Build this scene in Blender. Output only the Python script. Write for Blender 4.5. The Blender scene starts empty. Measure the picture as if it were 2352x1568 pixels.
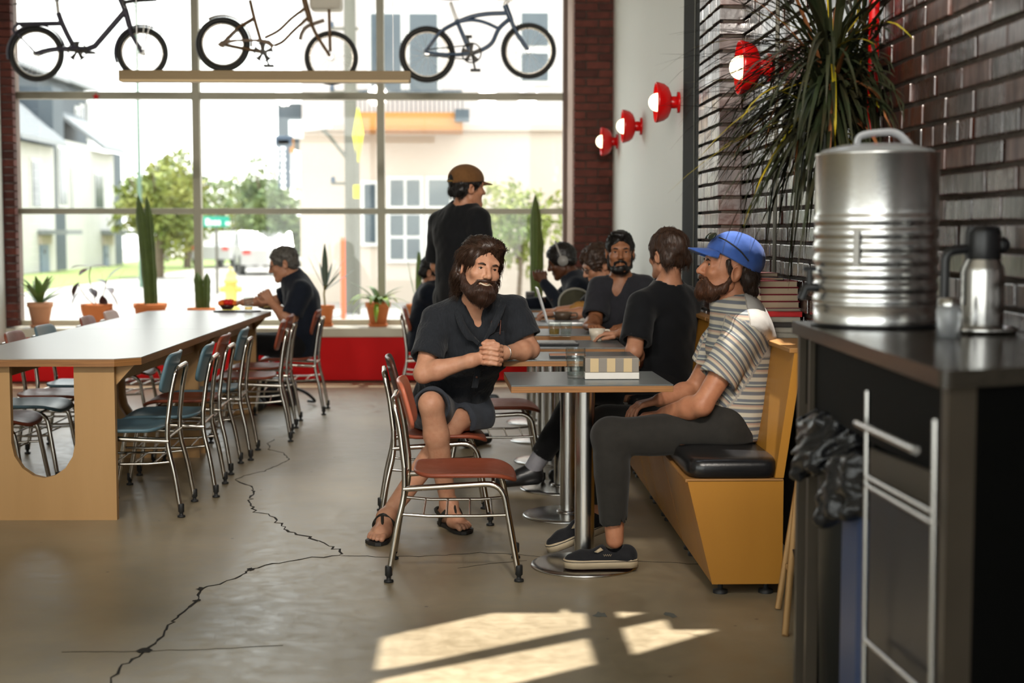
import bpy, bmesh, math, random
import numpy as np
from mathutils import Vector, Matrix, Euler

S = bpy.context.scene
C = S.collection
random.seed(7)
rng = np.random.default_rng(7)
PI = math.pi

# ------------------------------------------------------------------ camera
FPX = 3350.0
CAMH = 1.345
PITCH = math.atan(254 / FPX)
YAW = math.atan(96 / FPX)
cam = bpy.data.cameras.new('camera')
cam.sensor_width = 36.0
cam.lens = 36.0 * FPX / 2352.0
cam.clip_start = 0.05
cam.clip_end = 500
cam.dof.use_dof = True
cam.dof.focus_distance = 6.15
cam.dof.aperture_fstop = 2.4
cam_ob = bpy.data.objects.new('camera', cam)
C.objects.link(cam_ob)
cam_ob.location = (0, 0, CAMH)
cam_ob.rotation_euler = (PI / 2 - PITCH, 0, -YAW)
S.camera = cam_ob

# ------------------------------------------------------------------ world, sun, exposure
SUN_AZ = (0.15, 0.989)          # horizontal direction towards the sun
SUN_EL = math.radians(75)
w = bpy.data.worlds.new('world')
S.world = w
w.use_nodes = True
nt = w.node_tree
bg = nt.nodes['Background']
tc = nt.nodes.new('ShaderNodeTexCoord')
sep = nt.nodes.new('ShaderNodeSeparateXYZ')
cr = nt.nodes.new('ShaderNodeValToRGB')
nt.links.new(tc.outputs['Generated'], sep.inputs[0])
nt.links.new(sep.outputs['Z'], cr.inputs[0])
cr.color_ramp.elements[0].color = (1.0, 0.985, 0.955, 1)
cr.color_ramp.elements[1].color = (0.80, 0.90, 1.0, 1)
cr.color_ramp.elements[1].position = 0.9
nt.links.new(cr.outputs[0], bg.inputs[0])
bg.inputs[1].default_value = 2.1

sd = bpy.data.lights.new('sun', 'SUN')
sd.energy = 5.0
sd.color = (1.0, 0.94, 0.86)
sd.angle = math.radians(0.6)
sun = bpy.data.objects.new('sun', sd)
C.objects.link(sun)
sv = Vector((SUN_AZ[0] * math.cos(SUN_EL), SUN_AZ[1] * math.cos(SUN_EL), math.sin(SUN_EL)))
sun.rotation_euler = sv.to_track_quat('Z', 'Y').to_euler()
sun.location = sv * 20

S.view_settings.view_transform = 'Standard'
S.view_settings.look = 'None'
S.view_settings.exposure = 1.12
S.view_settings.gamma = 1.0
S.view_settings.use_curve_mapping = False
S.cycles.use_denoising = True
S.cycles.max_bounces = 8
S.cycles.diffuse_bounces = 4
S.cycles.glossy_bounces = 4
S.cycles.transparent_max_bounces = 16
S.cycles.transmission_bounces = 8
S.cycles.caustics_reflective = False
S.cycles.caustics_refractive = False
S.cycles.sample_clamp_indirect = 6.0

# ------------------------------------------------------------------ helpers
_cy, _sy = math.cos(YAW), math.sin(YAW)
_cp, _sp = math.cos(PITCH), math.sin(PITCH)
_fw = Vector((_sy * _cp, _cy * _cp, -_sp))
_rt = Vector((_cy, -_sy, 0))
_up = _rt.cross(_fw)
_o = Vector((0, 0, CAMH))


def ray(px, py):
    return _fw + _rt * ((px - 1176) / FPX) + _up * ((784 - py) / FPX)


def V(px, py, Y):
    """point of the place that shows at a photo pixel, at depth Y (metres)"""
    d = ray(px, py)
    return _o + d * (Y / d.y)


def F(px, py, z=0.0):
    """point at height z that shows at a photo pixel"""
    d = ray(px, py)
    return _o + d * ((z - CAMH) / d.z)


def v3(a):
    return Vector(a)


MATS = {}


def srgb(h):
    if isinstance(h, str):
        h = h.lstrip('#')
        c = [int(h[i:i + 2], 16) / 255 for i in (0, 2, 4)]
        return tuple((x / 12.92 if x <= 0.04045 else ((x + 0.055) / 1.055) ** 2.4) for x in c)
    return tuple(h)


def mat(name, col, rough=0.5, metal=0.0, spec=0.5, var=0.0, vscale=8.0, col2=None, bump=0.0, bscale=60.0,
        stretch=(1, 1, 1), rnd=0.0, emit=None, estr=0.0, trans=0.0, ior=1.45, alpha=1.0, coat=0.0, rvar=0.0,
        sss=0.0, detail=4.0, sheen=0.0, rrnd=0.0):
    if name in MATS:
        return MATS[name]
    m = bpy.data.materials.new(name)
    m.use_nodes = True
    n, l = m.node_tree.nodes, m.node_tree.links
    b = n['Principled BSDF']
    c = srgb(col)
    b.inputs['Base Color'].default_value = (*c, 1)
    b.inputs['Roughness'].default_value = rough
    b.inputs['Metallic'].default_value = metal
    b.inputs['Specular IOR Level'].default_value = spec
    b.inputs['IOR'].default_value = ior
    if trans:
        b.inputs['Transmission Weight'].default_value = trans
    if coat:
        b.inputs['Coat Weight'].default_value = coat
        b.inputs['Coat Roughness'].default_value = 0.12
    if sheen:
        b.inputs['Sheen Weight'].default_value = sheen
    if sss:
        b.inputs['Subsurface Weight'].default_value = sss
        b.inputs['Subsurface Radius'].default_value = (0.012, 0.005, 0.003)
        b.inputs['Subsurface Scale'].default_value = 1.0
    if emit is not None:
        b.inputs['Emission Color'].default_value = (*srgb(emit), 1)
        b.inputs['Emission Strength'].default_value = estr
    if alpha < 1:
        b.inputs['Alpha'].default_value = alpha
    if var or bump or rnd or rvar:
        tcn = n.new('ShaderNodeTexCoord')
        mp = n.new('ShaderNodeMapping')
        mp.inputs['Scale'].default_value = stretch
        l.new(tcn.outputs['Object'], mp.inputs[0])
        if rnd:
            oi = n.new('ShaderNodeObjectInfo')
            ad = n.new('ShaderNodeVectorMath')
            ad.operation = 'ADD'
            mu = n.new('ShaderNodeMath')
            mu.operation = 'MULTIPLY'
            mu.inputs[1].default_value = 37.0
            l.new(oi.outputs['Random'], mu.inputs[0])
            l.new(mp.outputs[0], ad.inputs[0])
            l.new(mu.outputs[0], ad.inputs[1])
            vec = ad.outputs[0]
        else:
            vec = mp.outputs[0]
        colout = None
        if var:
            tx = n.new('ShaderNodeTexNoise')
            tx.inputs['Scale'].default_value = vscale
            tx.inputs['Detail'].default_value = detail
            tx.inputs['Roughness'].default_value = 0.6
            l.new(vec, tx.inputs['Vector'])
            rp = n.new('ShaderNodeMapRange')
            rp.inputs['From Min'].default_value = 0.35
            rp.inputs['From Max'].default_value = 0.68
            l.new(tx.outputs['Fac'], rp.inputs['Value'])
            mx = n.new('ShaderNodeMix')
            mx.data_type = 'RGBA'
            c2 = srgb(col2) if col2 is not None else tuple(x * 0.55 for x in c)
            mx.inputs['A'].default_value = (*c, 1)
            mx.inputs['B'].default_value = (*c2, 1)
            m2 = n.new('ShaderNodeMath')
            m2.operation = 'MULTIPLY'
            m2.inputs[1].default_value = var
            l.new(rp.outputs[0], m2.inputs[0])
            l.new(m2.outputs[0], mx.inputs['Factor'])
            colout = mx.outputs['Result']
            if rvar:
                m3 = n.new('ShaderNodeMath')
                m3.operation = 'MULTIPLY_ADD'
                m3.inputs[1].default_value = rvar
                m3.inputs[2].default_value = rough
                l.new(rp.outputs[0], m3.inputs[0])
                l.new(m3.outputs[0], b.inputs['Roughness'])
        if rrnd:
            rr_ = n.new('ShaderNodeMath')
            rr_.operation = 'POWER'
            rr_.inputs[1].default_value = 1.6
            l.new(oi.outputs['Random'], rr_.inputs[0])
            ra_ = n.new('ShaderNodeMath')
            ra_.operation = 'MULTIPLY_ADD'
            ra_.inputs[1].default_value = rrnd
            src = b.inputs['Roughness'].links[0].from_socket if b.inputs['Roughness'].links else None
            l.new(rr_.outputs[0], ra_.inputs[0])
            if src:
                l.new(src, ra_.inputs[2])
            else:
                ra_.inputs[2].default_value = rough
            l.new(ra_.outputs[0], b.inputs['Roughness'])
        if rnd:
            hs = n.new('ShaderNodeHueSaturation')
            m4 = n.new('ShaderNodeMapRange')
            m4.inputs['To Min'].default_value = 1 - rnd
            m4.inputs['To Max'].default_value = 1 + rnd
            l.new(oi.outputs['Random'], m4.inputs['Value'])
            l.new(m4.outputs[0], hs.inputs['Value'])
            if colout is not None:
                l.new(colout, hs.inputs['Color'])
            else:
                hs.inputs['Color'].default_value = (*c, 1)
            colout = hs.outputs['Color']
        if colout is not None:
            l.new(colout, b.inputs['Base Color'])
        if bump:
            t2 = n.new('ShaderNodeTexNoise')
            t2.inputs['Scale'].default_value = bscale
            t2.inputs['Detail'].default_value = 5
            l.new(vec, t2.inputs['Vector'])
            bp = n.new('ShaderNodeBump')
            bp.inputs['Strength'].default_value = bump
            bp.inputs['Distance'].default_value = 0.01
            l.new(t2.outputs['Fac'], bp.inputs['Height'])
            l.new(bp.outputs[0], b.inputs['Normal'])
    MATS[name] = m
    return m


class MB:
    """collects shapes; build() links them as ONE mesh object"""

    def __init__(s):
        s.v, s.f, s.sm, s.mi = [], [], [], []

    def add(s, vs, fs, smooth=False, mi=0):
        o = len(s.v)
        s.v += [tuple(x) for x in vs]
        s.f += [tuple(i + o for i in f) for f in fs]
        s.sm += [smooth] * len(fs)
        s.mi += [mi] * len(fs)
        return s

    def box(s, c, size, rot=None, bev=0.0, mi=0):
        x, y, z = size[0] / 2, size[1] / 2, size[2] / 2
        if bev <= 0:
            vs = [Vector((a * x, b * y, d * z)) for a in (-1, 1) for b in (-1, 1) for d in (-1, 1)]
            fs = [(0, 1, 3, 2), (4, 6, 7, 5), (0, 4, 5, 1), (2, 3, 7, 6), (0, 2, 6, 4), (1, 5, 7, 3)]
            sm = False
        else:
            bm = bmesh.new()
            bmesh.ops.create_cube(bm, size=1.0)
            bmesh.ops.scale(bm, vec=(size[0], size[1], size[2]), verts=bm.verts)
            bmesh.ops.bevel(bm, geom=bm.edges[:], offset=bev, segments=2, affect='EDGES', profile=0.6)
            bm.verts.index_update()
            vs = [v.co.copy() for v in bm.verts]
            fs = [tuple(v.index for v in f.verts) for f in bm.faces]
            bm.free()
            sm = False
        if rot is not None:
            R = rot if isinstance(rot, Matrix) else Euler(rot).to_matrix()
            vs = [R @ v for v in vs]
        c = Vector(c)
        return s.add([v + c for v in vs], fs, sm, mi)

    def boxb(s, lo, hi, bev=0.0, mi=0):
        lo, hi = Vector(lo), Vector(hi)
        return s.box((lo + hi) / 2, hi - lo, None, bev, mi)

    def cyl(s, a, b, r0, r1=None, n=12, cap=True, mi=0):
        return s.tube([a, b], [r0, r0 if r1 is None else r1], n, cap, mi=mi)

    def tube(s, pts, r, n=8, cap=True, closed=False, mi=0, flat=1.0):
        pts = [Vector(p) for p in pts]
        m = len(pts)
        rs = list(r) if hasattr(r, '__len__') else [r] * m
        ts = []
        for i in range(m):
            if closed:
                t = pts[(i + 1) % m] - pts[i - 1]
            elif i == 0:
                t = pts[1] - pts[0]
            elif i == m - 1:
                t = pts[-1] - pts[-2]
            else:
                t = (pts[i + 1] - pts[i]).normalized() + (pts[i] - pts[i - 1]).normalized()
            ts.append(t.normalized() if t.length > 1e-9 else Vector((0, 0, 1)))
        u = ts[0].orthogonal().normalized()
        vs, fs = [], []
        for i in range(m):
            if i:
                q = ts[i - 1].rotation_difference(ts[i])
                u = (q @ u)
                u = (u - ts[i] * u.dot(ts[i])).normalized()
            w_ = ts[i].cross(u)
            for k in range(n):
                a = 2 * PI * k / n
                vs.append(pts[i] + (u * math.cos(a) + w_ * math.sin(a) * flat) * rs[i])
        for i in range(m if closed else m - 1):
            j = (i + 1) % m
            for k in range(n):
                k2 = (k + 1) % n
                fs.append((i * n + k, i * n + k2, j * n + k2, j * n + k))
        s.add(vs, fs, True, mi)
        if cap and not closed:
            s.add(vs[:n], [tuple(range(n))[::-1]], False, mi)
            s.add(vs[-n:], [tuple(range(n))], False, mi)
        return s

    def lathe(s, prof, c=(0, 0, 0), n=24, axis=None, capb=False, capt=False, mi=0, ring=None):
        c = Vector(c)
        R = Matrix.Identity(3)
        if axis is not None:
            R = Vector(axis).normalized().to_track_quat('Z', 'Y').to_matrix()
        vs, fs = [], []
        for (r, z) in prof:
            for k in range(n):
                a = 2 * PI * k / n
                rr = r * (ring(a, z) if ring else 1.0)
                vs.append(R @ Vector((rr * math.cos(a), rr * math.sin(a), z)) + c)
        m = len(prof)
        for i in range(m - 1):
            for k in range(n):
                k2 = (k + 1) % n
                fs.append((i * n + k, i * n + k2, (i + 1) * n + k2, (i + 1) * n + k))
        s.add(vs, fs, True, mi)
        if capb:
            s.add(vs[:n], [tuple(range(n))[::-1]], False, mi)
        if capt:
            s.add(vs[-n:], [tuple(range(n))], False, mi)
        return s

    def sphere(s, c, r, n=12, m=8, mi=0, rot=None):
        rr = r if hasattr(r, '__len__') else (r, r, r)
        vs, fs = [], []
        R = Matrix.Identity(3) if rot is None else Euler(rot).to_matrix()
        c = Vector(c)
        for i in range(m + 1):
            t = PI * i / m
            for k in range(n):
                a = 2 * PI * k / n
                vs.append(R @ Vector((rr[0] * math.sin(t) * math.cos(a), rr[1] * math.sin(t) * math.sin(a),
                                      rr[2] * math.cos(t))) + c)
        for i in range(m):
            for k in range(n):
                k2 = (k + 1) % n
                fs.append((i * n + k, (i + 1) * n + k, (i + 1) * n + k2, i * n + k2))
        return s.add(vs, fs, True, mi)

    def torus(s, c, R, r, axis=(0, 1, 0), n=40, m=8, mi=0, flat=1.0):
        q = Vector(axis).normalized().to_track_quat('Z', 'Y')
        c = Vector(c)
        vs, fs = [], []
        for i in range(n):
            a = 2 * PI * i / n
            for k in range(m):
                b = 2 * PI * k / m
                rr = R + r * math.cos(b)
                vs.append(q @ Vector((rr * math.cos(a), rr * math.sin(a), r * flat * math.sin(b))) + c)
        for i in range(n):
            j = (i + 1) % n
            for k in range(m):
                k2 = (k + 1) % m
                fs.append((i * m + k, j * m + k, j * m + k2, i * m + k2))
        return s.add(vs, fs, True, mi)

    def prism(s, poly, d, mi=0):
        """poly: list of 3D points (planar), extruded by vector d"""
        d = Vector(d)
        p = [Vector(q) for q in poly]
        n = len(p)
        vs = p + [q + d for q in p]
        fs = [tuple(range(n)), tuple(range(n, 2 * n))[::-1]]
        fs += [(i + n, (i + 1) % n + n, (i + 1) % n, i) for i in range(n)]
        return s.add(vs, fs, False, mi)

    def leaf(s, pts, wid, nrm=(0, 0, 1), fold=0.25, mi=0):
        """tapered folded blade along pts; wid list of half widths"""
        pts = [Vector(p) for p in pts]
        m = len(pts)
        vs, fs = [], []
        for i in range(m):
            t = (pts[min(i + 1, m - 1)] - pts[max(i - 1, 0)]).normalized()
            sd_ = t.cross(Vector(nrm))
            if sd_.length < 1e-5:
                sd_ = t.orthogonal()
            sd_.normalize()
            up_ = sd_.cross(t).normalized()
            w_ = wid[i]
            vs += [pts[i] - sd_ * w_ + up_ * w_ * fold, pts[i], pts[i] + sd_ * w_ + up_ * w_ * fold]
        for i in range(m - 1):
            a, b = i * 3, (i + 1) * 3
            fs += [(a, a + 1, b + 1, b), (a + 1, a + 2, b + 2, b + 1)]
        return s.add(vs, fs, True, mi)

    def mesh(s, name):
        me = bpy.data.meshes.new(name)
        me.from_pydata(s.v, [], s.f)
        me.polygons.foreach_set('use_smooth', s.sm)
        me.polygons.foreach_set('material_index', s.mi)
        me.update()
        return me

    def build(s, name, m, parent=None, world=False, label=None, fixn=False):
        me = s.mesh(name)
        if fixn:
            bm = bmesh.new()
            bm.from_mesh(me)
            bmesh.ops.recalc_face_normals(bm, faces=bm.faces)
            bm.to_mesh(me)
            bm.free()
        for q in (m if isinstance(m, (list, tuple)) else [m]):
            me.materials.append(q)
        return link(name, me, parent, world, label)


_IDENT = set()          # parts whose mesh is laid out in world coordinates


def link(name, me, parent=None, world=False, label=None):
    o = bpy.data.objects.new(name, me)
    C.objects.link(o)
    if parent is not None:
        o.parent = parent
        if world:
            if parent.name not in _IDENT:
                o.matrix_local = (Matrix.Translation(parent.location) @ parent.rotation_euler.to_matrix().to_4x4()).inverted()
            _IDENT.add(o.name)
    if label:
        o['label'] = label
    return o


def thing(name, label, cat, loc=(0, 0, 0), rz=0.0, group=None):
    o = bpy.data.objects.new(name, None)
    C.objects.link(o)
    o.empty_display_size = 0.1
    o.location = loc
    o.rotation_euler = (0, 0, rz)
    return tag(o, label, cat, group)


def tag(o, label, cat, group=None):
    o['label'] = label
    o['category'] = cat
    if group:
        o['group'] = group
    return o


def struct(o):
    o['kind'] = 'structure'
    return o


def copy_tree(o, parent=None):
    c = o.copy()
    C.objects.link(c)
    c.parent = parent
    for ch in list(o.children):
        copy_tree(ch, c)
    return c


def bez(p0, p1, p2, p3, n=8):
    p0, p1, p2, p3 = map(Vector, (p0, p1, p2, p3))
    return [p0 * (1 - t) ** 3 + p1 * 3 * t * (1 - t) ** 2 + p2 * 3 * t * t * (1 - t) + p3 * t ** 3
            for t in [i / n for i in range(n + 1)]]


def spline(pts, n=6):
    """Catmull-Rom through pts"""
    P = [Vector(p) for p in pts]
    P = [P[0] * 2 - P[1]] + P + [P[-1] * 2 - P[-2]]
    out = []
    for i in range(1, len(P) - 2):
        a, b, c, d = P[i - 1:i + 3]
        for k in range(n):
            t = k / n
            out.append(0.5 * ((2 * b) + (c - a) * t + (2 * a - 5 * b + 4 * c - d) * t * t + (3 * b - a - 3 * c + d) * t ** 3))
    out.append(P[-2])
    return out


def fillet(pts, r, n=5):
    """round the corners of a polyline"""
    P = [Vector(p) for p in pts]
    out = [P[0]]
    for i in range(1, len(P) - 1):
        a, b, c = P[i - 1], P[i], P[i + 1]
        d1, d2 = (a - b), (c - b)
        rr = min(r, d1.length * 0.49, d2.length * 0.49)
        s_, e_ = b + d1.normalized() * rr, b + d2.normalized() * rr
        for k in range(n + 1):
            t = k / n
            out.append(s_ * (1 - t) ** 2 + b * 2 * t * (1 - t) + e_ * t * t)
    out.append(P[-1])
    return out

# ------------------------------------------------------------------ materials
M = {}
M['chrome'] = mat('chrome', (0.50, 0.46, 0.41), 0.16, 1.0, var=0.3, vscale=14, col2=(0.40, 0.37, 0.33))
M['steel'] = mat('brushed_steel', (0.55, 0.54, 0.52), 0.24, 1.0, var=0.3, vscale=6, col2=(0.42, 0.41, 0.40), stretch=(1, 1, 0.05))
M['galv'] = mat('galvanised_steel', (0.80, 0.80, 0.79), 0.27, 1.0, var=0.4, vscale=9, col2=(0.66, 0.66, 0.66), bump=0.03, bscale=90)
M['rust'] = mat('rust_plastic', '#8a452f', 0.34, spec=0.45, var=0.35, vscale=6, col2='#6f3524', bump=0.04, bscale=120, rvar=0.15)
M['rust_lit'] = mat('rust_plastic_lit', '#b8664c', 0.36, spec=0.45, var=0.3, vscale=6, col2='#a5573f', bump=0.04, bscale=120)  # lit copy of the rust plastic: the light is in the colour
M['rustdark'] = mat('dark_brown_plastic', '#4a2a20', 0.36, var=0.35, vscale=6, col2='#3a2018', bump=0.04, bscale=120)
M['teal'] = mat('teal_plastic', '#587480', 0.36, spec=0.45, var=0.35, vscale=6, col2='#47626e', bump=0.04, bscale=120)
M['palecoral'] = mat('pale_coral_plastic', '#b9968a', 0.40, var=0.3, vscale=6)
M['black_rubber'] = mat('black_rubber', (0.012, 0.012, 0.012), 0.55)
M['blackp'] = mat('black_plastic', (0.010, 0.010, 0.011), 0.35, var=0.2)
M['laminate'] = mat('grey_laminate', '#525a5c', 0.30, spec=0.5, var=0.25, vscale=5, col2='#464e50', bump=0.02, bscale=300)
M['laminate_white'] = mat('pale_laminate', '#958f87', 0.30, spec=0.5, var=0.2, vscale=3, col2='#8a847c')
M['ply'] = mat('plywood_face', '#a5763f', 0.5, var=0.6, vscale=3, col2='#8c5f30', stretch=(1, 1, 0.12), bump=0.06, bscale=60)
M['plyedge'] = mat('plywood_edge', '#9a6b3c', 0.55, var=0.8, vscale=30, col2='#6b4524', stretch=(0.15, 0.15, 9), bump=0.05, bscale=80)
M['ply_pale'] = mat('pale_plywood', '#b48d5c', 0.5, var=0.5, vscale=3, col2='#9c7646', stretch=(1, 1, 0.12), bump=0.05, bscale=60)
M['benchwood'] = mat('honey_plywood', '#b07a2c', 0.42, var=0.5, vscale=3, col2='#9a6620', stretch=(1, 1, 0.15), bump=0.04, bscale=60)
M['vinyl'] = mat('black_vinyl', (0.010, 0.010, 0.011), 0.26, bump=0.05, bscale=150, var=0.1)
M['red'] = mat('red_paint', '#d00a10', 0.60, spec=.25, var=0.25, vscale=2, col2='#b8060c')
M['redgloss'] = mat('red_enamel', '#c00c0e', 0.25, spec=0.5, var=0.1)
M['sill'] = mat('painted_sill', '#c9c3b4', 0.5, var=0.3, vscale=5, col2='#b3ac9b')
M['frame'] = mat('window_frame_paint', '#a3a08f', 0.5, var=0.2, vscale=4, bump=0.02)
M['framebrown'] = mat('window_frame_brown', '#6e5a50', 0.55, var=0.2, vscale=4)
M['whitewall'] = mat('white_wall_paint', '#e2e4df', 0.6, var=0.15, vscale=1.5, col2='#d8dad5', bump=0.03, bscale=40)
M['darkpaint'] = mat('dark_paint', '#0d1212', 0.9, var=0.2, vscale=3)
M['ceilingm'] = mat('ceiling_paint', '#cfc8ba', 0.8, var=0.2, vscale=2, col2='#c4bdae')
M['backwall'] = mat('back_wall_paint', '#b5aa98', 0.8, var=0.2, vscale=2)
M['mortar'] = mat('mortar', '#3d332c', 0.9, var=0.5, vscale=30, col2='#5a5048', bump=0.4, bscale=120)
M['brick'] = mat('glazed_brick', '#47200f', 0.10, spec=0.9, ior=1.6, var=0.85, vscale=6, col2='#1a0d09', stretch=(1, 4, 1), rnd=0.5, bump=0.3, bscale=24, rvar=0.35, coat=0.4, rrnd=0.32)
M['brickred'] = mat('red_brick', '#5a2a20', 0.65, spec=0.3, var=0.6, vscale=14, col2='#371811', rnd=0.35, bump=0.35, bscale=90)
M['beam'] = mat('pale_timber', '#8a7450', 0.55, var=0.6, vscale=5, col2='#74603e', stretch=(0.1, 1, 1))
M['terracotta'] = mat('terracotta', '#d9804a', 0.75, var=0.4, vscale=9, col2='#c46e3c', bump=0.1, bscale=80)
M['terracotta_pale'] = mat('terracotta_pale', '#d29a78', 0.8, var=0.4, vscale=9, col2='#be8660', bump=0.1, bscale=80)
M['soil'] = mat('soil', '#2a1d14', 0.95, var=0.5, vscale=60, bump=0.6, bscale=80)
M['cactus'] = mat('cactus_green', '#4c5e22', 0.55, var=0.5, vscale=12, col2='#35481a', bump=0.1, bscale=80)
M['leafg'] = mat('leaf_green', '#58703a', 0.45, var=0.5, vscale=10, col2='#7c8f4e')
M['leafd'] = mat('leaf_dark_green', '#2d4526', 0.42, var=0.5, vscale=10, col2='#1f3320')
M['leafy'] = mat('leaf_yellow_green', '#86a12e', 0.42, var=0.5, vscale=10, col2='#5d7c22')
M['leafr'] = mat('leaf_burgundy', '#4a2a28', 0.35, var=0.5, vscale=14, col2='#2c2a22')
M['palm'] = mat('palm_leaf', '#1d2612', 0.5, var=0.6, vscale=7, col2='#2a1d0f')
M['palmy'] = mat('palm_leaf_yellow', '#a08a1c', 0.42, var=0.5, vscale=7, col2='#6e7a1c')
M['palmb'] = mat('palm_leaf_brown', '#7a4a26', 0.6, var=0.5, vscale=7, col2='#4e2e1a')
M['white_cer'] = mat('white_ceramic', '#c9bfae', 0.30, var=0.1)
M['paper'] = mat('white_paper', '#cfccc6', 0.7, var=0.08, vscale=20)
M['glass'] = mat('clear_glass', (1, 1, 1), 0.02, trans=1.0, ior=1.45)
M['water'] = None
M['alu'] = mat('aluminium', (0.70, 0.70, 0.70), 0.32, 1.0, var=0.1)
M['pagecream'] = mat('book_pages', '#b9a88f', 0.8, var=0.5, vscale=8, stretch=(0.2, 0.2, 60), col2='#9a8a72')
M['bookred'] = mat('red_book_cloth', '#7a1424', 0.55, var=0.2)
M['bookred2'] = mat('bright_red_book_cover', '#c4161a', 0.4, var=0.15)
M['bookgrey'] = mat('grey_book_cover', '#9d9b90', 0.5, var=0.2)
M['bookblack'] = mat('dark_book_cover', '#2b2624', 0.5, var=0.2)
M['countertop'] = mat('dark_stone_countertop', '#3a352e', 0.20, spec=0.6, var=0.5, vscale=40, col2='#2a2621')
M['counterbody'] = mat('counter_panel', '#070706', 0.7, spec=0.12, var=0.3, vscale=5)
M['counteredge'] = mat('counter_edge', '#4a4238', 0.4, var=0.3, vscale=5)
M['bluebin'] = mat('blue_plastic', '#2d3f63', 0.42, var=0.2, vscale=4)
M['bag'] = mat('black_plastic_bag', (0.012, 0.012, 0.013), 0.22, bump=0.5, bscale=40, var=0.1)
M['bulb'] = mat('lit_bulb', (1, 0.9, 0.7), 0.4, emit=(1.0, 0.78, 0.45), estr=2.2)
M['conc_out'] = mat('street_concrete', '#9a948c', 0.85, var=0.4, vscale=1.2, col2='#948e86', bump=0.1)
M['asphalt'] = mat('asphalt', '#8a8682', 0.85, var=0.4, vscale=1.5, col2='#8e8a86', bump=0.1)
M['grass'] = mat('grass', '#6a7244', 0.9, var=0.6, vscale=3, col2='#6f8c30', bump=0.3)
M['housewhite'] = mat('white_siding', '#c2bfb8', 0.7, var=0.15, vscale=1)
M['housegrey'] = mat('grey_siding', '#4a535a', 0.7, var=0.25, vscale=2, stretch=(6, 6, 0.2))
M['metalroof'] = mat('metal_roof', '#85888a', 0.5, 0.3, var=0.2)
M['stucco'] = mat('pale_stucco', '#b9b1ad', 0.8, var=0.2, vscale=1, col2='#b0a8a2')
M['stucco2'] = mat('cream_stucco', '#bcaea0', 0.8, var=0.25, vscale=1, col2='#b4a492')
M['winglass'] = mat('dark_window_pane', '#3c4850', 0.12, spec=0.7, var=0.3, vscale=0.8, col2='#5d686c')
M['wintrim'] = mat('white_trim', '#d2d0cb', 0.6)
M['balcony'] = mat('orange_timber', '#b27a3c', 0.6, var=0.4, vscale=3, col2='#a06c32', stretch=(0.2, 1, 1))
M['polegrey'] = mat('weathered_pole', '#6a685e', 0.8, var=0.5, vscale=5, col2='#5a584e', stretch=(3, 3, 0.2))
M['signgreen'] = mat('green_sign', '#0f9a82', 0.5)
M['signyellow'] = mat('yellow_sign', '#f2e22a', 0.5, var=0.1)
M['signwhite'] = mat('white_letters', '#f4f4f0', 0.5)
M['signdark'] = mat('dark_sign_board', '#3c4a5a', 0.5, var=0.2)
M['hydrant'] = mat('yellow_enamel', '#c9b458', 0.5)
M['orange'] = mat('orange_plastic', '#ef6a46', 0.5)
M['treeleaf'] = mat('tree_foliage', '#627434', 0.7, var=0.8, vscale=0.9, col2='#958f3c')
M['treeleaf2'] = mat('tree_foliage_dark', '#586c48', 0.7, var=0.8, vscale=0.9, col2='#7a8446')
M['bark'] = mat('bark', '#6a5c4c', 0.9, var=0.5, vscale=6)
M['carwhite'] = mat('white_car_paint', '#b5b3b0', 0.3, coat=0.5)
M['cardark'] = mat('dark_car_glass', '#51606a', 0.15)
M['carred'] = mat('red_tail_light', '#d04a44', 0.4)


def glazing(name='window_glass', base=.035):
    m = bpy.data.materials.new(name)
    m.use_nodes = True
    n, l = m.node_tree.nodes, m.node_tree.links
    n.remove(n['Principled BSDF'])
    tr = n.new('ShaderNodeBsdfTransparent')
    tr.inputs[0].default_value = (0.96, 0.975, 0.96, 1)
    gl = n.new('ShaderNodeBsdfGlossy')
    gl.inputs['Roughness'].default_value = 0.02
    fr = n.new('ShaderNodeLayerWeight')
    fr.inputs['Blend'].default_value = .5
    pw = n.new('ShaderNodeMath')
    pw.operation = 'POWER'
    pw.inputs[1].default_value = 4.0
    ma = n.new('ShaderNodeMath')
    ma.operation = 'MULTIPLY_ADD'
    ma.inputs[1].default_value = .7
    ma.inputs[2].default_value = base
    mx = n.new('ShaderNodeMixShader')
    l.new(fr.outputs['Facing'], pw.inputs[0])
    l.new(pw.outputs[0], ma.inputs[0])
    l.new(ma.outputs[0], mx.inputs[0])
    l.new(tr.outputs[0], mx.inputs[1])
    l.new(gl.outputs[0], mx.inputs[2])
    l.new(mx.outputs[0], n['Material Output'].inputs[0])
    return m


M['pane'] = glazing()
_g = glazing('tumbler_glass', .07)
_g.node_tree.nodes['Transparent BSDF'].inputs[0].default_value = (.93, .95, .94, 1)
M['glass'] = _g
M['water'] = glazing('water_surface', .06)
M['tea'] = glazing('pale_tea', .06)
M['tea'].node_tree.nodes['Transparent BSDF'].inputs[0].default_value = (.85, .68, .36, 1)


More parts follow.
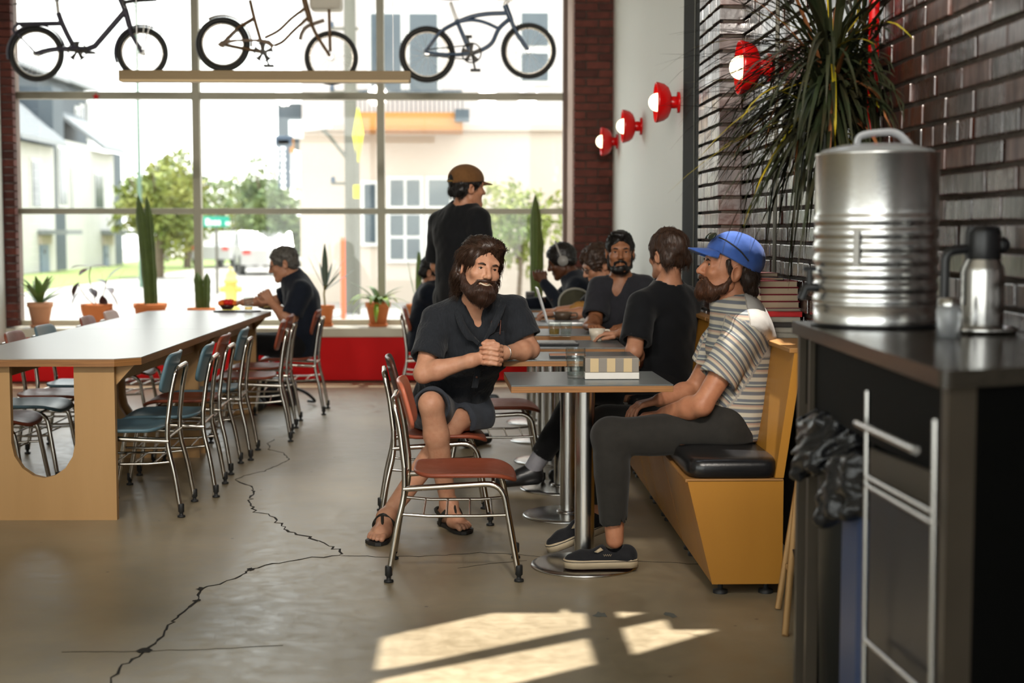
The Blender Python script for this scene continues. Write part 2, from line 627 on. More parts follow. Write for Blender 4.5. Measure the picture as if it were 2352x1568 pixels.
def floor_mat():
    m = bpy.data.materials.new('polished_concrete')
    m.use_nodes = True
    n, l = m.node_tree.nodes, m.node_tree.links
    b = n['Principled BSDF']
    tcn = n.new('ShaderNodeTexCoord')
    t1 = n.new('ShaderNodeTexNoise'); t1.inputs['Scale'].default_value = 0.9; t1.inputs['Detail'].default_value = 6
    t2 = n.new('ShaderNodeTexNoise'); t2.inputs['Scale'].default_value = 11; t2.inputs['Detail'].default_value = 8
    t2.inputs['Roughness'].default_value = 0.7
    t3 = n.new('ShaderNodeTexVoronoi'); t3.inputs['Scale'].default_value = 5.5
    for t in (t1, t2, t3):
        l.new(tcn.outputs['Object'], t.inputs['Vector'])
    r1 = n.new('ShaderNodeValToRGB')
    r1.color_ramp.elements[0].color = (*srgb('#8d7f65'), 1)
    r1.color_ramp.elements[1].color = (*srgb('#b1a286'), 1)
    r1.color_ramp.elements[0].position = 0.35
    r1.color_ramp.elements[1].position = 0.68
    l.new(t1.outputs['Fac'], r1.inputs[0])
    mx = n.new('ShaderNodeMix'); mx.data_type = 'RGBA'; mx.blend_type = 'MULTIPLY'
    mx.inputs['Factor'].default_value = 0.55
    r2 = n.new('ShaderNodeValToRGB')
    r2.color_ramp.elements[0].color = (0.62, 0.60, 0.56, 1)
    r2.color_ramp.elements[1].color = (1, 1, 1, 1)
    r2.color_ramp.elements[0].position = 0.38
    r2.color_ramp.elements[1].position = 0.6
    l.new(t2.outputs['Fac'], r2.inputs[0])
    l.new(r1.outputs[0], mx.inputs['A'])
    l.new(r2.outputs[0], mx.inputs['B'])
    # small dark specks
    r3 = n.new('ShaderNodeMapRange')
    r3.inputs['From Min'].default_value = 0.02; r3.inputs['From Max'].default_value = 0.05
    l.new(t3.outputs['Distance'], r3.inputs['Value'])
    mx2 = n.new('ShaderNodeMix'); mx2.data_type = 'RGBA'
    mx2.inputs['A'].default_value = (0.06, 0.05, 0.04, 1)
    l.new(r3.outputs[0], mx2.inputs['Factor'])
    l.new(mx.outputs['Result'], mx2.inputs['B'])
    l.new(mx2.outputs['Result'], b.inputs['Base Color'])
    rr = n.new('ShaderNodeMapRange')
    rr.inputs['From Min'].default_value = 0.3; rr.inputs['From Max'].default_value = 0.7
    rr.inputs['To Min'].default_value = 0.28; rr.inputs['To Max'].default_value = 0.48
    l.new(t2.outputs['Fac'], rr.inputs['Value'])
    l.new(rr.outputs[0], b.inputs['Roughness'])
    b.inputs['Specular IOR Level'].default_value = 0.75
    bp = n.new('ShaderNodeBump'); bp.inputs['Strength'].default_value = 0.05
    l.new(t2.outputs['Fac'], bp.inputs['Height'])
    l.new(bp.outputs[0], b.inputs['Normal'])
    return m


M['floor'] = floor_mat()

# ------------------------------------------------------------------ the room
XL, XR, YW, YG, ZC = -4.1, 1.35, 13.0, 13.4, 3.9      # left wall, right wall, window wall, glass plane, ceiling
XP_ = 1.23                                             # furred white wall and pilaster face

fl = struct(MB().boxb((XL - .2, -1.4, -.2), (XR + .2, YG, 0)).build('floor', M['floor']))

# cracks in the concrete: narrow dark grooves, slightly widening at nodes
crk = mat('floor_crack', (0.018, 0.015, 0.012), 0.9)


def crack(pts, wd, jag=0.012, seed=1):
    r = random.Random(seed)
    P = [F(x, y) for x, y in pts]
    fine = []
    for a, b in zip(P[:-1], P[1:]):
        n = max(2, int((b - a).length / 0.035))
        for k in range(n):
            q = a.lerp(b, k / n)
            fine.append(q + Vector((r.uniform(-jag, jag), r.uniform(-jag, jag) * 1.6, 0)))
    fine.append(P[-1])
    vs, fs = [], []
    for i, p in enumerate(fine):
        t = (fine[min(i + 1, len(fine) - 1)] - fine[max(0, i - 1)]).normalized()
        sd_ = Vector((-t.y, t.x, 0))
        h = wd * r.uniform(0.35, 1.25) * (0.25 if i in (0, len(fine) - 1) else 1)
        for q in (p + sd_ * h, p - sd_ * h):
            vs.append((q.x, q.y, 0.0012))
        for q in (p + sd_ * h, p - sd_ * h):
            vs.append((q.x, q.y, -0.004))
        if i:
            a, b = (i - 1) * 4, i * 4
            fs.append((a, a + 1, b + 1, b))
            fs.append((a, b, b + 2, a + 2))
            fs.append((a + 1, a + 3, b + 3, b + 1))
    MB().add(vs, fs).build('crack', crk, fl, label='dark jagged crack running across the concrete')


crack([(785, 1275), (778, 1262), (745, 1248), (708, 1232), (668, 1220), (640, 1203), (622, 1185), (588, 1175), (575, 1158),
       (575, 1140), (583, 1128), (570, 1115), (540, 1102)], 0.006, 0.014, 1)
crack([(540, 1102), (560, 1092), (605, 1082), (640, 1068), (662, 1055), (650, 1040), (618, 1033), (615, 1018), (630, 1008)], 0.0035, 0.01, 2)
crack([(785, 1275), (700, 1282), (640, 1292), (575, 1306), (540, 1330), (462, 1350), (452, 1378), (408, 1412), (380, 1450),
       (332, 1497), (285, 1528), (255, 1556), (250, 1580)], 0.005, 0.010, 3)
crack([(785, 1275), (880, 1279), (980, 1277), (1100, 1269), (1200, 1274), (1330, 1285), (1480, 1289), (1620, 1297)], 0.0022, 0.006, 4)
crack([(140, 1498), (332, 1495), (500, 1490), (650, 1482)], 0.0012, 0.003, 5)
crack([(1050, 1305), (1130, 1294), (1210, 1287)], 0.0010, 0.003, 6)
for i, (px, py, w_) in enumerate([(332, 1493, .03), (460, 1352, .022), (575, 1307, .02), (1380, 1412, .035), (1540, 1412, .03), (452, 1380, .018)]):
    c_ = F(px, py)
    n_ = 9
    rr_ = random.Random(i)
    pts_ = [(c_.x + w_ * rr_.uniform(.35, 1) * math.cos(a), c_.y + w_ * 1.6 * rr_.uniform(.35, 1) * math.sin(a), .0013)
            for a in [2 * PI * k / n_ for k in range(n_)]]
    MB().add(pts_, [tuple(range(n_))]).build('stain', crk if i not in (3, 4) else mat('floor_patch', '#6b6c66', 0.7), fl)

# ceiling with invented openings cut to shape the sun patches on floor and bench
sdir = sv / sv.z


def up_to_ceiling(p):
    q = Vector(p)
    q = q + sdir * (ZC - q.z)
    return (q.x, q.y)


holes = []
for poly in ([(877, 1464), (940, 1449), (1132, 1408), (1287, 1408), (1297, 1397), (1307, 1407), (1342, 1408), (1348, 1441), (940, 1528), (862, 1540)],
             [(865, 1563), (940, 1547), (1348, 1466), (1366, 1525), (1100, 1590), (855, 1650)],
             [(1417, 1405), (1483, 1407), (1424, 1420)],
             [(1430, 1443), (1528, 1422), (1539, 1446), (1650, 1446), (1454, 1504)]):
    holes.append([up_to_ceiling(F(x, y)) for x, y in poly])
holes.append([up_to_ceiling((x, y, 1.0)) for x, y in ((.99, 5.46), (1.22, 5.46), (1.22, 6.02), (1.06, 6.02), (1.03, 5.86), (.985, 5.80))])  # extra opening added so sun reaches the seated man's back
bm = bmesh.new()
es = []
for loop in [[(XL - .2, -1.4), (XR + .2, -1.4), (XR + .2, YG), (XL - .2, YG)]] + holes:
    vv = [bm.verts.new((x, y, ZC)) for x, y in loop]
    es += [bm.edges.new((vv[i], vv[(i + 1) % len(vv)])) for i in range(len(vv))]
bmesh.ops.triangle_fill(bm, edges=es, use_beauty=True)
bmesh.ops.solidify(bm, geom=bm.faces[:], thickness=0.02)
me = bpy.data.meshes.new('ceiling')
bm.to_mesh(me)
bm.free()
me.materials.append(M['ceilingm'])
struct(link('ceiling', me))

# back and left walls (the left wall is white plaster)
# unseen glazing in the back and left walls is added for fill light
wb = MB()
YBK0 = -1.2
wb.boxb((XL - .2, YBK0 - .2, 0), (XR + .2, YBK0, .4))
wb.boxb((XL - .2, YBK0 - .2, 3.5), (XR + .2, YBK0, ZC))
for x0_, x1_ in ((XL - .2, XL + .2), (-1.9, -1.8), (XR - .2, XR + .2)):
    wb.boxb((x0_, YBK0 - .2, .4), (x1_, YBK0, 3.5))
struct(wb.build('wall_back', M['backwall']))
w2 = MB()
w2.boxb((XL + .2, YBK0 - .11, .4), (-1.9, YBK0 - .10, 3.5))
w2.boxb((-1.8, YBK0 - .11, .4), (XR - .2, YBK0 - .10, 3.5))
struct(w2.build('fill_window_back', M['pane']))  # added back window that lets fill light in
wl = MB()
wl.boxb((XL - .2, -1.2, 0), (XL, 12.98, .5))
wl.boxb((XL - .2, -1.2, 3.4), (XL, 12.98, ZC))
wl.boxb((XL - .2, -1.2, .5), (XL, -.9, 3.4))
wl.boxb((XL - .2, 1.4, .5), (XL, 12.98, 3.4))
struct(wl.build('wall_left', M['whitewall']))
struct(MB().boxb((XL - .1, -.9, .5), (XL - .09, 1.4, 3.4)).build('fill_window_left', M['pane']))  # left window beside the camera, also added for fill

# front wall: spandrel under the window, lintel above, brick at both sides
wx0 = V(40, 484, YG).x
wx1 = V(1297, 484, YG).x
wf = MB()
wf.boxb((XL - .2, YW + .02, 0), (1.3, YG + .12, 0.40))
wf.boxb((XL - .2, YW, 3.58), (1.4, YG + .12, ZC))
wf.boxb((XL - .2, YW + .05, 0.40), (wx0 - .005, YG + .12, 3.6))
wfo = struct(wf.build('wall_front', M['mortar']))
struct(MB().boxb((XL, YW - .012, 0.015), (1.2, YW + .02, 0.405), bev=.004).build('trim_1', M['red']))
tr1 = bpy.data.objects['trim_1']
tr1['label'] = 'bright red panel under the window sill'
sl = struct(MB().boxb((XL, YW - .045, 0.405), (1.05, YG - .02, 0.485), bev=.006).build('trim_2', M['sill']))
sl['label'] = 'white painted window sill above the red panel'

# window: frame members, then one pane per light
win = thing('window_1', 'tall storefront window with three columns of panes', 'window', ((wx0 + wx1) / 2, YG, .485))
del win['category']
struct(win)
xm = [wx0, V(455, 484, YG).x, V(876, 484, YG).x, wx1]
zr = [0.485, V(700, 485, YG).z, V(700, 221, YG).z, 3.58]


def wbox(name, lo, hi, m, bev=0.004, lab=None):
    o = MB().boxb(lo, hi, bev=bev).build(name, m, win, True, lab)
    return o


for i, x in enumerate(xm):
    if i in (1, 2):
        wbox('mullion', (x - .034, YG - .05, zr[0]), (x + .034, YG + .05, zr[3]), M['frame'])
wbox('jamb', (xm[0] - .055, YG - .06, zr[0]), (xm[0] + .025, YG + .06, zr[3]), M['framebrown'], lab='brown frame post at the left end of the window')
wbox('jamb', (xm[3] - .02, YG - .06, zr[0]), (xm[3] + .045, YG + .06, zr[3]), M['framebrown'])
for z, h in ((zr[0] + .02, .03), (zr[1], .026), (zr[2], .032), (zr[3] - .03, .03)):
    for i in range(3):
        a = xm[i] + (.030 if i else .025)
        b = xm[i + 1] - (.030 if i < 2 else .02)
        wbox('transom', (a, YG - .045, z - h), (b, YG + .045, z + h), M['frame'])
for i in range(3):
    for j in range(3):
        MB().boxb((xm[i] + .01, YG - .004, zr[j] + .01), (xm[i + 1] - .01, YG + .004, zr[j + 1] - .01)).build('pane', M['pane'], win, True)
# small red star stuck on the upper transom
p = V(220, 222, YG - .055)
st = [(p.x + .035 * (1 if k % 2 == 0 else .45) * math.sin(k * PI / 5), p.y, p.z + .035 * (1 if k % 2 == 0 else .45) * math.cos(k * PI / 5)) for k in range(10)]
tag(MB().prism(st, (0, .01, 0)).build('star_ornament', M['redgloss']), 'tiny red star stuck on the upper window bar', 'ornament')


# ---- bricks
def brick_mesh(sx, sy, sz, name, m, jit=0.0, seed=0):
    b = MB().box((0, 0, 0), (sx, sy, sz), bev=min(sx, sy, sz) * 0.07)
    me_ = b.mesh(name)
    me_.materials.append(m)
    return me_


def add_bricks(parent, meshes, spots, limit, keyf, stuff_name='brick_rest'):
    spots = sorted(spots, key=keyf)
    r = random.Random(len(spots))
    for i, (c, k) in enumerate(spots[:limit]):
        o = bpy.data.objects.new('brick', meshes[k])
        C.objects.link(o)
        o.parent = parent
        o.location = c
        o.rotation_euler = (r.uniform(-.012, .012), r.uniform(-.02, .02), r.uniform(-.02, .02))
    if len(spots) > limit:
        mb = MB()
        for c, k in spots[limit:]:
            me_ = meshes[k]
            R = Euler((r.uniform(-.012, .012), r.uniform(-.02, .02), r.uniform(-.02, .02))).to_matrix()
            mb.add([R @ v.co + Vector(c) for v in me_.vertices], [tuple(p_.vertices) for p_ in me_.polygons])
        o = mb.build(stuff_name, meshes[0].materials[0], parent)
        o['kind'] = 'stuff'


wr = MB()
wr.boxb((XR - .004, -1.2, 0), (XR + .2, 7.25, ZC))
wr.boxb((XR - .004, 7.0, 0), (XR + .2, YG, ZC))
wro = struct(wr.build('wall_right', M['mortar']))
bk = [brick_mesh(.10, L, .0575, 'brick', M['brick']) for L in (.199, .093)]
spots = []
r_ = random.Random(3)
row = 0
z = 0.80
while z < 2.75:
    y = 3.0 + (0.107 if row % 2 else 0.0)
    if row % 6 == 5:      # header course
        y = 3.0
        while y < 7.2:
            spots.append(((XR - .002 + .036 + r_.uniform(-.005, .005), y + .05, z + .03), 1))
            y += .1085
    else:
        while y < 7.2:
            spots.append(((XR - .002 + .036 + r_.uniform(-.006, .006), y + .1025, z + .03), 0))
            y += .217
    z += .0715
    row += 1
add_bricks(wro, bk, spots, 300, lambda s: s[0][1] + abs(s[0][2] - 1.6) * .8)

pil = struct(MB().boxb((XP_ + .012, 7.21, 0), (XR, 7.82, ZC)).build('wall_pilaster', M['mortar']))
spots = []
z = 0.80
row = 0
while z < 2.75:
    y = 7.2 if row % 2 == 0 else 7.2 - .001
    ls = [.205, .205, .205] if row % 2 == 0 else [.098, .205, .205, .098]
    for L in ls:
        spots.append(((XP_ + .05, y + L / 2, z + .03), 0 if L > .15 else 1))
        y += L + .0095
    z += .0715
    row += 1
bk2 = [brick_mesh(.115, L, .0575, 'brick', M['brick']) for L in (.202, .095)]
add_bricks(pil, bk2, spots, 300, lambda s: s[0][1])

# dark flush strip and the white furred wall
dk = struct(MB().boxb((XP_, 7.86, 0), (XR, 8.46, ZC)).build('wall_strip', M['darkpaint']))
dk['label'] = 'dark painted strip of wall between the brick and the white panel'
ww = struct(MB().boxb((XP_, 8.46, 0), (XR, 12.62, ZC)).build('wall_panel', M['whitewall']))
ww['label'] = 'tall white painted wall panel that carries the red lamps'

# brick pier right of the window and the brick strip at its left
pier = struct(MB().boxb((.905, 12.615, 0), (1.5, YG + .1, ZC)).build('wall_pier', M['mortar']))
bk3 = [brick_mesh(L, .09, .060, 'brick', M['brickred']) for L in (.20, .095)]
spots = []
z = .40
row = 0
while z < 3.62:
    x = .895
    ls = [.20, .20] if row % 2 == 0 else [.095, .20, .095]
    for L in ls:
        spots.append(((x + L / 2, 12.645, z + .03), 0 if L > .15 else 1))
        x += L + .011
    z += .0705
    row += 1
add_bricks(pier, bk3, spots, 300, lambda s: s[0][2])
# return of the pier (pale, faces the glass)
MB().boxb((.885, 12.66, .49), (.905, YG - .05, 3.6)).build('reveal', mat('pale_plaster', '#b59a8c', .8, var=.4, vscale=8), pier, label='pale plaster reveal beside the window')
spots = []
z = .50
row = 0
while z < 3.58:
    spots.append(((XL + .045, YW + .06, z + .03), 1))
    z += .0705
    row += 1
bk4 = [brick_mesh(.2, .09, .06, 'brick', M['brickred']), brick_mesh(.10, .09, .060, 'brick', M['brickred'])]
add_bricks(wfo, bk4, spots, 300, lambda s: s[0][2])

# unseen ceiling track with spot heads, added as frontal fill light
trk = thing('fill_light_track', 'black ceiling track with four spot heads near the front of the room', 'lamp', (-.8, 1.3, ZC - .03))
MB().boxb((-3.6, 1.27, ZC - .03), (1.2, 1.33, ZC - .002)).build('rail', M['blackp'], trk, True)


def spot(x, aim, watt):
    p = Vector((x, 1.3, ZC - .22))
    d = (Vector(aim) - p).normalized()
    MB().cyl((x, 1.3, ZC - .03), (x, 1.3, ZC - .16), .010, n=8).build('stem', M['blackp'], trk, True)
    MB().lathe([(.0, -.07), (.035, -.07), (.055, -.04), (.060, .07), (.056, .07), (.05, -.03), (0, -.04)], p, 20, axis=d).build('fill_spot_head', M['blackp'], trk, True, fixn=True)
    l_ = bpy.data.lights.new('fill_spot_lamp', 'SPOT')
    l_.energy = watt
    l_.color = (1.0, .92, .82)
    l_.spot_size = math.radians(60)
    l_.spot_blend = .8
    l_.shadow_soft_size = .16
    o_ = bpy.data.objects.new('fill_spot_lamp', l_)
    C.objects.link(o_)
    o_.location = p + d * .08
    o_.rotation_euler = d.to_track_quat('-Z', 'Y').to_euler()


spot(-3.2, (-2.0, 11.0, 1.0), 105)
spot(-1.6, (-.6, 12.0, 1.3), 165)
spot(.3, (.35, 9.0, .9), 225)
spot(1.0, (.75, 10.0, 1.3), 215)

# ------------------------------------------------------------------ outside
ZG = -0.12
gr = MB().boxb((-60, YG + .12, ZG - .3), (60, 120, ZG)).build('street_ground', M['conc_out'])
gr['kind'] = 'structure'
gr['label'] = 'sunlit pavement and street outside the window'
MB().boxb((-60, 21, ZG), (60, 27.5, ZG + .004)).build('roadway', M['asphalt'], gr)
MB().boxb((-9.4, 30, ZG), (-4.4, 100, ZG + .006)).build('roadway', M['asphalt'], gr)
MB().boxb((-16, 30, ZG), (-10.6, 100, ZG + .02)).build('verge', M['grass'], gr, label='strip of green grass beyond the street')


def tree(c, h, rw, rh, lab, m, seed, n=2600, leaf=.16, trunk=.16):
    r = np.random.default_rng(seed)
    c = Vector(c)
    t = thing('tree', lab, 'tree', c, 0, 'trees across the street')
    tb = MB()
    tb.tube([(0, 0, 0), (.05, 0, h * .35), (0, .05, h * .6)], [trunk, trunk * .8, trunk * .5], 8)
    for k in range(5):
        a = k * 1.26 + seed
        tb.tube([(0, 0, h * .38), (math.cos(a) * rw * .3, math.sin(a) * rw * .3, h * .6), (math.cos(a) * rw * .55, math.sin(a) * rw * .55, h * .78)],
                [trunk * .45, trunk * .3, trunk * .1], 6)
    tb.build('trunk', M['bark'], t)
    nb = 26
    cen = r.normal(size=(nb, 3))
    cen /= np.linalg.norm(cen, axis=1)[:, None]
    cen *= r.uniform(.25, .85, (nb, 1))
    cen = cen * [rw, rw, rh] + [0, 0, h - rh]
    vs, fs = [], []
    idx = r.integers(0, nb, n)
    d = r.normal(size=(n, 3))
    d /= np.linalg.norm(d, axis=1)[:, None]
    p = cen[idx] + d * rw * .34 * r.uniform(.5, 1, (n, 1))
    for i in range(n):
        u = Vector(r.normal(size=3)).normalized() * leaf
        w_ = Vector(r.normal(size=3)).normalized() * leaf * .8
        q = Vector(p[i])
        k = len(vs)
        vs += [q - u, q + w_ * .6, q + u, q - w_ * .6]
        fs.append((k, k + 1, k + 2, k + 3))
    o = MB().add(vs, fs, True).build('foliage', m, t)
    return t


def ground_at(px, Y):
    q = V(px, 600, Y)
    return Vector((q.x, Y, ZG))


tree(ground_at(365, 46), 4.2, 1.75, 1.9, 'round green tree outside beside the grey townhouse', M['treeleaf'], 1)
tree(ground_at(430, 58), 4.6, 2.0, 2.2, 'dark green tree outside behind the tall cactus', M['treeleaf2'], 2)
tree(ground_at(612, 60), 5.1, 1.4, 2.6, 'tall airy tree left of the hanging shop sign', M['treeleaf2'], 3, n=1500)
tree(ground_at(540, 75), 4.3, 3.2, 1.8, 'low yellow-green tree beyond the green street sign', M['treeleaf'], 4)
tree(ground_at(655, 50), 3.0, 1.5, 1.5, 'bushy tree against the corner of the pale building', M['treeleaf2'], 5)
tree(ground_at(1190, 27), 2.5, .95, 1.05, 'small leafy street tree in front of the pale facade', M['treeleaf'], 6, n=1300, leaf=.09, trunk=.05)


# ---- townhouses at the left: facades in the plane X = XH, facing the street (+X)
XH = -15.0


def house(px0, px1, y_eave, y_base, lab, white=True, gable=False, top=None, wins=(), dep=1.35):
    """block whose street face spans the photo columns px0..px1"""
    def PX(px, py):
        d = ray(px, py)
        return _o + d * (XH / d.x)
    a, b = PX(px0, 540), PX(px1, 540)
    zt = PX(px0, y_eave).z
    t = thing('townhouse', lab, 'building', (XH, (a.y + b.y) / 2, ZG), 0, 'townhouses across the street')
    m = M['housewhite'] if white else M['housegrey']
    MB().boxb((XH - dep, a.y + .01, ZG), (XH, b.y - .01, zt)).build('wall', m, t, True)
    if top:
        MB().prism([(XH + .5, a.y + .02, zt), (XH + .5, b.y - .02, zt), (XH - dep, b.y - .02, zt + top), (XH - dep, a.y + .02, zt + top)], (0, 0, .15)).build('roof', M['metalroof'], t, True)
        n = 14
        for k in range(n):
            y = a.y + .05 + (b.y - a.y - .1) * (k + .5) / n
            MB().tube([(XH + .5, y, zt + .15), (XH - dep, y, zt + top + .15)], .04, 5).build('seam', M['metalroof'], t, True)
    for (wx0_, wy0, wx1_, wy1, kind) in wins:
        p0, p1 = PX(wx0_, wy0), PX(wx1_, wy1)
        lo = (XH - .05, min(p0.y, p1.y), min(p0.z, p1.z))
        hi = (XH + .05, max(p0.y, p1.y), max(p0.z, p1.z))
        if kind == 'w':
            f_ = MB().boxb((lo[0], lo[1] - .12, lo[2] - .12), (hi[0], hi[1] + .12, hi[2] + .12)).build('window', M['wintrim'], t, True)
            MB().boxb(lo, (hi[0] + .03, hi[1], hi[2])).build('pane', M['winglass'], f_, True)
        elif kind == 'd':
            f_ = MB().boxb(lo, (hi[0] + .02, hi[1], hi[2])).build('door', mat('grey_door', '#6b7c8c', .5), t, True)
            MB().boxb((lo[0], lo[1] + .3, lo[2] + .9), (hi[0] + .05, lo[1] + .42, lo[2] + 1.05)).build('door_handle', M['blackp'], f_, True)
        elif kind == 'c':
            MB().boxb(lo, (hi[0] + 1.0, hi[1], hi[2])).build('canopy', M['metalroof'], t, True)
        elif kind == 'g':
            MB().boxb(lo, (hi[0] + .25, hi[1], hi[2])).build('recess_panel', M['housegrey'], t, True)
        elif kind == 'b':
            MB().boxb(lo, (hi[0] + .03, hi[1], hi[2])).build('tan_panel', M['stucco2'], t, True)
    return t


house(20, 128, 318, 640, 'white townhouse wing with seamed metal roof at far left', True, top=1.6,
      wins=[(70, 370, 91, 475, 'w'), (86, 528, 122, 538, 'c'), (88, 540, 115, 560, 'b'), (90, 562, 110, 640, 'd')])
house(128, 152, 200, 640, 'narrow grey townhouse bay between two white wings', False,
      wins=[(131, 340, 150, 470, 'w')])
house(152, 213, 322, 640, 'plain white townhouse front in the middle of the row', True, wins=[(160, 385, 163, 480, 'w')])
house(213, 264, 345, 640, 'white townhouse wing beside the round tree', True, top=1.4,
      wins=[(215, 400, 234, 478, 'w'), (232, 528, 262, 538, 'c'), (234, 540, 258, 562, 'b'), (236, 562, 248, 640, 'd')])
house(264, 282, 352, 640, 'slim grey townhouse end wall beside the round tree', False)
# dark upper storeys set back behind the white wings
XH = -16.5
house(20, 140, 150, 300, 'dark grey upper storey above the far left white wing', False, top=.8, dep=5)
house(140, 208, 190, 320, 'grey upper storey with white window band and low roof', False, top=.5, dep=5,
      wins=[(172, 250, 180, 285, 'w'), (184, 245, 190, 282, 'w'), (198, 238, 206, 320, 'w')])
XH = -15.0

# ---- pale building across the street, parallel to the window
YB = 30.0


def BP(px, py, y=YB):
    return V(px, py, y)


bld = thing('apartment_building', 'pale apartment building across the street with orange timber balcony', 'building', (1.5, YB, ZG))
MB().boxb((BP(690, 500).x, YB, ZG), (9, YB + 8, BP(700, 290).z)).build('wall', M['stucco2'], bld, True)
MB().boxb((BP(692, 100).x, YB - .05, BP(700, 290).z), (9, YB + 8, 9.5)).build('wall', M['stucco'], bld, True)
MB().boxb((BP(690, 300).x - .02, YB - .14, BP(700, 300).z), (9, YB, BP(700, 286).z)).build('ledge', M['stucco2'], bld, True)


def bwin(x0, y0, x1, y1, nx=1, ny=1, trim=.045, sill=False):
    a, b = BP(x0, y1), BP(x1, y0)
    f_ = MB().boxb((a.x - trim, YB - .09, a.z - trim), (b.x + trim, YB + .02, b.z + trim)).build('window', M['wintrim'], bld, True)
    dx, dz = (b.x - a.x) / nx, (b.z - a.z) / ny
    for i in range(nx):
        for j in range(ny):
            MB().boxb((a.x + dx * i + .03, YB - .11, a.z + dz * j + .03), (a.x + dx * (i + 1) - .03, YB - .085, a.z + dz * (j + 1) - .03)).build('pane', M['winglass'], f_, True)


bwin(850, 30, 924, 215, 1, 1)
bwin(938, 30, 1008, 215, 1, 1)
bwin(1194, 28, 1262, 110, 1, 1)
bwin(1194, 120, 1262, 190, 1, 1)
bwin(894, 410, 968, 476, 2, 1)
bwin(982, 410, 1036, 476, 1, 1)
bwin(894, 490, 968, 598, 2, 2)
bwin(982, 490, 1036, 598, 1, 2)
bwin(835, 420, 866, 560, 1, 1)
# balcony
q0, q1 = BP(795, 290, YB - 1.4), BP(1062, 258, YB - 1.4)
bal = MB().boxb((q0.x, YB - 1.4, q0.z), (q1.x, YB, q1.z)).build('balcony', M['balcony'], bld, True, 'orange timber balcony edge')
MB().boxb((q0.x, YB - 1.38, q0.z - .06), (q1.x, YB, q0.z)).build('balcony_soffit', mat('balcony_soffit', '#b87a3a', .7), bal, True)
zr_ = BP(900, 212, YB - 1.4).z
for k in range(26):
    x = q0.x + (q1.x - q0.x) * k / 25
    MB().cyl((x, YB - 1.36, q1.z), (x, YB - 1.36, zr_), .012, n=5).build('baluster', M['housegrey'], bal, True)
MB().boxb((q0.x, YB - 1.4, zr_), (q1.x, YB - 1.34, zr_ + .05)).build('rail', M['housegrey'], bal, True)
p = BP(1045, 265, YB - 1.5)
MB().boxb((p.x, YB - 1.55, p.z - .12), (p.x + .28, YB - 1.38, p.z + .12)).build('lamp_box', M['housegrey'], bal, True)

# hanging vertical shop sign at the corner
sg = thing('shop_sign', 'tall narrow shop sign with stacked white letters on the corner', 'sign', V(652, 430, 29))
a, b = V(641, 432, 29), V(665, 322, 29)
MB().boxb((a.x, 28.9, a.z), (b.x, 29.1, b.z)).build('board', M['signdark'], sg, True)
q = V(653, 325, 29)
MB().box((q.x, 29, q.z), (.34, .2, .22), bev=.04).build('head_box', M['signdark'], sg, True)
MB().box((V(668, 335, 29).x, 29, V(668, 335, 29).z), (.12, .14, .28)).build('bracket', M['balcony'], sg, True)
# the lettering is too blurred to read in the photo: pale blocks of uneven width stand for the letters
for k in range(8):
    w_ = (.105, .09, .11, .08, .10, .095, .11, .085)[k]
    z_ = b.z - .1 - (k + 1) * .108
    xm_ = a.x + .1
    MB().box((xm_, 28.885, z_ + .04), (w_, .02, .074), bev=.008).build('letter', M['signwhite'], sg, True)
# dark block and white box signs above and beside it
MB().boxb((V(640, 330, 30.6).x, 30.5, V(640, 326, 30.6).z), (V(692, 240, 30.6).x, 34, V(640, 238, 30.6).z)).build('corner_block', M['housegrey'], bld, True, 'dark grey projecting corner block')
for (x0, y0, x1, y1, lb) in ((663, 352, 690, 392, 'white blank sign panel directly right of the stacked letters'), (663, 396, 690, 430, 'white blank lower sign panel beside the stacked letters'),
                             (664, 276, 696, 318, 'white box sign above the shop sign')):
    q, q2 = V(x0, y1, 29.3), V(x1, y0, 29.3)
    tag(MB().boxb((q.x, 29.25, q.z), (q2.x, 29.4, q2.z), bev=.02).build('sign_panel', M['signwhite']), lb, 'sign')

# utility pole with insulators, yellow diamond sign seen edge-on, orange marker
up_ = V(808, 600, 26)
pole = thing('utility_pole', 'weathered grey utility pole outside in front of the pale building', 'pole', (up_.x, 26, ZG))
MB().cyl((0, 0, 0), (0, 0, 9), .12, .10, 14).build('shaft', M['polegrey'], pole)
for zz in (2.3, 3.9, 5.0):
    MB().box((-.1, 0, zz), (.5, .06, .05)).build('bracket', M['polegrey'], pole)
    MB().cyl((-.32, 0, zz + .02), (-.32, 0, zz + .12), .05, .035).build('insulator', M['signdark'], pole)
q = V(770, 285, 25.8)
MB().tube([(0, -.05, q.z - .55), (-.35, -.1, q.z - .1), (-.5, -.1, q.z + .05)], .035, 8).build('lamp_arm', M['polegrey'], pole)
MB().box((-.55, -.1, q.z + .06), (.5, .16, .09), rot=(0, -.1, 0), bev=.03).build('lamp_head', M['alu'], pole)
sx = V(821, 310, 25.5)
sgn = thing('warning_sign', 'narrow yellow diamond warning sign beside the utility pole', 'sign', (sx.x, 25.5, ZG))
h_ = (V(821, 268, 25.5).z - V(821, 392, 25.5).z) / 2
MB().prism([(-.10, .2, sx.z - ZG), (0, 0, sx.z + h_ - ZG), (.10, -.2, sx.z - ZG), (0, 0, sx.z - h_ - ZG)], (.02, .008, 0)).build('diamond_plate', M['signyellow'], sgn)
q, q2 = V(812, 455, 25.5), V(828, 425, 25.5)
MB().boxb((q.x - sx.x, -.01, q.z - ZG), (q2.x - sx.x, .01, q2.z - ZG)).build('lower_plate', M['signyellow'], sgn)
MB().cyl((0, .03, 0), (0, .03, sx.z + .1), .03, n=8).build('post', M['polegrey'], sgn)
q, q2 = V(787, 735, 24), V(787, 545, 24)
MBo = MB().cyl((q2.x, 24, ZG), (q2.x, 24, q2.z), .04, n=10)
tag(MBo.build('marker_post', M['orange']), 'orange-red marker post left of the utility pole', 'post')

